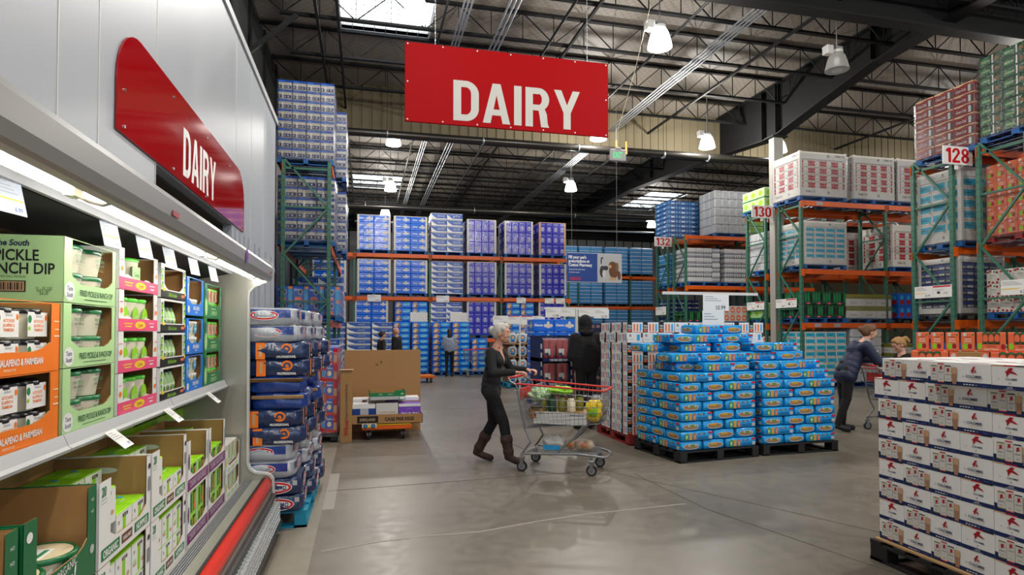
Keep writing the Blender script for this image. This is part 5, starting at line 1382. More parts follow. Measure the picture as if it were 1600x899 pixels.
def ddw(b, bx):
    f = b.face('F', bx); b.text(f, 'Wilcox', .5, .2, .06, 'crimson', .9, .03, rot=PI/2, maxw=1.6); b.text(f, 'Support your hatched farms', .5, .56, .035, 'darkgrey', .9, .01, rot=PI/2, maxw=3.3); b.rect(f, .1, .1, .3, .105, 'kraft_dark')
sbox('tall_carton', -.335, 9.05, 0, .165, .14, 1.04, 'kraft', 'tall narrow kraft carton printed Wilcox standing beside the dolly', ddw, 'carton')
b = MB(); b.box(-.34, 9.02, 1.04, -.15, 9.2, 1.045, 'kraft_light'); b.build('carton_flap', None, label='open flap on top of the tall narrow kraft carton', cat='cardboard flap')
b = MB(); b.box(0, 0, 0, 1.2, .012, 1.3, 'kraft'); f = b.face('F', (0, 0, 0, 1.2, .012, 1.3)); b.ell(f, .42, .82, .02, .015, 'kraft_dark'); b.ell(f, .48, .85, .015, .02, 'kraft_dark'); b.rect(f, .62, .1, .622, .95, 'kraft_dark')
b.build('cardboard_sheet', None, (-.31, 9.95, 0), label='big brown cardboard sheet standing upright behind the dolly', cat='cardboard sheet')
# stocker frame holding it
b = MB(); b.box(0, 0, 0, 1.1, .35, .1, 'rubber'); b.build('low_cart', None, (-.26, 9.98, 0), label='low dark cart holding the upright cardboard sheet', cat='cart')

# ------------------------------------------------------------ blue can displays
def can_mesh(kind, w, d, h):
    b = MB(); superell(b, w, d, h, 'pack_blue', e=.16, n=32, k=8, wob=.004, seed=3)
    n = round(w/.068)
    for i in range(n):
        for j in (-d/2+.035, d/2-.035): b.sph((-w/2+.034+(w-.068)*i/(n-1), j, h-.014), (.028, .028, .01), 'pack_blue', 8, 4)
    for fr, long_ in ((b.face('F', (-w/2, -d/2, 0, w/2, d/2, h), .003), True), (b.face('B', (-w/2, -d/2, 0, w/2, d/2, h), .003), True), (b.face('L', (-w/2, -d/2, 0, w/2, d/2, h), .003), False), (b.face('R', (-w/2, -d/2, 0, w/2, d/2, h), .003), False)):
        if long_:
            for k, c in enumerate(('can_green', 'can_yellow', 'can_pink')): b.rect(fr, .13+.12*k, .14, .22+.12*k, .82, c); b.rect(fr, .145+.12*k, .3, .205+.12*k, .6, 'palegreen' if k == 0 else 'tan')
            b.rect(fr, .53, .66, .72, .8, 'black'); b.text(fr, 'KIRKLAND', .625, .73, .1, 'white', .8, .02, maxw=.17); b.rect(fr, .82, .72, .96, .9, 'red'); b.rect(fr, .53, .22, .76, .25, 'darkblue'); b.rect(fr, .53, .36, .8, .4, 'darkblue'); b.rect(fr, .84, .18, .94, .48, 'white')
            for q in range(5): b.rect(fr, .85+.018*q, .22, .857+.018*q, .44, 'black')
        else:
            sgn = 1 if kind == 'y' else -1
            def oval(ra, rb): return [(.5 + .03*sgn + ra*math.cos(q)*(1+.07*math.sin(3*q+sgn)), .45 + rb*math.sin(q)*(1+.1*math.cos(2*q))) for q in [2*PI*i/24 for i in range(24)]]
            b.poly(fr, oval(.345, .31), 'white'); b.poly(fr, oval(.325, .275), 'can_tray')
            for q in range(4):
                if kind == 'y' and q == 3: continue
                b.poly(fr, [(.33+.1*q, .47), (.42+.1*q, .47), (.42+.1*q, .64), (.4+.1*q, .68), (.35+.1*q, .68), (.33+.1*q, .64)], 'lightgrey' if kind == 'g' and q in (0, 3) else ('can_yellow' if kind == 'y' else 'can_green'))
    return b.mesh('can_case')
CL, CE, CHt = .5, .336, .119
CMs = {k: can_mesh(k, CL-.012, CE-.01, CHt*.985) for k in 'yg'}
A_ = [(CE/2, CL/2, 1), (CE*1.5, CL/2, 1), (CE/2, CL*1.5, 1), (CE*1.5, CL*1.5, 1), (2*CE+CL/2, CE/2, 0), (2*CE+CL/2, CE*1.5, 0), (2*CE+CL/2, CE*2.5-.008, 0)]
WW = 2*CE+CL
B_ = [(WW-x, y, o) for x, y, o in A_]
def can_display(ox, oy, rz, who, tops):
    c, s_ = math.cos(rz), math.sin(rz)
    put(pallet_mesh(WW+.02, 2*CL+.03, 'pallet_black', .14), 'pallet', None, (ox + c*WW/2 - s_*CL, oy + s_*WW/2 + c*CL, 0), rz, label='black plastic pallet under the %s display of blue can cases' % who, cat='pallet')
    def place(x, y, o, l, lab, n_):
        jx, jy = random.uniform(-.005, .005), random.uniform(-.004, .004)
        X_, Y_ = ox + c*(x+jx) - s_*(y+jy), oy + s_*(x+jx) + c*(y+jy)
        put(CMs['y' if (l*3+n_) % 3 else 'g'], 'can_case', None, (X_, Y_, .14 + l*CHt), rz + (PI/2 if o else 0) + random.uniform(-.012, .012), label=lab, cat='case of cans', group='blue can cases on the %s display' % who)
    pos = ['front left', 'front middle', 'back left', 'back middle', 'front right', 'middle right', 'back right']
    posb = ['front right', 'front middle', 'back right', 'back middle', 'front left', 'middle left', 'back left']
    for l in range(7 if who == 'right' else 8):
        for n_, (x, y, o) in enumerate(A_ if l % 2 == 0 else B_):
            place(x, y, o, l, 'blue wrapped can case, %s display, %s layer up, %s' % (who, ORD[l], (pos if l % 2 == 0 else posb)[n_]), n_)
    for l, cells in tops:
        for n_, (x, y, o) in enumerate(cells): place(x, y, o, l, 'blue can case in the %s display stepped top, %s layer, %s from left' % (who, ORD[l], ORD[n_]), n_)
can_display(3.72, 6.65, R(7), 'left', [
    (8, [(.28, .5, 1), (.25+.4, CE/2+.05, 0), (.25+.25+.33+.13, .3, 1), (.72, .7, 0)]),
    (9, [(.25, .35, 0), (.6, .4, 1), (.96, .3, 0), (.7, .8, 0)]),
    (10, [(.1, .75, 0), (.5, .5, 0), (.95, .45, 1), (1.0, .85, 0)]),
    (11, [(.3, .55, 1), (.68, .5, 0), (.75, .85, 0), (1.1, .6, 1)]),
    (12, [(.85, .65, 0), (1.2, .7, 1)])])
can_display(4.985, 6.81, R(3), 'right', [
    (7, [(.18, .3, 1), (.54, .3, 1), (.9, .25, 0), (.5, .8, 0)]),
    (8, [(.2, .35, 1), (.56, .38, 1), (.9, .4, 0), (.4, .85, 0)]),
    (9, [(.2, .45, 0), (.6, .5, 1), (.9, .7, 1)]),
    (10, [(.25, .5, 1), (.66, .55, 0)]),
    (11, [(.05, .7, 0)])])

# ------------------------------------------------------------ sparkling water boxes behind the cans
def spark_mesh(var):
    b = MB(); w, d, h = .24, .2, .143; bx = (0, 0, 0, w, d, h); b.box(*bx, 'white', .003)
    for c in 'FB':
        f = b.face(c, bx)
        if var == 0:
            b.rect(f, 0, 0, .3, 1, 'black'); b.text(f, 'TRIA', .15, .66, .18, 'white', .8, .03, maxw=.24); b.text(f, 'SODA', .15, .42, .14, 'white', .8, .03, maxw=.24); b.rect(f, .05, .08, .25, .3, 'salmon')
            for k, m_ in enumerate(('salmon', 'orange', 'skyblue')): b.rect(f, .4+.2*k, .2, .5+.2*k, .78, m_); b.ell(f, .45+.2*k, .78, .05, .08, m_, 8); b.ell(f, .45+.2*k, .2, .05, .08, m_, 8)
            b.rect(f, .4, 0, .9, .05, 'salmon')
        else:
            b.text(f, 'ZL', .2, .72, .2, 'black', .9, .04, maxw=.3); b.rect(f, .62, .2, .8, .8, 'skyblue'); b.rect(f, .1, .3, .4, .34, 'lightgrey'); b.rect(f, .88, .5, .98, .96, 'darkgrey')
    for c in 'LR':
        f = b.face(c, bx)
        if var == 0: b.rect(f, .0, 0, .26, 1, 'black'); b.rect(f, .4, .2, .55, .8, 'salmon'); b.rect(f, .7, .2, .85, .8, 'skyblue')
        else: b.rect(f, .3, .2, .45, .85, 'salmon'); b.rect(f, .62, .2, .78, .85, 'skyblue'); b.rect(f, .92, 0, 1, .4, 'black'); b.text(f, 'ZL', .2, .7, .15, 'black', .8, .02)
    return b.mesh('sparkling_box')
SPK = [spark_mesh(0), spark_mesh(1)]
put(pallet_mesh(1.1, 1.2, 'pallet_red', .14), 'pallet', None, (4.15, 8.45, 0), label='red painted pallet under the white sparkling drink boxes', cat='pallet')
put(pallet_mesh(1.1, 1.2, 'pallet_red', .14), 'pallet', None, (5.35, 8.45, 0), label='second red painted pallet hidden behind the blue can cases', cat='pallet')
for l in range(11):
    for j in range(5):
        for i in range(9):
            outer = (i == 0) or (j == 0 and (l >= 6 or i == 8)) or (l == 10 and j < 4) or (l == 10 and i < 4)
            if i == 0 and j == 4 and l > 8: outer = True
            if not outer: continue
            x = 3.6 + .245*i + (.0 if l > 6 or i else -.0); y = 7.9 + .205*j
            put(SPK[(l+j+i//3) % 2 if l > 8 else (l*2+j+(i > 5)) % 2], 'sparkling_box', None, (x + random.uniform(-.004, .004), y, .14+l*.1445), label='white sparkling drink box, %s layer up, %s row back, %s from left corner' % (ORD[l], ORD[j], ORD[i]), cat='drink box', group='white sparkling drink boxes')
b = MB(); b.box(3.86, 8.12, .14, 5.8, 8.9, .14+10*.1445, 'kraft_dark'); b.build('inner_stack', None, label='brown inner cartons at the core of the white sparkling drink stack', cat='cartons')
# navy boxes
for l in range(9):
    for j in range(3):
        for i in range(3):
            if i == 1 and j == 1 and l < 8: continue
            b_ = 'navy_box' in CM
            if not b_:
                q = MB(); bx = (0, 0, 0, .24, .24, .175); q.box(*bx, 'navy', .003)
                for c in 'FLR': f = q.face(c, bx); q.rect(f, .1, .55, .9, .85, 'grey'); q.rect(f, .2, .1, .8, .4, 'darkgrey'); q.ell(f, .5, .7, .16, .1, 'salmon')
                CM['navy_box'] = q.mesh('navy_box')
            put(CM['navy_box'], 'navy_box', None, (3.95+.25*i, 9.75+.25*j, .14+.178*l), label='navy drink box, %s layer up, %s row back, %s from left' % (ORD[l], ORD[j], ORD[i]), cat='drink box', group='navy drink boxes')
put(pallet_mesh(.8, .8, 'pallet_black', .14), 'pallet', None, (4.33, 10.12, 0), label='black pallet under the navy drink boxes', cat='pallet')

# ------------------------------------------------------------ red cup display
t = thing('cup_display', 'navy cardboard display stand of bagged red cups', 'display stand', (3.85, 11.35, 0))
b = MB()
for x in (-.62, -.02, .56): b.box(x, -.35, .1, x+.05, .35, 1.52, 'navy')
for z in (.1, .56, 1.02): b.box(-.62, -.35, z, .61, .35, z+.07, 'navy')
b.box(-.62, .33, .1, .61, .35, 1.52, 'navy')
for z in (.1, .56, 1.02):
    f = (Vector((-.62, -.352, z)), Vector((1.23, 0, 0)), Vector((0, 0, .07))); b.text(f, 'THE BIG RED CUP', .3, .5, .6, 'white', .8, .03, maxw=.4); b.text(f, 'THE BIG RED CUP', .76, .5, .6, 'white', .8, .03, maxw=.4)
for x in (-.62, -.02, .56):
    f = (Vector((x, -.352, .2)), Vector((.05, 0, 0)), Vector((0, 0, 1.2)))
    for k in range(7): b.rect(f, .2, .05+.14*k, .8, .13+.14*k, 'lightgrey')
b.build('stand', t); put(pallet_mesh(1.2, .75, 'pallet_black', .1), 'pallet', t)
def cupbag():
    t = thing('cup_bag', 'x', 'bag of cups')
    b = MB()
    for i in range(2):
        for j in range(2):
            c = (-.06+.12*i, -.06+.12*j, 0)
            b.lathe(c, [(.042, 0), (.06, .33)], 'red', n=12); b.lathe(c, [(.061, .33), (.063, .34), (.055, .35)], 'red', n=12)
    b.rect((Vector((-.1, -.121, .05)), Vector((.2, 0, 0)), Vector((0, 0, .14))), .05, .1, .6, .9, 'white'); b.rect((Vector((-.1, -.123, .05)), Vector((.2, 0, 0)), Vector((0, 0, .14))), .0, .0, .4, .35, 'navy'); b.build('cups', t)
    b = MB(); superell(b, .27, .27, .38, 'clear_plastic', e=.3, n=16, k=8, wob=.015); b.build('bag_film', t)
    return t
CB = cupbag(); first = True
for lv, z in enumerate((.171, .631, 1.091)):
    for k, x in enumerate((3.425, 3.7, 4.02, 4.295)):
        lb = 'clear bag of red cups, %s shelf, %s from the left' % (('bottom', 'middle', 'top')[lv], ORD[k])
        if first: CB.location = (x, 11.15, z); CB['label'] = lb; CB['group'] = 'bags of red cups'; first = False
        else: dup(CB, (x, 11.15, z), 0, lb, 'bags of red cups')
# blue tissue cartons on show behind the cups
for l in range(6):
    for i in range(3 if l < 5 else 2):
        q = carton_mesh('tissue_blue', .5, .5, .28); put(q, 'tissue_carton', None, (3.62+.5*i, 12.9, .14+.29*l), label='bright blue tissue carton behind the red cups, %s layer up, %s from the left' % (ORD[l], ORD[i]), cat='tissue carton', group='blue tissue cartons behind the cups')
put(pallet_mesh(1.5, .6, 'pallet_blue', .14), 'pallet', None, (4.37, 13.15, 0), label='blue pallet under the bright blue tissue cartons', cat='pallet')

# ------------------------------------------------------------ detergent bottles
def jug():
    t = thing('detergent_jug', 'x', 'detergent jug')
    b = MB(); superell(b, .27, .16, .3, 'gloss_white', e=.5, n=20, k=10, wob=.002); f = (Vector((-.135, -.083, 0)), Vector((.27, 0, 0)), Vector((0, 0, .3)))
    b.ell(f, .5, .55, .3, .3, 'skyblue'); b.ell(f, .5, .6, .16, .17, 'orange'); b.ell(f, .5, .6, .08, .09, 'cream'); b.rect(f, .3, .2, .7, .3, 'navy'); b.build('body', t)
    b = MB(); b.cyl((.05, 0, .28), (.05, 0, .335), .035, 'gloss_white', n=12); b.build('cap', t); return t
J = jug(); first = True
put(pallet_mesh(1.7, 1.1, 'pallet_teal', .14), 'pallet', None, (4.75, 17.1, 0), label='teal pallet under the white detergent jugs', cat='pallet')
for l in range(4):
    for i in range(6):
        for j in range(2 if l == 3 else 1):
            if l == 3 and i > 4: continue
            lb = 'white detergent jug, %s layer up, %s from the left, %s row' % (ORD[l], ORD[i], ('front', 'back')[j]); p = (4.08+.285*i, 16.7+.2*j, .14+.37*l)
            if first: J.location = p; J['label'] = lb; J['group'] = 'white detergent jugs'; first = False
            else: dup(J, p, 0, lb, 'white detergent jugs')
for l in range(3):
    b = MB(); b.box(3.93, 16.6, .14+.37*(l+1)-.02, 5.6, 17.5, .14+.37*(l+1)-.004, 'kraft'); b.build('layer_sheet', None, label='kraft sheet between the jug layers, %s from the floor' % ORD[l], cat='cardboard sheet')
b = MB(); b.box(3.98, 16.95, .14, 5.55, 17.5, 1.22, 'kraft_dark'); b.build('inner_stack', None, label='brown cartons behind the white detergent jugs', cat='cartons')
b = MB(); superell(b, .4, .3, .16, 'clear_plastic', e=.5); b.build('wrapped_pack', None, (4.7, 16.9, 1.62), label='single wrapped pack lying on top of the detergent jugs', cat='pack')

# ------------------------------------------------------------ stacks of tissue bales on the floor in front of the far rack
names = {'bundle': 'blue and white bath tissue bale', 'puppy': 'blue bath tissue bale with tan patch'}
lab = ['first stack from the left', 'second stack', 'third stack', 'fourth stack, by the middle post', 'fifth stack', 'sixth stack', 'low seventh stack', 'low eighth stack']
for s_, (x, w, kd, n, zt) in enumerate(((-.6, .82, 'bundle', 9, 0), (.26, .72, 'bundle', 9, 0), (.98, .62, 'puppy', 9, 0), (1.65, .62, 'puppy', 9, 0), (2.38, .68, 'puppy', 9, 0), (3.1, .68, 'puppy', 9, 0), (3.82, .6, 'puppy', 6, 0), (-1.4, .75, 'bundle', 9, 0))):
    h = 1.82/9
    put(pallet_mesh(w, 1.0, 'pallet_blue', .12), 'pallet', None, (x+w/2, 22.45, 0), label='blue pallet under the tissue bales, ' + (lab[s_] if s_ < 7 else 'stack hidden at the far left'), cat='pallet')
    for l in range(n):
        for j in range(2):
            put(carton_mesh(kd, w-.01, .49, h-.004), 'tissue_bale', None, (x, 21.95+.5*j, .12+h*l), label='%s, %s, %s up, %s row' % (names[kd], lab[s_].split(',')[0] if s_ < 7 else 'stack at the far left', ORD[l], ('front', 'back')[j]), cat='tissue bale', group='tissue bales stacked on the far floor')
for x, l in ((1.6, 'above the fourth stack of tissue bales'), (3.05, 'above the sixth stack of tissue bales')):
    b = MB(); bx = (0, 0, 0, .62, .3, .34); b.box(*bx, 'white', .004); f = b.face('F', bx)
    for i in range(8):
        for j in range(6): b.ell(f, .08+.12*i+(.06 if j % 2 else 0), .1+.16*j, .025, .04, 'navy', 6)
    b.build('dotted_box', None, (x, 22.0, 1.945), label='white box with navy dots ' + l, cat='box')

# ------------------------------------------------------------ coffee drink boxes
def bird(b, f, x, y, s_, m='crimson'):
    b.poly(f, [(x-.2*s_, y-.9*s_*1.6), (x+.15*s_, y-.2*s_), (x+.45*s_, y+.9*s_), (x+.05*s_, y+1.0*s_), (x-.25*s_, y+.1*s_)], m)
    b.poly(f, [(x+.05*s_, y-.3*s_), (x+.75*s_, y-.75*s_), (x+.55*s_, y-.1*s_), (x+.2*s_, y+.2*s_)], m)
def col_mesh(kind):
    b = MB(); L, S, h = .398, .2, .14
    w, d = (L, S) if kind == 'long' else (S, L)
    bx = (0, 0, 0, w, d, h); b.box(*bx, 'white', .002)
    for c in 'FBLR':
        f = b.face(c, bx); islong = (c in 'FB') == (kind == 'long')
        b.rect(f, 0, 0, 1, .17, 'navy')
        if islong:
            b.poly(f, [(0, .0), (.0, .32), (.05, .32), (.08, .14), (.4, .12), (.4, 0)], 'navy')
            b.rect(f, .42, 0, 1, .18, 'navy')
            for k, (x, y0, y1, tc) in enumerate(((.1, .17, .78, 'olive'), (.22, .12, .88, 'red'), (.34, .15, .8, 'black'))):
                b.rect(f, x-.055, y0, x+.055, y1, 'offwhite'); b.rect(f, x-.05, y1, x+.05, y1+.05, tc); b.rect(f, x-.05, y0-.04, x+.05, y0, tc)
                b.poly(f, [(x-.015, y1-.28), (x+.01, y1-.2), (x+.03, y1-.06), (x-.015, y1-.08)], 'crimson'); b.poly(f, [(x, y1-.2), (x+.04, y1-.22), (x+.02, y1-.14)], 'crimson'); b.rect(f, x-.04, y1-.36, x+.04, y1-.34, 'navy'); b.rect(f, x-.025, y0+.1, x+.025, y0+.12, 'grey')
            b.poly(f, [(.415, .06), (.475, .06), (.49, .78), (.4, .78)], 'tan'); b.poly(f, [(.4165, .06), (.4735, .06), (.483, .5), (.407, .5)], 'coffee'); b.rect(f, .43, .78, .436, .9, 'tan')
            b.poly(f, [(.715, .55), (.735, .62), (.775, .88), (.745, .86), (.715, .72)], 'crimson'); b.poly(f, [(.735, .66), (.79, .6), (.78, .7)], 'crimson'); b.poly(f, [(.7, .7), (.72, .62), (.73, .72)], 'crimson')
            b.text(f, 'La', .585, .44, .08, 'navy', .8, .0, slant=.3); b.text(f, 'COLOMBE', .745, .44, .11, 'navy', .95, .03, maxw=.27); b.text(f, 'COFFEE', .745, .33, .04, 'tan', 1.6, .0, maxw=.14); b.rect(f, .63, .26, .87, .265, 'grey'); b.rect(f, .66, .22, .84, .225, 'grey')
            for k in range(4): b.ell(f, .6+.045*k, .09, .011, .03, 'white', 6); b.rect(f, .61+.045*k, .08, .625+.045*k, .1, 'white')
            b.text(f, '12', .79, .09, .05, 'white', .9, .01); b.rect(f, .87, .08, .95, .09, 'mauve')
        else:
            b.rect(f, 0, .95, .33, 1, 'tan'); b.rect(f, .33, .95, .66, 1, 'red'); b.rect(f, .66, .95, .98, 1, 'black')
            b.poly(f, [(.42, .5), (.46, .6), (.6, .88), (.5, .9), (.4, .74)], 'crimson'); b.poly(f, [(.48, .7), (.72, .62), (.66, .7), (.55, .78)], 'crimson'); b.poly(f, [(.36, .74), (.44, .64), (.46, .76)], 'crimson')
            b.text(f, 'La', .2, .44, .06, 'navy', .8, .0, slant=.3); b.text(f, 'COLOMBE', .54, .44, .075, 'navy', .95, .02, maxw=.5); b.ell(f, .5, .28, .03, .04, 'lightgrey', 8); b.text(f, 'LATTE', .5, .1, .06, 'white', .9, .02, maxw=.3); b.rect(f, .35, .03, .65, .04, 'white')
    f = b.face('T', bx); b.rect(f, 0, .49, 1, .51, 'lightgrey'); b.rect(f, .6, .1, .9, .3, 'crimson')
    return b.mesh('coffee_box')
mat('coffee', '#a97a5f', .4)
CO = {k: col_mesh(k) for k in ('long', 'short')}
put(pallet_mesh(1.05, 1.24, 'pallet_black', .14), 'pallet', None, (4.0, 2.96, 0), label='black plastic pallet under the white coffee drink boxes', cat='pallet')
b = MB(); b.box(3.5, 2.36, .14, 4.5, 3.56, .152, 'kraft_light'); b.build('layer_sheet', None, label='kraft sheet lying on the black pallet below the coffee boxes', cat='cardboard sheet')
# the stack front is the plane x = 3.53, running toward the camera from y = 3.55
def cbox(kind, y, x, l, lab):
    # rotated so that the local front looks toward -x: local x runs to -y
    put(CO[kind], 'coffee_box', None, (x, y, .152+.14*l), -PI/2, label=lab, cat='drink box', group='white coffee drink boxes')
P1 = ['long', 'long', 'short', 'short']; P2 = ['short', 'long', 'short', 'long']; P3 = ['short', 'short', 'long', 'long']
pats = [P1, P2, P1, P2, P1, P2, P1, ['short', 'short', 'long', 'long'], ['long', 'long', 'short', 'short']]
for l, pt in enumerate(pats):
    y = 3.55 + (.0, 0, 0, 0, .0, 0, 0, .03, -.04)[l]; x = 3.53 + (0 if l < 8 else .0)
    for k, kd in enumerate(pt):
        xx = x - (.05 if l == 8 and k else 0)
        wd = .4 if kd == 'long' else .202
        cbox(kd, y, xx, l, 'white coffee drink box, %s layer up, %s from the aisle corner of the stack' % (ORD[l], ORD[k])); y -= wd
    # boxes of the same layer behind the front ones
    if pt[0] == 'long': cbox('long', 3.55, 3.738, l, 'white coffee drink box in the second row, %s layer up, by the aisle corner' % ORD[l])
    if l == 8:
        for q, (k, x_) in enumerate(((0, 3.945), (1, 3.945), (2, 3.945), (0, 4.15), (1, 4.15), (2, 4.15))): cbox('long', 3.55 - .4*k, x_, l, 'white coffee box on the top layer, %s row back, %s from the aisle corner' % (ORD[2 + q//3], ORD[k]))
        cbox('long', 3.15, 3.738, l, 'white coffee box on the top layer, second row back, second from the aisle corner')
b = MB(); b.box(3.96, 2.38, .152, 4.48, 3.54, .152+8*.14, 'kraft_dark'); b.build('inner_stack', None, label='brown cartons at the core of the white coffee stack', cat='cartons')

# ------------------------------------------------------------ guava nectar
GR = R(-50); gM = Matrix.Translation((6.5, 6.0, 0)) @ Matrix.Rotation(GR, 4, 'Z')
def gput(me, name, loc, **k): return put(me, name, None, tuple(gM @ Vector(loc)), GR, **k)
gput(pallet_mesh(1.95, 1.1, 'pallet_blue', .14), 'pallet', (.93, .52, 0), label='blue pallet under the orange guava nectar cartons', cat='pallet')
def gk(b, bx, i=0):
    b.box(*bx, 'kraft', .004)
    for c in 'FBLR': f = b.face(c, bx); b.rect(f, 0, 0, .2, 1, 'salmon'); b.rect(f, .8, 0, 1, 1, 'salmon'); b.rect(f, 0, 0, 1, .3, 'salmon'); b.ell(f, .1, .8, .06, .12, 'offwhite'); b.ell(f, .9, .8, .06, .12, 'offwhite')
ART['guava_kraft'] = gk
for l in range(5):
    for i in range(5):
        gput(carton_mesh('guavaside' if (i+l) % 2 == 0 else 'guava_kraft', .375, .5, .243), 'juice_case', (-.03+.38*i, 0, .14+.245*l), label='guava nectar case below the upright cartons, %s layer up, %s from left' % (ORD[l], ORD[i]), cat='juice case', group='guava nectar cases')
b = MB(); b.box(0, .52, .14, 1.85, 1.02, 1.36, 'kraft_dark'); o = b.build('inner_stack', None, tuple(gM @ Vector((0, 0, 0))), GR, label='brown cartons behind the guava nectar cases', cat='cartons')
xx = .02
for i, kd in enumerate(('guava', 'guava', 'guava', 'guava', 'guavaside', 'guavaside')):
    w = .135 if kd == 'guava' else .27
    gput(carton_mesh(kd, w, .14, .225), 'juice_carton', (xx, .03, .14+.245*5), label='orange guava nectar %s on top of the cases, %s from left' % ('carton' if kd == 'guava' else 'pack showing bottles', ORD[i]), cat='juice carton', group='guava nectar cartons on top'); xx += w + .012

# ------------------------------------------------------------ signs
mat('post_white', '#d8d6d2', .4)
def tsign(label, x, y, z, w, boards, base=0, hh=.17):
    t = thing('price_stand', label, 'price stand', (x, y, 0))
    b = MB(); b.box(-.02, -.02, base, .02, .02, z, 'post_white'); b.box(-.15, -.025, base, .15, .025, base+.02, 'post_white'); b.build('post', t)
    b = MB(); b.box(-w/2, -.012, z-.02, w/2, .012, z+.02, 'post_white'); b.build('crossbar', t)
    for (x0, x1, z0, z1, price, red) in boards:
        b = MB(); bx = (x0, -.022, z0, x1, -.016, z1); b.box(*bx, 'white'); f = b.face('F', bx)
        for k in range(3): b.rect(f, .06, .84-.12*k, .4+.15*k, .87-.12*k, 'grey')
        if price: b.text(f, price, .68, .2, .26, 'black', .9, .005, maxw=.52)
        if red: b.rect(f, .05, .9, .95, .99, 'red')
        b.build('price_board', t)
    return t
tsign('white price stand with boards 11.99 and 15.79 behind the hooded shopper', 3.6, 10.0, 2.0, 1.18, [(-.57, -.3, 1.84, 2.0, '11.99', 0), (-.3, -.03, 1.86, 1.98, '', 0), (.03, .32, 1.86, 1.98, '', 0), (.32, .6, 1.83, 1.99, '15.79', 0)])
tsign('white price stand with board 10.99 above the blue can displays', 4.9, 7.86, 2.15, 1.55, [(-.14, .28, 1.9, 2.14, '10.99', 0), (-.15, .2, 1.58, 1.9, '', 0)])
tsign('white price stand with a row of boards above the detergent jugs', 4.1, 15.9, 2.0, 1.3, [(-.75, -.35, 1.78, 2.02, '23.49', 0), (-.35, .0, 1.8, 2.02, '', 1), (.02, .36, 1.78, 2.02, '', 1), (.36, .7, 1.82, 2.0, '', 0)])
# pharmacy banner hung from the roof
t = thing('hanging_banner', 'blue hanging banner about pet prescriptions with a cat and dog picture', 'banner', (6.5, 16.5, 3.02), 0)
W, H = 1.7, .86
b = MB(); bx = (-W/2, -.01, 0, W/2, .01, H); b.box(*bx, 'lightgrey'); f = b.face('F', bx)
b.rect(f, .0, .02, .55, .98, 'bannerblue') if False else b.rect(f, .0, .02, .55, .98, 'darkblue')
for k, s_ in enumerate(('Fill your pet\'s', 'prescriptions at', 'Costco Pharmacy')): b.text(f, s_, .03, .85-.13*k, .1, 'white', .85, .04, align='l')
for k, s_ in enumerate(('Stop by the pharmacy', 'to learn more.')): b.text(f, s_, .04, .44-.1*k, .055, 'white', .85, .0, align='l')
b.text(f, 'COSTCO', .15, .12, .1, 'red', .9, .05, maxw=.2); b.build('board', t)
b = MB()
def bell(x, y, rx, ry, m, rot=0):
    b.poly(f2, [(x + rx*math.cos(a)*math.cos(rot) - ry*math.sin(a)*math.sin(rot)*H/W, y + rx*math.cos(a)*math.sin(rot)*W/H + ry*math.sin(a)*math.cos(rot)) for a in [2*PI*i/16 for i in range(16)]], m)
f2 = (Vector((-W/2, -.012, 0)), Vector((W, 0, 0)), Vector((0, 0, H)))
bell(.64, .38, .05, .2, 'darkgrey'); bell(.67, .3, .03, .14, 'offwhite'); bell(.7, .5, .05, .08, 'darkgrey'); bell(.62, .74, .012, .12, 'darkgrey'); bell(.64, .84, .02, .03, 'darkgrey')
bell(.85, .4, .09, .24, 'brown'); bell(.83, .6, .075, .13, 'brown'); bell(.78, .56, .03, .06, 'tan'); bell(.91, .55, .03, .15, 'kraftdark'); bell(.83, .14, .07, .05, 'tan'); bell(.95, .25, .03, .15, 'brown')
b.build('picture', t)
for x in (-.7, .7):
    b = MB(); b.cyl((x, 0, H), (x, 0, ZR-3.02), .004, 'grey', n=5); b.build('cord', t)
# hanging red dairy sign
t = thing('hanging_sign', 'large red sign reading DAIRY hung on chains over the aisle', 'sign', (2.17, 9.0, 4.71), 0)
W, H = 3.22, 1.19
b = MB(); b.box(-W/2, -.02, 0, W/2, .02, H, 'sign_red', .004); b.build('panel', t)
b = MB(); f = (Vector((-W/2, -.0225, 0)), Vector((W, 0, 0)), Vector((0, 0, H))); sign_text(b, f, 'DAIRY', .224, .85, .06, .575, 'offwhite'); b.build('lettering', t)
b = MB()
for k in range(7):
    for z in (.03, H-.03): b.cyl((-W/2+.04+(W-.08)*k/6, -.026, z), (-W/2+.04+(W-.08)*k/6, -.02, z), .012, 'white', n=8)
for x in (-W/2+.04, W/2-.04): b.cyl((x, -.026, H/2), (x, -.02, H/2), .012, 'white', n=8)
b.build('screws', t, kind='stuff')
for x in (-W/2+.45, W/2-.35):
    b = MB(); n_ = 60; z0, z1 = H, ZR-4.71
    for k in range(n_):
        z = z0 + (z1-z0)*k/n_; b.bar((x, 0, z), (x, 0, z+(z1-z0)/n_*.8), .012 if k % 2 else .006, .006 if k % 2 else .012, 'galv')
    b.build('chain', t)
# exit sign
t = thing('exit_sign', 'small hanging exit sign with green letters below the fat pipe', 'exit sign', (4.72, 10.75, 4.88), 0)
b = MB(); bx = (-.16, -.03, 0, .16, .03, .22); b.box(*bx, 'lightgrey', .01); b.box(-.06, -.03, .22, .06, .03, .26, 'lightgrey', .005); b.build('housing', t)
mat('exit_green', (.02, .7, .2), .5, emit=.6)
b = MB(); f = b.face('F', bx); b.text(f, 'EXIT', .46, .5, .55, 'exit_green', .8, .01, maxw=.6); b.poly(f, [(.84, .42), (.92, .5), (.84, .58)], 'exit_green'); b.build('lettering', t)
b = MB(); b.tube([(0, 0, .26), (.0, 0, .6), (.4, .1, 1.8), (1.1, .3, 4.27)], .004, 'cream', n=5); b.build('cord', t)
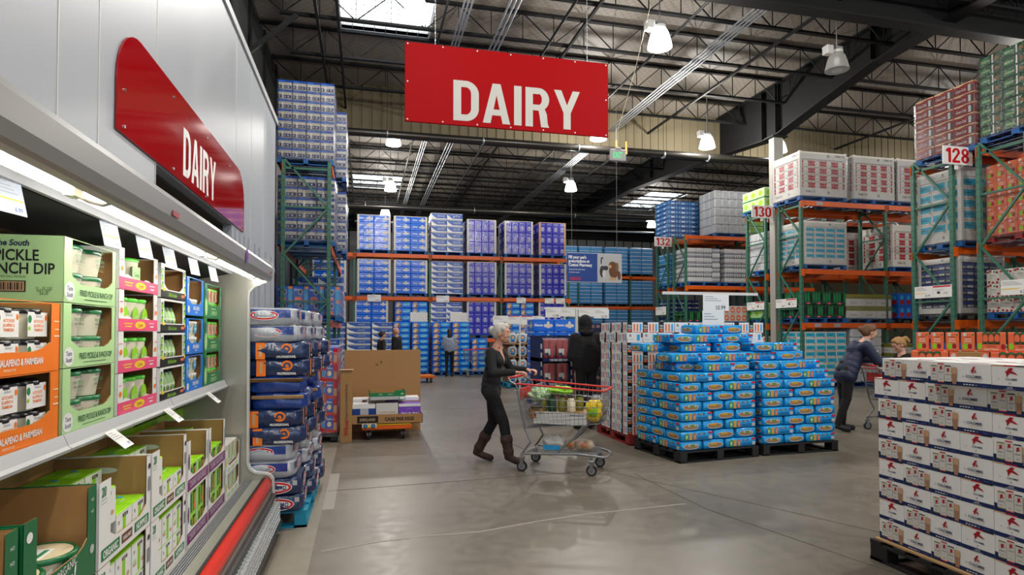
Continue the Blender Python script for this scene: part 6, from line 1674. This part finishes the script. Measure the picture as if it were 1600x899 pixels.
# ------------------------------------------------------------ people
def blob(b, voxel=.01, smooth=2, name='body', inflate=0):
    """fuses the closed shapes of a builder into one continuous surface"""
    me = bpy.data.meshes.new(name + '_raw'); me.from_pydata(b.v, [], b.f); me.update()
    ob = bpy.data.objects.new('tmp', me); TS.collection.objects.link(ob)
    m = ob.modifiers.new('r', 'REMESH'); m.mode = 'VOXEL'; m.voxel_size = voxel; m.use_smooth_shade = True
    if smooth:
        s_ = ob.modifiers.new('s', 'SMOOTH'); s_.iterations = smooth; s_.factor = .5
    vl = TS.view_layers[0]; vl.update(); eo = ob.evaluated_get(vl.depsgraph)
    out = bpy.data.meshes.new_from_object(eo); out.name = name
    bpy.data.objects.remove(ob)
    return out
def cap(b, p0, p1, r0, r1, m='skin'):
    b.cyl(p0, p1, r0, m, r1=r1, n=14); b.sph(p0, r0*.99, m, 12, 8); b.sph(p1, r1*.99, m, 12, 8)
def V3(*a): return Vector(a)
def hand(b, w, fwd, up, side, s=1.0, curl=1.0, m='skin'):
    """w wrist, fwd along the forearm, up the back of the hand, side toward the thumb"""
    fwd = fwd.normalized(); up = (up - fwd*up.dot(fwd)).normalized(); side = side.normalized()
    for k in range(4):
        o = (.027 - .018*k)*s
        cap(b, w + side*o*.6, w + fwd*.078*s + side*o, .013*s, .011*s, m)
    ln = (.034, .04, .037, .028)
    for k in range(4):
        base = w + fwd*.085*s + side*(.028 - .0185*k)*s; L = ln[k]*s
        d1 = (fwd - up*.45*curl).normalized(); d2 = (fwd*.15 - up*curl - fwd*.1).normalized() if curl else fwd; d3 = (-fwd*.7*curl - up*.7).normalized() if curl else fwd
        p1 = base + d1*L; p2 = p1 + d2*L*.75; p3 = p2 + d3*L*.6
        cap(b, base, p1, .0092*s, .0084*s, m); cap(b, p1, p2, .0084*s, .0078*s, m); cap(b, p2, p3, .0078*s, .007*s, m)
    t0 = w + fwd*.025*s + side*.028*s; t1 = t0 + (fwd*.7 + side*.6 - up*.3).normalized()*.036*s; t2 = t1 + (fwd*.6 - up*.8 - side*.1).normalized()*.03*s
    cap(b, t0, t1, .012*s, .0095*s, m); cap(b, t1, t2, .0095*s, .008*s, m)
def head(b, c, f, u, s=1.0, m='skin'):
    """c centre, f facing, u up"""
    f = f.normalized(); u = (u - f*u.dot(f)).normalized(); l = u.cross(f)
    def E(o, r, n=14):
        k = len(b.v); b.sph((0, 0, 0), r, m, n, 10)
        for i in range(k, len(b.v)):
            p = b.v[i]; q = c + (f*(o[0]+p[0]) + l*(o[1]+p[1]) + u*(o[2]+p[2]))*s; b.v[i] = tuple(q)
    E((0, 0, .02), (.098, .076, .095)); E((.018, 0, -.05), (.07, .058, .062)); E((.045, 0, -.085), (.034, .036, .024)); E((.06, 0, -.01), (.034, .056, .06))
    E((.083, 0, .035), (.014, .05, .014))                       # brow
    E((.098, 0, -.012), (.012, .011, .028)); E((.104, 0, -.03), (.014, .016, .011))   # nose
    E((.084, 0, -.062), (.012, .024, .007)); E((.082, 0, -.074), (.012, .021, .007))  # lips
    for s_ in (-1, 1): E((.058, .038*s_, -.03), (.022, .02, .024)); E((-.005, .078*s_, -.01), (.017, .009, .03)); E((.07, .032*s_, .005), (.014, .02, .012))
def eyes(t, c, f, u, s=1.0):
    f = f.normalized(); u = (u - f*u.dot(f)).normalized(); l = u.cross(f)
    for s_ in (-1, 1):
        p = c + (f*.079 + l*.031*s_ + u*.008)*s
        b = MB(); b.sph(p, .0115*s, 'white', 10, 6); b.sph(p + f*.007*s, .0062*s, 'black', 8, 6); b.build('eye', t)
        b = MB(); a0 = c + (f*.094 + l*.018*s_ + u*.03)*s; a1 = c + (f*.084 + l*.05*s_ + u*.028)*s; b.bar(a0, a1, .006*s, .005*s, 'kraftdark'); b.build('eyebrow', t)
def hairshape(b, c, f, u, s, m, kind):
    f = f.normalized(); u = (u - f*u.dot(f)).normalized(); l = u.cross(f)
    def E(o, r):
        k = len(b.v); b.sph((0, 0, 0), r, m, 14, 10)
        for i in range(k, len(b.v)):
            p = b.v[i]; b.v[i] = tuple(c + (f*(o[0]+p[0]) + l*(o[1]+p[1]) + u*(o[2]+p[2]))*s)
    E((-.016, 0, .045), (.098, .084, .088)); E((-.05, 0, .0), (.068, .08, .085)); E((.03, 0, .085), (.055, .062, .042))
    for q in (-1, 1): E((-.02, .066*q, .03), (.05, .022, .05)); E((.03, .062*q, .055), (.035, .02, .03))
    if kind == 'bun': E((-.13, 0, .03), (.045, .045, .05)); E((-.1, 0, .0), (.04, .045, .04))
    if kind == 'short': E((-.07, 0, -.03), (.045, .07, .06))
    if kind == 'bob': E((-.085, 0, -.045), (.05, .075, .08)); E((-.11, 0, -.01), (.04, .05, .06))
    if kind == 'pony': E((-.11, 0, .06), (.03, .03, .03)); E((-.15, 0, .04), (.04, .03, .045)); E((-.17, 0, -.0), (.03, .025, .05))
    if kind == 'long': E((-.07, 0, -.1), (.055, .085, .14)); E((-.075, 0, -.22), (.045, .08, .12))
    if kind == 'hood': E((-.03, 0, .02), (.118, .105, .13)); E((-.03, 0, -.07), (.11, .105, .1)); E((-.06, 0, -.13), (.1, .12, .06))
def person(label, loc, rz, J, top, bottom, shoe, skin='skin', hair='hair_brown', hkind='short', s=1.0, vox=.007, tw=1.0, hem=.0, longcoat=0, boots=None, hands=True, curl=1.0, female=False, vneck=False, face=True, group=None, sleeve=1.0, jacket=1.0):
    t = thing('person', label, 'person', loc, rz, group)
    J = {k: Vector(v)*s if not isinstance(v, (int, float)) else v for k, v in J.items()}
    pe, ch, ne, hd = J['pelvis'], J['chest'], J['neck'], J['head']
    ff = J['face'].normalized(); uu = J.get('hup', V3(0, 0, 1)).normalized()
    b = MB()
    head(b, hd, ff, uu, s, skin); cap(b, ne - (hd-ne)*.4, hd - uu*.05*s - ff*.015*s, .056*s, .05*s, skin)
    cap(b, pe, ch, .08*s*tw, .085*s*tw, skin); cap(b, ch, ne, .09*s, .06*s, skin)
    for q in 'lr':
        sh, el, ha, hp, kn, an, to = (J[k+q] for k in ('sh', 'el', 'ha', 'hip', 'kn', 'an', 'to'))
        cap(b, ch + (sh-ch)*.5, sh, .06*s, .045*s, skin); cap(b, sh, el, .042*s, .034*s, skin); cap(b, el, ha, .034*s, .022*s, skin)
        cap(b, pe, hp, .09*s, .08*s, skin); cap(b, hp, kn, .065*s, .045*s, skin); cap(b, kn, an, .042*s, .026*s, skin); cap(b, an, an.lerp(to, .6), .022*s, .018*s, skin)
        if hands:
            fw = (ha-el).normalized(); fw = (fw*.6 + J.get('hdir', ff)*.4).normalized(); up = J.get('hup_' + q, V3(0, 0, 1)); sd = fw.cross(up) * (-1 if q == 'r' else 1)
            hand(b, ha, fw, up, sd if sd.length > .1 else V3(0, 1, 0), s, curl, skin)
    me = blob(b, vox, 1, 'body'); me.materials.clear(); me.materials.append(pm(skin)); put(me, 'body', t)
    if face: eyes(t, hd, ff, uu, s)
    # top garment
    b = MB(); w = .135*s*tw*jacket
    L = uu.cross(ff)
    hl, hr = J['hipl'], J['hipr']
    for k in range(6):
        a = k/5; c = pe + V3(0, 0, .04*s - longcoat) * (1 if True else 1) ; p = c.lerp(ch, a)
        sp = (J['shl'] - J['shr']).normalized()
        wd = (.105 + .02*math.sin(a*PI*.8) if not female else .09 + .015*(1-a)*(1-a) + .012*math.sin(a*PI))*s*tw*jacket
        b.sph(p, 1, 'white', 14, 10); 
        for i in range(len(b.v)-15*0-14*11, len(b.v)):
            v = Vector(b.v[i]) - p; x = v.dot(sp); rest = v - sp*x; b.v[i] = tuple(p + sp*x*wd*(1.35 + .45*(1-a)) + Vector((rest.x*wd, rest.y*wd, rest.z*wd*1.1)))
    cap(b, ch, ne - V3(0, 0, .035*s), w*.95, .06*s); cap(b, pe, ch, .1*s*jacket, .1*s*jacket)
    if longcoat: cap(b, hl - V3(0, 0, longcoat*.5), hr - V3(0, 0, longcoat*.5), .103*s*jacket, .103*s*jacket); cap(b, hl.lerp(J['knl'], .15), hr.lerp(J['knr'], .15), .1*s*jacket, .1*s*jacket)
    for q in 'lr':
        sh, el, ha = (J[k+q] for k in ('sh', 'el', 'ha'))
        cap(b, ch + (sh-ch)*.3, sh, .085*s*jacket, .062*s*jacket); cap(b, sh, el, .06*s*jacket*sleeve, .052*s*jacket*sleeve)
        wr = ha + (el-ha).normalized()*.03*s; cap(b, el, wr, .052*s*jacket*sleeve, .04*s*jacket*sleeve)
    if female: 
        for q in 'lr': b.sph(ch + (J['sh'+q]-ch)*.45 + ff*.07*s - V3(0, 0, .05*s), .06*s, 'white')
    me = blob(b, vox*1.3, 3, 'top'); me.materials.clear(); me.materials.append(pm(top)); put(me, 'top', t)
    # trousers
    b = MB()
    cap(b, J['hipl'], J['hipr'], .094*s, .094*s); cap(b, pe, pe + V3(0, 0, .06*s), .1*s, .095*s)
    for q in 'lr':
        hp, kn, an = (J[k+q] for k in ('hip', 'kn', 'an')); wdn = J.get('loose', 1.0)
        cap(b, hp, kn, .088*s*wdn, .062*s*wdn); cap(b, kn, kn.lerp(an, .35), .06*s*wdn, .058*s*wdn); cap(b, kn.lerp(an, .35), an, .058*s*wdn, .042*s*wdn)
    me = blob(b, vox*1.3, 3, 'trousers'); me.materials.clear(); me.materials.append(pm(bottom)); put(me, 'trousers', t)
    for q in 'lr':
        kn, an, to = (J[k+q] for k in ('kn', 'an', 'to')); b = MB(); d = (to-an); d.z = 0; d = d.normalized() if d.length > .01 else V3(1, 0, 0)
        he = an + (an-to).normalized()*.02*s - V3(0, 0, .03*s)
        cap(b, he, an.lerp(to, .5) - V3(0, 0, .02*s), .042*s, .042*s); cap(b, an.lerp(to, .5) - V3(0, 0, .02*s), to, .044*s, .04*s)
        if boots: cap(b, an - V3(0, 0, .01), an.lerp(kn, boots), .056*s, .066*s); cap(b, an.lerp(kn, boots), an.lerp(kn, boots+.06), .076*s, .076*s); cap(b, an.lerp(kn, .1), an.lerp(kn, .13), .066*s, .066*s)
        me = blob(b, vox, 2, 'shoe'); me.materials.clear(); me.materials.append(pm(shoe)); put(me, 'boot' if boots else 'shoe', t)
    b = MB(); hairshape(b, hd, ff, uu, s, 'white', hkind)
    me = blob(b, vox, 2, 'hair'); me.materials.clear(); me.materials.append(pm(hair)); put(me, 'hood' if hkind == 'hood' else 'hair', t)
    return t, J
def stand(fwd=0, arm='down', lean=0):
    J = dict(pelvis=(0, 0, .95), chest=(.01+lean*.5, 0, 1.3), neck=(.02+lean, 0, 1.46), head=(.05+lean*1.2, 0, 1.62), face=(1, 0, -.05),
             shl=(.01+lean*.8, .18, 1.41), shr=(.01+lean*.8, -.18, 1.41), hipl=(0, .09, .92), hipr=(0, -.09, .92), knl=(.02, .1, .5), knr=(.03, -.1, .5), anl=(-.01, .1, .1), anr=(.0, -.1, .1), tol=(.15, .11, .035), tor=(.16, -.11, .035))
    if arm == 'down': J.update(ell=(.0, .24, 1.12), elr=(.0, -.24, 1.12), hal=(.06, .25, .86), har=(.06, -.25, .86))
    if arm == 'front': J.update(ell=(.02, .24, 1.12), elr=(.02, -.24, 1.12), hal=(.26, .12, 1.1), har=(.26, -.12, 1.1))
    return J

# the woman with the cart
HD = R(-33)
J = dict(pelvis=(0, 0, .93), chest=(.05, 0, 1.24), neck=(.085, 0, 1.4), head=(.14, 0, 1.56), face=(1, 0, -.06), shl=(.06, .16, 1.335), shr=(.06, -.16, 1.335),
         ell=(.17, .25, 1.12), elr=(.13, -.27, 1.1), hal=(.4, .2, 1.115), har=(.39, -.2, 1.11), hipl=(0, .08, .9), hipr=(0.01, -.08, .9),
         knl=(.0, .085, .49), knr=(.2, -.09, .5), anl=(-.21, .09, .12), anr=(.27, -.1, .13), tol=(-.04, .1, .04), tor=(.43, -.11, .06), hdir=(1, 0, 0), loose=1.08)
p, JJ = person('grey haired woman in black cardigan, leggings and brown boots pushing a full cart', (1.5, 7.24, 0), HD, J, 'cloth_charcoal', 'cloth_black', 'suede_brown', hair='hair_white', hkind='bun', vox=.006, boots=.46, female=True, tw=.98, jacket=1.0, longcoat=.03, s=1.01)
b = MB(); b.lathe((0, 0, 0), [(.03, -.012), (.045, -.008), (.045, .008), (.03, .012)], 'teal', axis='X', n=14); b.build('hair_tie', p, tuple(JJ['head'] + V3(-.105, 0, .03)))
# V neck: a patch of skin on the chest
from mathutils.bvhtree import BVHTree
tm = [c for c in p.children if c.name.startswith('top')][0].data
bv = BVHTree.FromPolygons([v.co for v in tm.vertices], [tuple(q.vertices) for q in tm.polygons])
b = MB(); rows = []
for k in range(11):
    z = 1.415 - .2*k/10; hw = .062*(1-k/10) + .002; rw = []
    for q in range(7):
        h_ = bv.ray_cast(Vector((.6, -hw + 2*hw*q/6, z)), Vector((-1, 0, 0)))[0]
        rw.append(h_ + Vector((.004, 0, 0)) if h_ else Vector((.14, -hw + 2*hw*q/6, z)))
    rows.append(rw)
V = [v for r_ in rows for v in r_]; b.add(V, [(k*7+q, (k+1)*7+q, (k+1)*7+q+1, k*7+q+1) for k in range(10) for q in range(6)], 'skin', True)
b.build('neckline', p)
# hooded man
J = stand(arm='front'); J.update(hipl=(0, .09, .92))
person('shopper in a black hoodie with the hood up, seen from behind by the red cups', (3.52, 9.32, 0), R(97), J, 'cloth_black', 'cloth_black', 'rubber', hair='cloth_black', hkind='hood', s=1.06, vox=.009, jacket=1.22, sleeve=1.15, face=False)
# mother
J = dict(pelvis=(-.02, 0, .95), chest=(.16, 0, 1.22), neck=(.27, 0, 1.36), head=(.36, 0, 1.51), face=(.95, -.1, -.15), shl=(.22, .18, 1.3), shr=(.2, -.18, 1.3),
         ell=(.36, .27, 1.08), elr=(.34, -.25, 1.06), hal=(.6, .14, 1.1), har=(.6, -.1, 1.1), hipl=(-.02, .09, .92), hipr=(-.02, -.09, .92), knl=(.0, .1, .5), knr=(-.06, -.1, .5), anl=(-.02, .1, .1), anr=(-.2, -.1, .11), tol=(.14, .11, .035), tor=(-.04, -.11, .04), hdir=(1, 0, 0), loose=1.1)
p, JJ = person('woman in a navy jacket with tied brown hair leaning on a cart handle', (7.55, 8.2, 0), R(-14), J, 'cloth_navy', 'cloth_black', 'rubber', skin='skin_pale', hair='hair_brown', hkind='bun', vox=.008, jacket=1.2, sleeve=1.15, longcoat=.16, female=True, s=1.05)
b = MB(); b.bar((.335, -.19, 1.27), (.40, -.18, 1.29), .006, .014, 'white'); b.build('chest_mark', p)
b = MB(); cap(b, V3(.3, .06, 1.43), V3(.3, -.06, 1.43), .05, .05); cap(b, V3(.3, -.06, 1.43), V3(.38, -.0, 1.33), .035, .02); cap(b, V3(.3, .06, 1.43), V3(.38, .0, 1.33), .035, .02)
me = blob(b, .008, 2, 'grey_hood'); me.materials.clear(); me.materials.append(pm('grey')); put(me, 'grey_hood', p)
# child in the cart seat, facing the mother
J = dict(pelvis=(0, 0, .42), chest=(.03, 0, .62), neck=(.05, 0, .73), head=(.1, 0, .88), face=(.9, 0, -.45), hup=(.4, 0, .9), shl=(.04, .13, .69), shr=(.04, -.13, .69), ell=(.12, .17, .52), elr=(.12, -.17, .52), hal=(.3, .08, .5), har=(.3, -.08, .5),
         hipl=(0, .07, .4), hipr=(0, -.07, .4), knl=(.22, .1, .38), knr=(.22, -.1, .38), anl=(.26, .1, .16), anr=(.26, -.1, .16), tol=(.36, .1, .12), tor=(.36, -.1, .12))
person('small child with blond ponytail and black jacket sitting in the cart seat', (8.45, 7.96, .52), R(166), J, 'cloth_black', 'cloth_black', 'rubber', skin='skin_pale', hair='hair_blond', hkind='pony', s=.98, vox=.008, tw=.85, jacket=.95)
# far people
J = stand(arm='front')
person('shopper with long black hair in a grey puffer vest facing the tissue stacks', (2.93, 21.35, 0), R(85), J, 'vest_grey', 'cloth_black', 'rubber', hair='hair_black', hkind='long', s=.97, vox=.012, jacket=1.15, face=False) if mat('vest_grey', '#8592a8', .6, bump=.6, bscale=14, bdist=.03) else None
J = stand(arm='down')
person('bald man in a black jacket standing behind the cardboard sheet', (.98, 19.1, 0), R(150), J, 'cloth_black', 'cloth_black', 'rubber', hair='skin', hkind='none', s=.98, vox=.012, jacket=1.25)
person('dark haired person in an olive jacket talking beside the bald man', (.5, 19.0, 0), R(20), J, 'cloth_olive', 'cloth_black', 'rubber', hair='hair_black', hkind='bun', s=.92, vox=.012, jacket=1.15, female=True) if mat('cloth_olive', '#2c2d24', .9) else None
person('dark haired shopper in the aisle behind the guava nectar cartons', (14.2, 12.6, 0), R(60), J, 'cloth_black', 'cloth_black', 'rubber', hair='hair_black', hkind='short', s=.99, vox=.014, face=False)

# ------------------------------------------------------------ shopping carts
mat('cart_wire', '#8f9296', .35, metal=.75)
mat('cart_red', '#d8332c', .4)
def make_cart():
    t = thing('shopping_cart', 'x', 'shopping cart')
    rz_, fz = 1.0, .94; rb, fb = .49, .57
    R0, R1 = -.46, .54        # rim back and front
    B0, B1 = -.36, .48
    def rim(a): return R0 + (R1-R0)*a, rz_ + (fz-rz_)*a, .30 - .05*a
    def bot(a): return B0 + (B1-B0)*a, rb + (fb-rb)*a, .24 - .04*a
    b = MB()
    for sy in (-1, 1):
        for lv in range(1, 6):
            q = lv/6; pts = []
            for a in (0, 1): x, z, y = rim(a); x2, z2, y2 = bot(a); pts.append((x+(x2-x)*q, sy*(y+(y2-y)*q), z+(z2-z)*q))
            b.cyl(pts[0], pts[1], .0032 if lv % 2 else .0045, 'cart_wire', n=5)
        for k in range(19):
            a = k/18; x, z, y = rim(a); x2, z2, y2 = bot(a); b.cyl((x, sy*y, z), (x2, sy*y2, z2), .0022, 'cart_wire', n=4)
    for k in range(1, 9):
        f = -1 + 2*k/9; x, z, y = rim(1); x2, z2, y2 = bot(1); b.cyl((x, f*y, z), (x2, f*y2, z2), .0022, 'cart_wire', n=4)
        x, z, y = rim(0); x2, z2, y2 = bot(0); b.cyl((x, f*y, z), (x2, f*y2, z2), .0022, 'cart_wire', n=4)
    for lv in range(1, 6):
        q = lv/6
        for a in (0, 1): x, z, y = rim(a); x2, z2, y2 = bot(a); b.cyl((x+(x2-x)*q, -(y+(y2-y)*q), z+(z2-z)*q), (x+(x2-x)*q, y+(y2-y)*q, z+(z2-z)*q), .0035, 'cart_wire', n=5)
    for k in range(13):
        f = -1 + 2*k/12; b.cyl((bot(0)[0], f*bot(0)[2], bot(0)[1]), (bot(1)[0], f*bot(1)[2], bot(1)[1]), .0028, 'cart_wire', n=4)
    for k in range(7): a = k/6; x, z, y = bot(a); b.cyl((x, -y, z), (x, y, z), .004, 'cart_wire', n=5)
    b.build('basket', t)
    b = MB(); c = [(rim(0)[0], -rim(0)[2], rim(0)[1]), (rim(1)[0], -rim(1)[2], rim(1)[1]), (rim(1)[0], rim(1)[2], rim(1)[1]), (rim(0)[0], rim(0)[2], rim(0)[1])]
    b.tube(c, .011, 'cart_red', n=8); b.build('rim', t, label='red rim bumper')
    b = MB(); b.cyl((-.56, -.28, 1.06), (-.56, .28, 1.06), .016, 'cart_red', n=10); b.build('handle', t, label='red handle bar')
    b = MB()
    for sy in (-1, 1):
        b.tube([(-.56, sy*.28, 1.06), (-.53, sy*.3, 1.02), (-.46, sy*.3, .99), (-.41, sy*.27, .7), (-.37, sy*.25, .48), (-.30, sy*.25, .34), (-.40, sy*.27, .2), (-.42, sy*.28, .16)], .012, 'cart_wire', n=8)
        b.tube([(-.40, sy*.27, .2), (.25, sy*.24, .23), (.42, sy*.23, .22), (.52, sy*.18, .2), (.56, sy*.1, .2), (.56, 0, .2)], .013, 'cart_wire', n=8)
        b.tube([(.0, sy*.24, .22), (.22, sy*.22, .42), (.3, sy*.21, .55)], .011, 'cart_wire', n=8)
    b.build('frame', t)
    b = MB()
    for k in range(9): f = -1+2*k/8; b.cyl((-.38, f*.24, .21), (.45, f*.19, .225), .004, 'cart_wire', n=4)
    for k in range(5): x = -.36+.2*k; b.cyl((x, -.25, .213), (x, .25, .213), .005, 'cart_wire', n=4)
    b.build('bottom_rack', t)
    b = MB()
    b.box(-.36, -.24, .74, -.17, .24, .75, 'cart_wire'); 
    for k in range(9): f = -1+2*k/8; b.cyl((-.18, f*.24, .74), (-.28, f*.26, .98), .003, 'cart_wire', n=4)
    b.cyl((-.28, -.26, .98), (-.28, .26, .98), .006, 'cart_wire', n=6); b.build('child_seat', t)
    b = MB(); b.box(-.45, -.2, .8, -.435, .2, .94, 'cart_red', .004); b.build('seat_flap', t, label='red plastic seat flap')
    for sx, sy in ((-.4, -.27), (-.4, .27), (.4, -.24), (.4, .24)):
        w = MB(); w.cyl((sx, sy-.014, .06), (sx, sy+.014, .06), .06, 'rubber', n=18); w.cyl((sx, sy-.016, .06), (sx, sy+.016, .06), .04, 'grey', n=14); w.cyl((sx, sy-.02, .06), (sx, sy+.02, .06), .012, 'chrome', n=8)
        w_ = w.build('wheel', t)
        f = MB(); f.box(sx-.02, sy-.024, .05, sx+.02, sy-.019, .15, 'cart_wire'); f.box(sx-.02, sy+.019, .05, sx+.02, sy+.024, .15, 'cart_wire'); f.box(sx-.03, sy-.026, .14, sx+.03, sy+.026, .17, 'cart_wire', .004); f.cyl((sx, sy, .165), (sx, sy, .215), .014, 'cart_wire', n=8); f.build('caster_fork', t)
    return t
ct = make_cart(); ct.location = (2.24, 6.73, 0); ct.rotation_euler = (0, 0, HD); ct['label'] = 'wire shopping cart with red rim, full of groceries, pushed by the grey haired woman'
dup(ct, (8.31, 7.89, 0), R(-14), 'wire shopping cart with red rim carrying the child')
dup(ct, (3.95, 21.2, 0), R(175), 'wire shopping cart left beside the shopper in the grey vest')
# groceries of the main cart (in cart coordinates)
cM = Matrix.Translation((2.24, 6.73, 0)) @ Matrix.Rotation(HD, 4, 'Z')
def incart(b, name, label, cat, loc, rz=0, M_=None):
    p = (M_ or cM) @ Vector(loc); return b.build(name, None, tuple(p), HD + rz, label=label, cat=cat)
b = MB(); bx = (-.32, -.19, 0, .3, .19, .14); b.box(*bx, 'white', .004); b.box(-.31, -.18, .135, .29, .18, .142, 'kraft'); f = b.face('F', bx); b.rect(f, .01, .6, .06, .8, 'crimson'); b.rect(f, .7, .75, .95, .82, 'grey'); b.rect(f, .3, .2, .6, .23, 'lightgrey')
for k in range(8): b.rect(f, .08*k+.1, 0, .08*k+.103, 1, 'lightgrey')
incart(b, 'carton_tray', 'long white carton tray on the floor of the full cart', 'carton', (0.03, 0, .54))
for i, (x, y, m_) in enumerate(((-.2, -.1, 'olive'), (-.08, -.12, 'darkgreen'), (.03, -.1, 'olive'), (.14, -.12, 'cream'), (-.12, .08, 'beige'), (.08, .08, 'tan'), (.2, .05, 'olive'))):
    b = MB(); b.lathe((0, 0, 0), [(.045, 0), (.048, .01), (.048, .12), (.035, .14), (.036, .16)], m_, n=14); b.lathe((0, 0, .16), [(.038, 0), (.038, .015)], 'black', n=14)
    incart(b, 'jar', 'grocery jar standing on the white tray in the cart, %s of seven' % ORD[i], 'jar', (x, y, .685))
b = MB(); superell(b, .3, .2, .1, 'box_green', e=.7, wob=.02, seed=5); incart(b, 'produce_bag', 'bright green bag lying on the jars in the cart', 'bag', (-.02, .02, .855))
b = MB(); superell(b, .24, .3, .2, 'clear_plastic', e=.8, wob=.03, seed=8); superell(b, .2, .26, .17, 'palegreen', e=.8, wob=.04, seed=9); incart(b, 'lettuce_bag', 'clear bag of pale green produce on the child seat of the cart', 'bag', (-.25, -.04, .765))
b = MB(); superell(b, .1, .16, .18, 'yellow', e=.6, wob=.01, seed=4); b.box(-.051, -.05, .03, -.05, .05, .12, 'purple'); incart(b, 'snack_bag', 'yellow and purple snack bag in the child seat', 'bag', (-.2, .16, .755), .4)
b = MB(); superell(b, .18, .14, .16, 'kraft_light', e=.6, wob=.02, seed=6); incart(b, 'paper_bag', 'crumpled kraft bag at the back of the cart', 'bag', (-.26, -.12, .57))
b = MB(); superell(b, .16, .2, .24, 'yellow', e=.6, wob=.02, seed=12); b.sph((0, -.09, .12), (.06, .03, .06), 'lime'); incart(b, 'fruit_bag', 'yellow and green fruit bag at the front of the cart', 'bag', (.4, -.09, .58))
b = MB(); superell(b, .16, .2, .28, 'clear_plastic', e=.7, wob=.03, seed=13); superell(b, .13, .16, .2, 'brown', e=.7, wob=.03, seed=14); incart(b, 'mushroom_bag', 'clear bag of brown produce at the front corner of the cart', 'bag', (.4, .1, .58))
b = MB(); superell(b, .26, .16, .17, 'offwhite', e=.7, wob=.015, seed=15); f = (Vector((-.11, -.083, 0)), Vector((.22, 0, 0)), Vector((0, 0, .07))); b.rect(f, 0, .1, .9, .9, 'skyblue'); incart(b, 'bread_bag', 'bag of bread with blue band on the bottom rack', 'bag', (-.08, -.05, .23))
b = MB()
for x in (-.1, 0, .1): b.sph((x, 0, .06), (.055, .07, .06), 'tan')
superell(b, .34, .17, .13, 'clear_plastic', e=.6, wob=.01, seed=16)
for x in (-.1, .06): b.sph((x, -.078, .07), (.03, .008, .025), 'orange')
incart(b, 'bun_bag', 'clear bag of rolls with orange labels on the bottom rack', 'bag', (.22, -.02, .235))
# goods in the other cart
M2 = Matrix.Translation((8.31, 7.89, 0)) @ Matrix.Rotation(R(-14), 4, 'Z')
b = MB(); superell(b, .34, .34, .26, 'clear_teal', e=.8, wob=.03, seed=21); b.build('teal_bag', None, tuple(M2 @ Vector((.08, -.05, .75))), label='translucent teal bag in the cart with the child', cat='bag')
b = MB(); superell(b, .3, .34, .2, 'pack_white', e=.7, wob=.03, seed=22); b.build('white_bag', None, tuple(M2 @ Vector((.1, 0, .57))), label='white wrapped goods at the bottom of the child\'s cart', cat='bag')
b = MB(); b.box(-.15, -.12, 0, .2, .12, .2, 'white', .005); b.rect((Vector((-.15, -.121, 0)), Vector((.35, 0, 0)), Vector((0, 0, .2))), .1, .1, .3, .5, 'red'); b.build('white_carton', None, tuple(M2 @ Vector((0, 0, .235))), R(-14), label='white carton on the lower rack of the child\'s cart', cat='carton')

bpy.data.scenes.remove(TS)
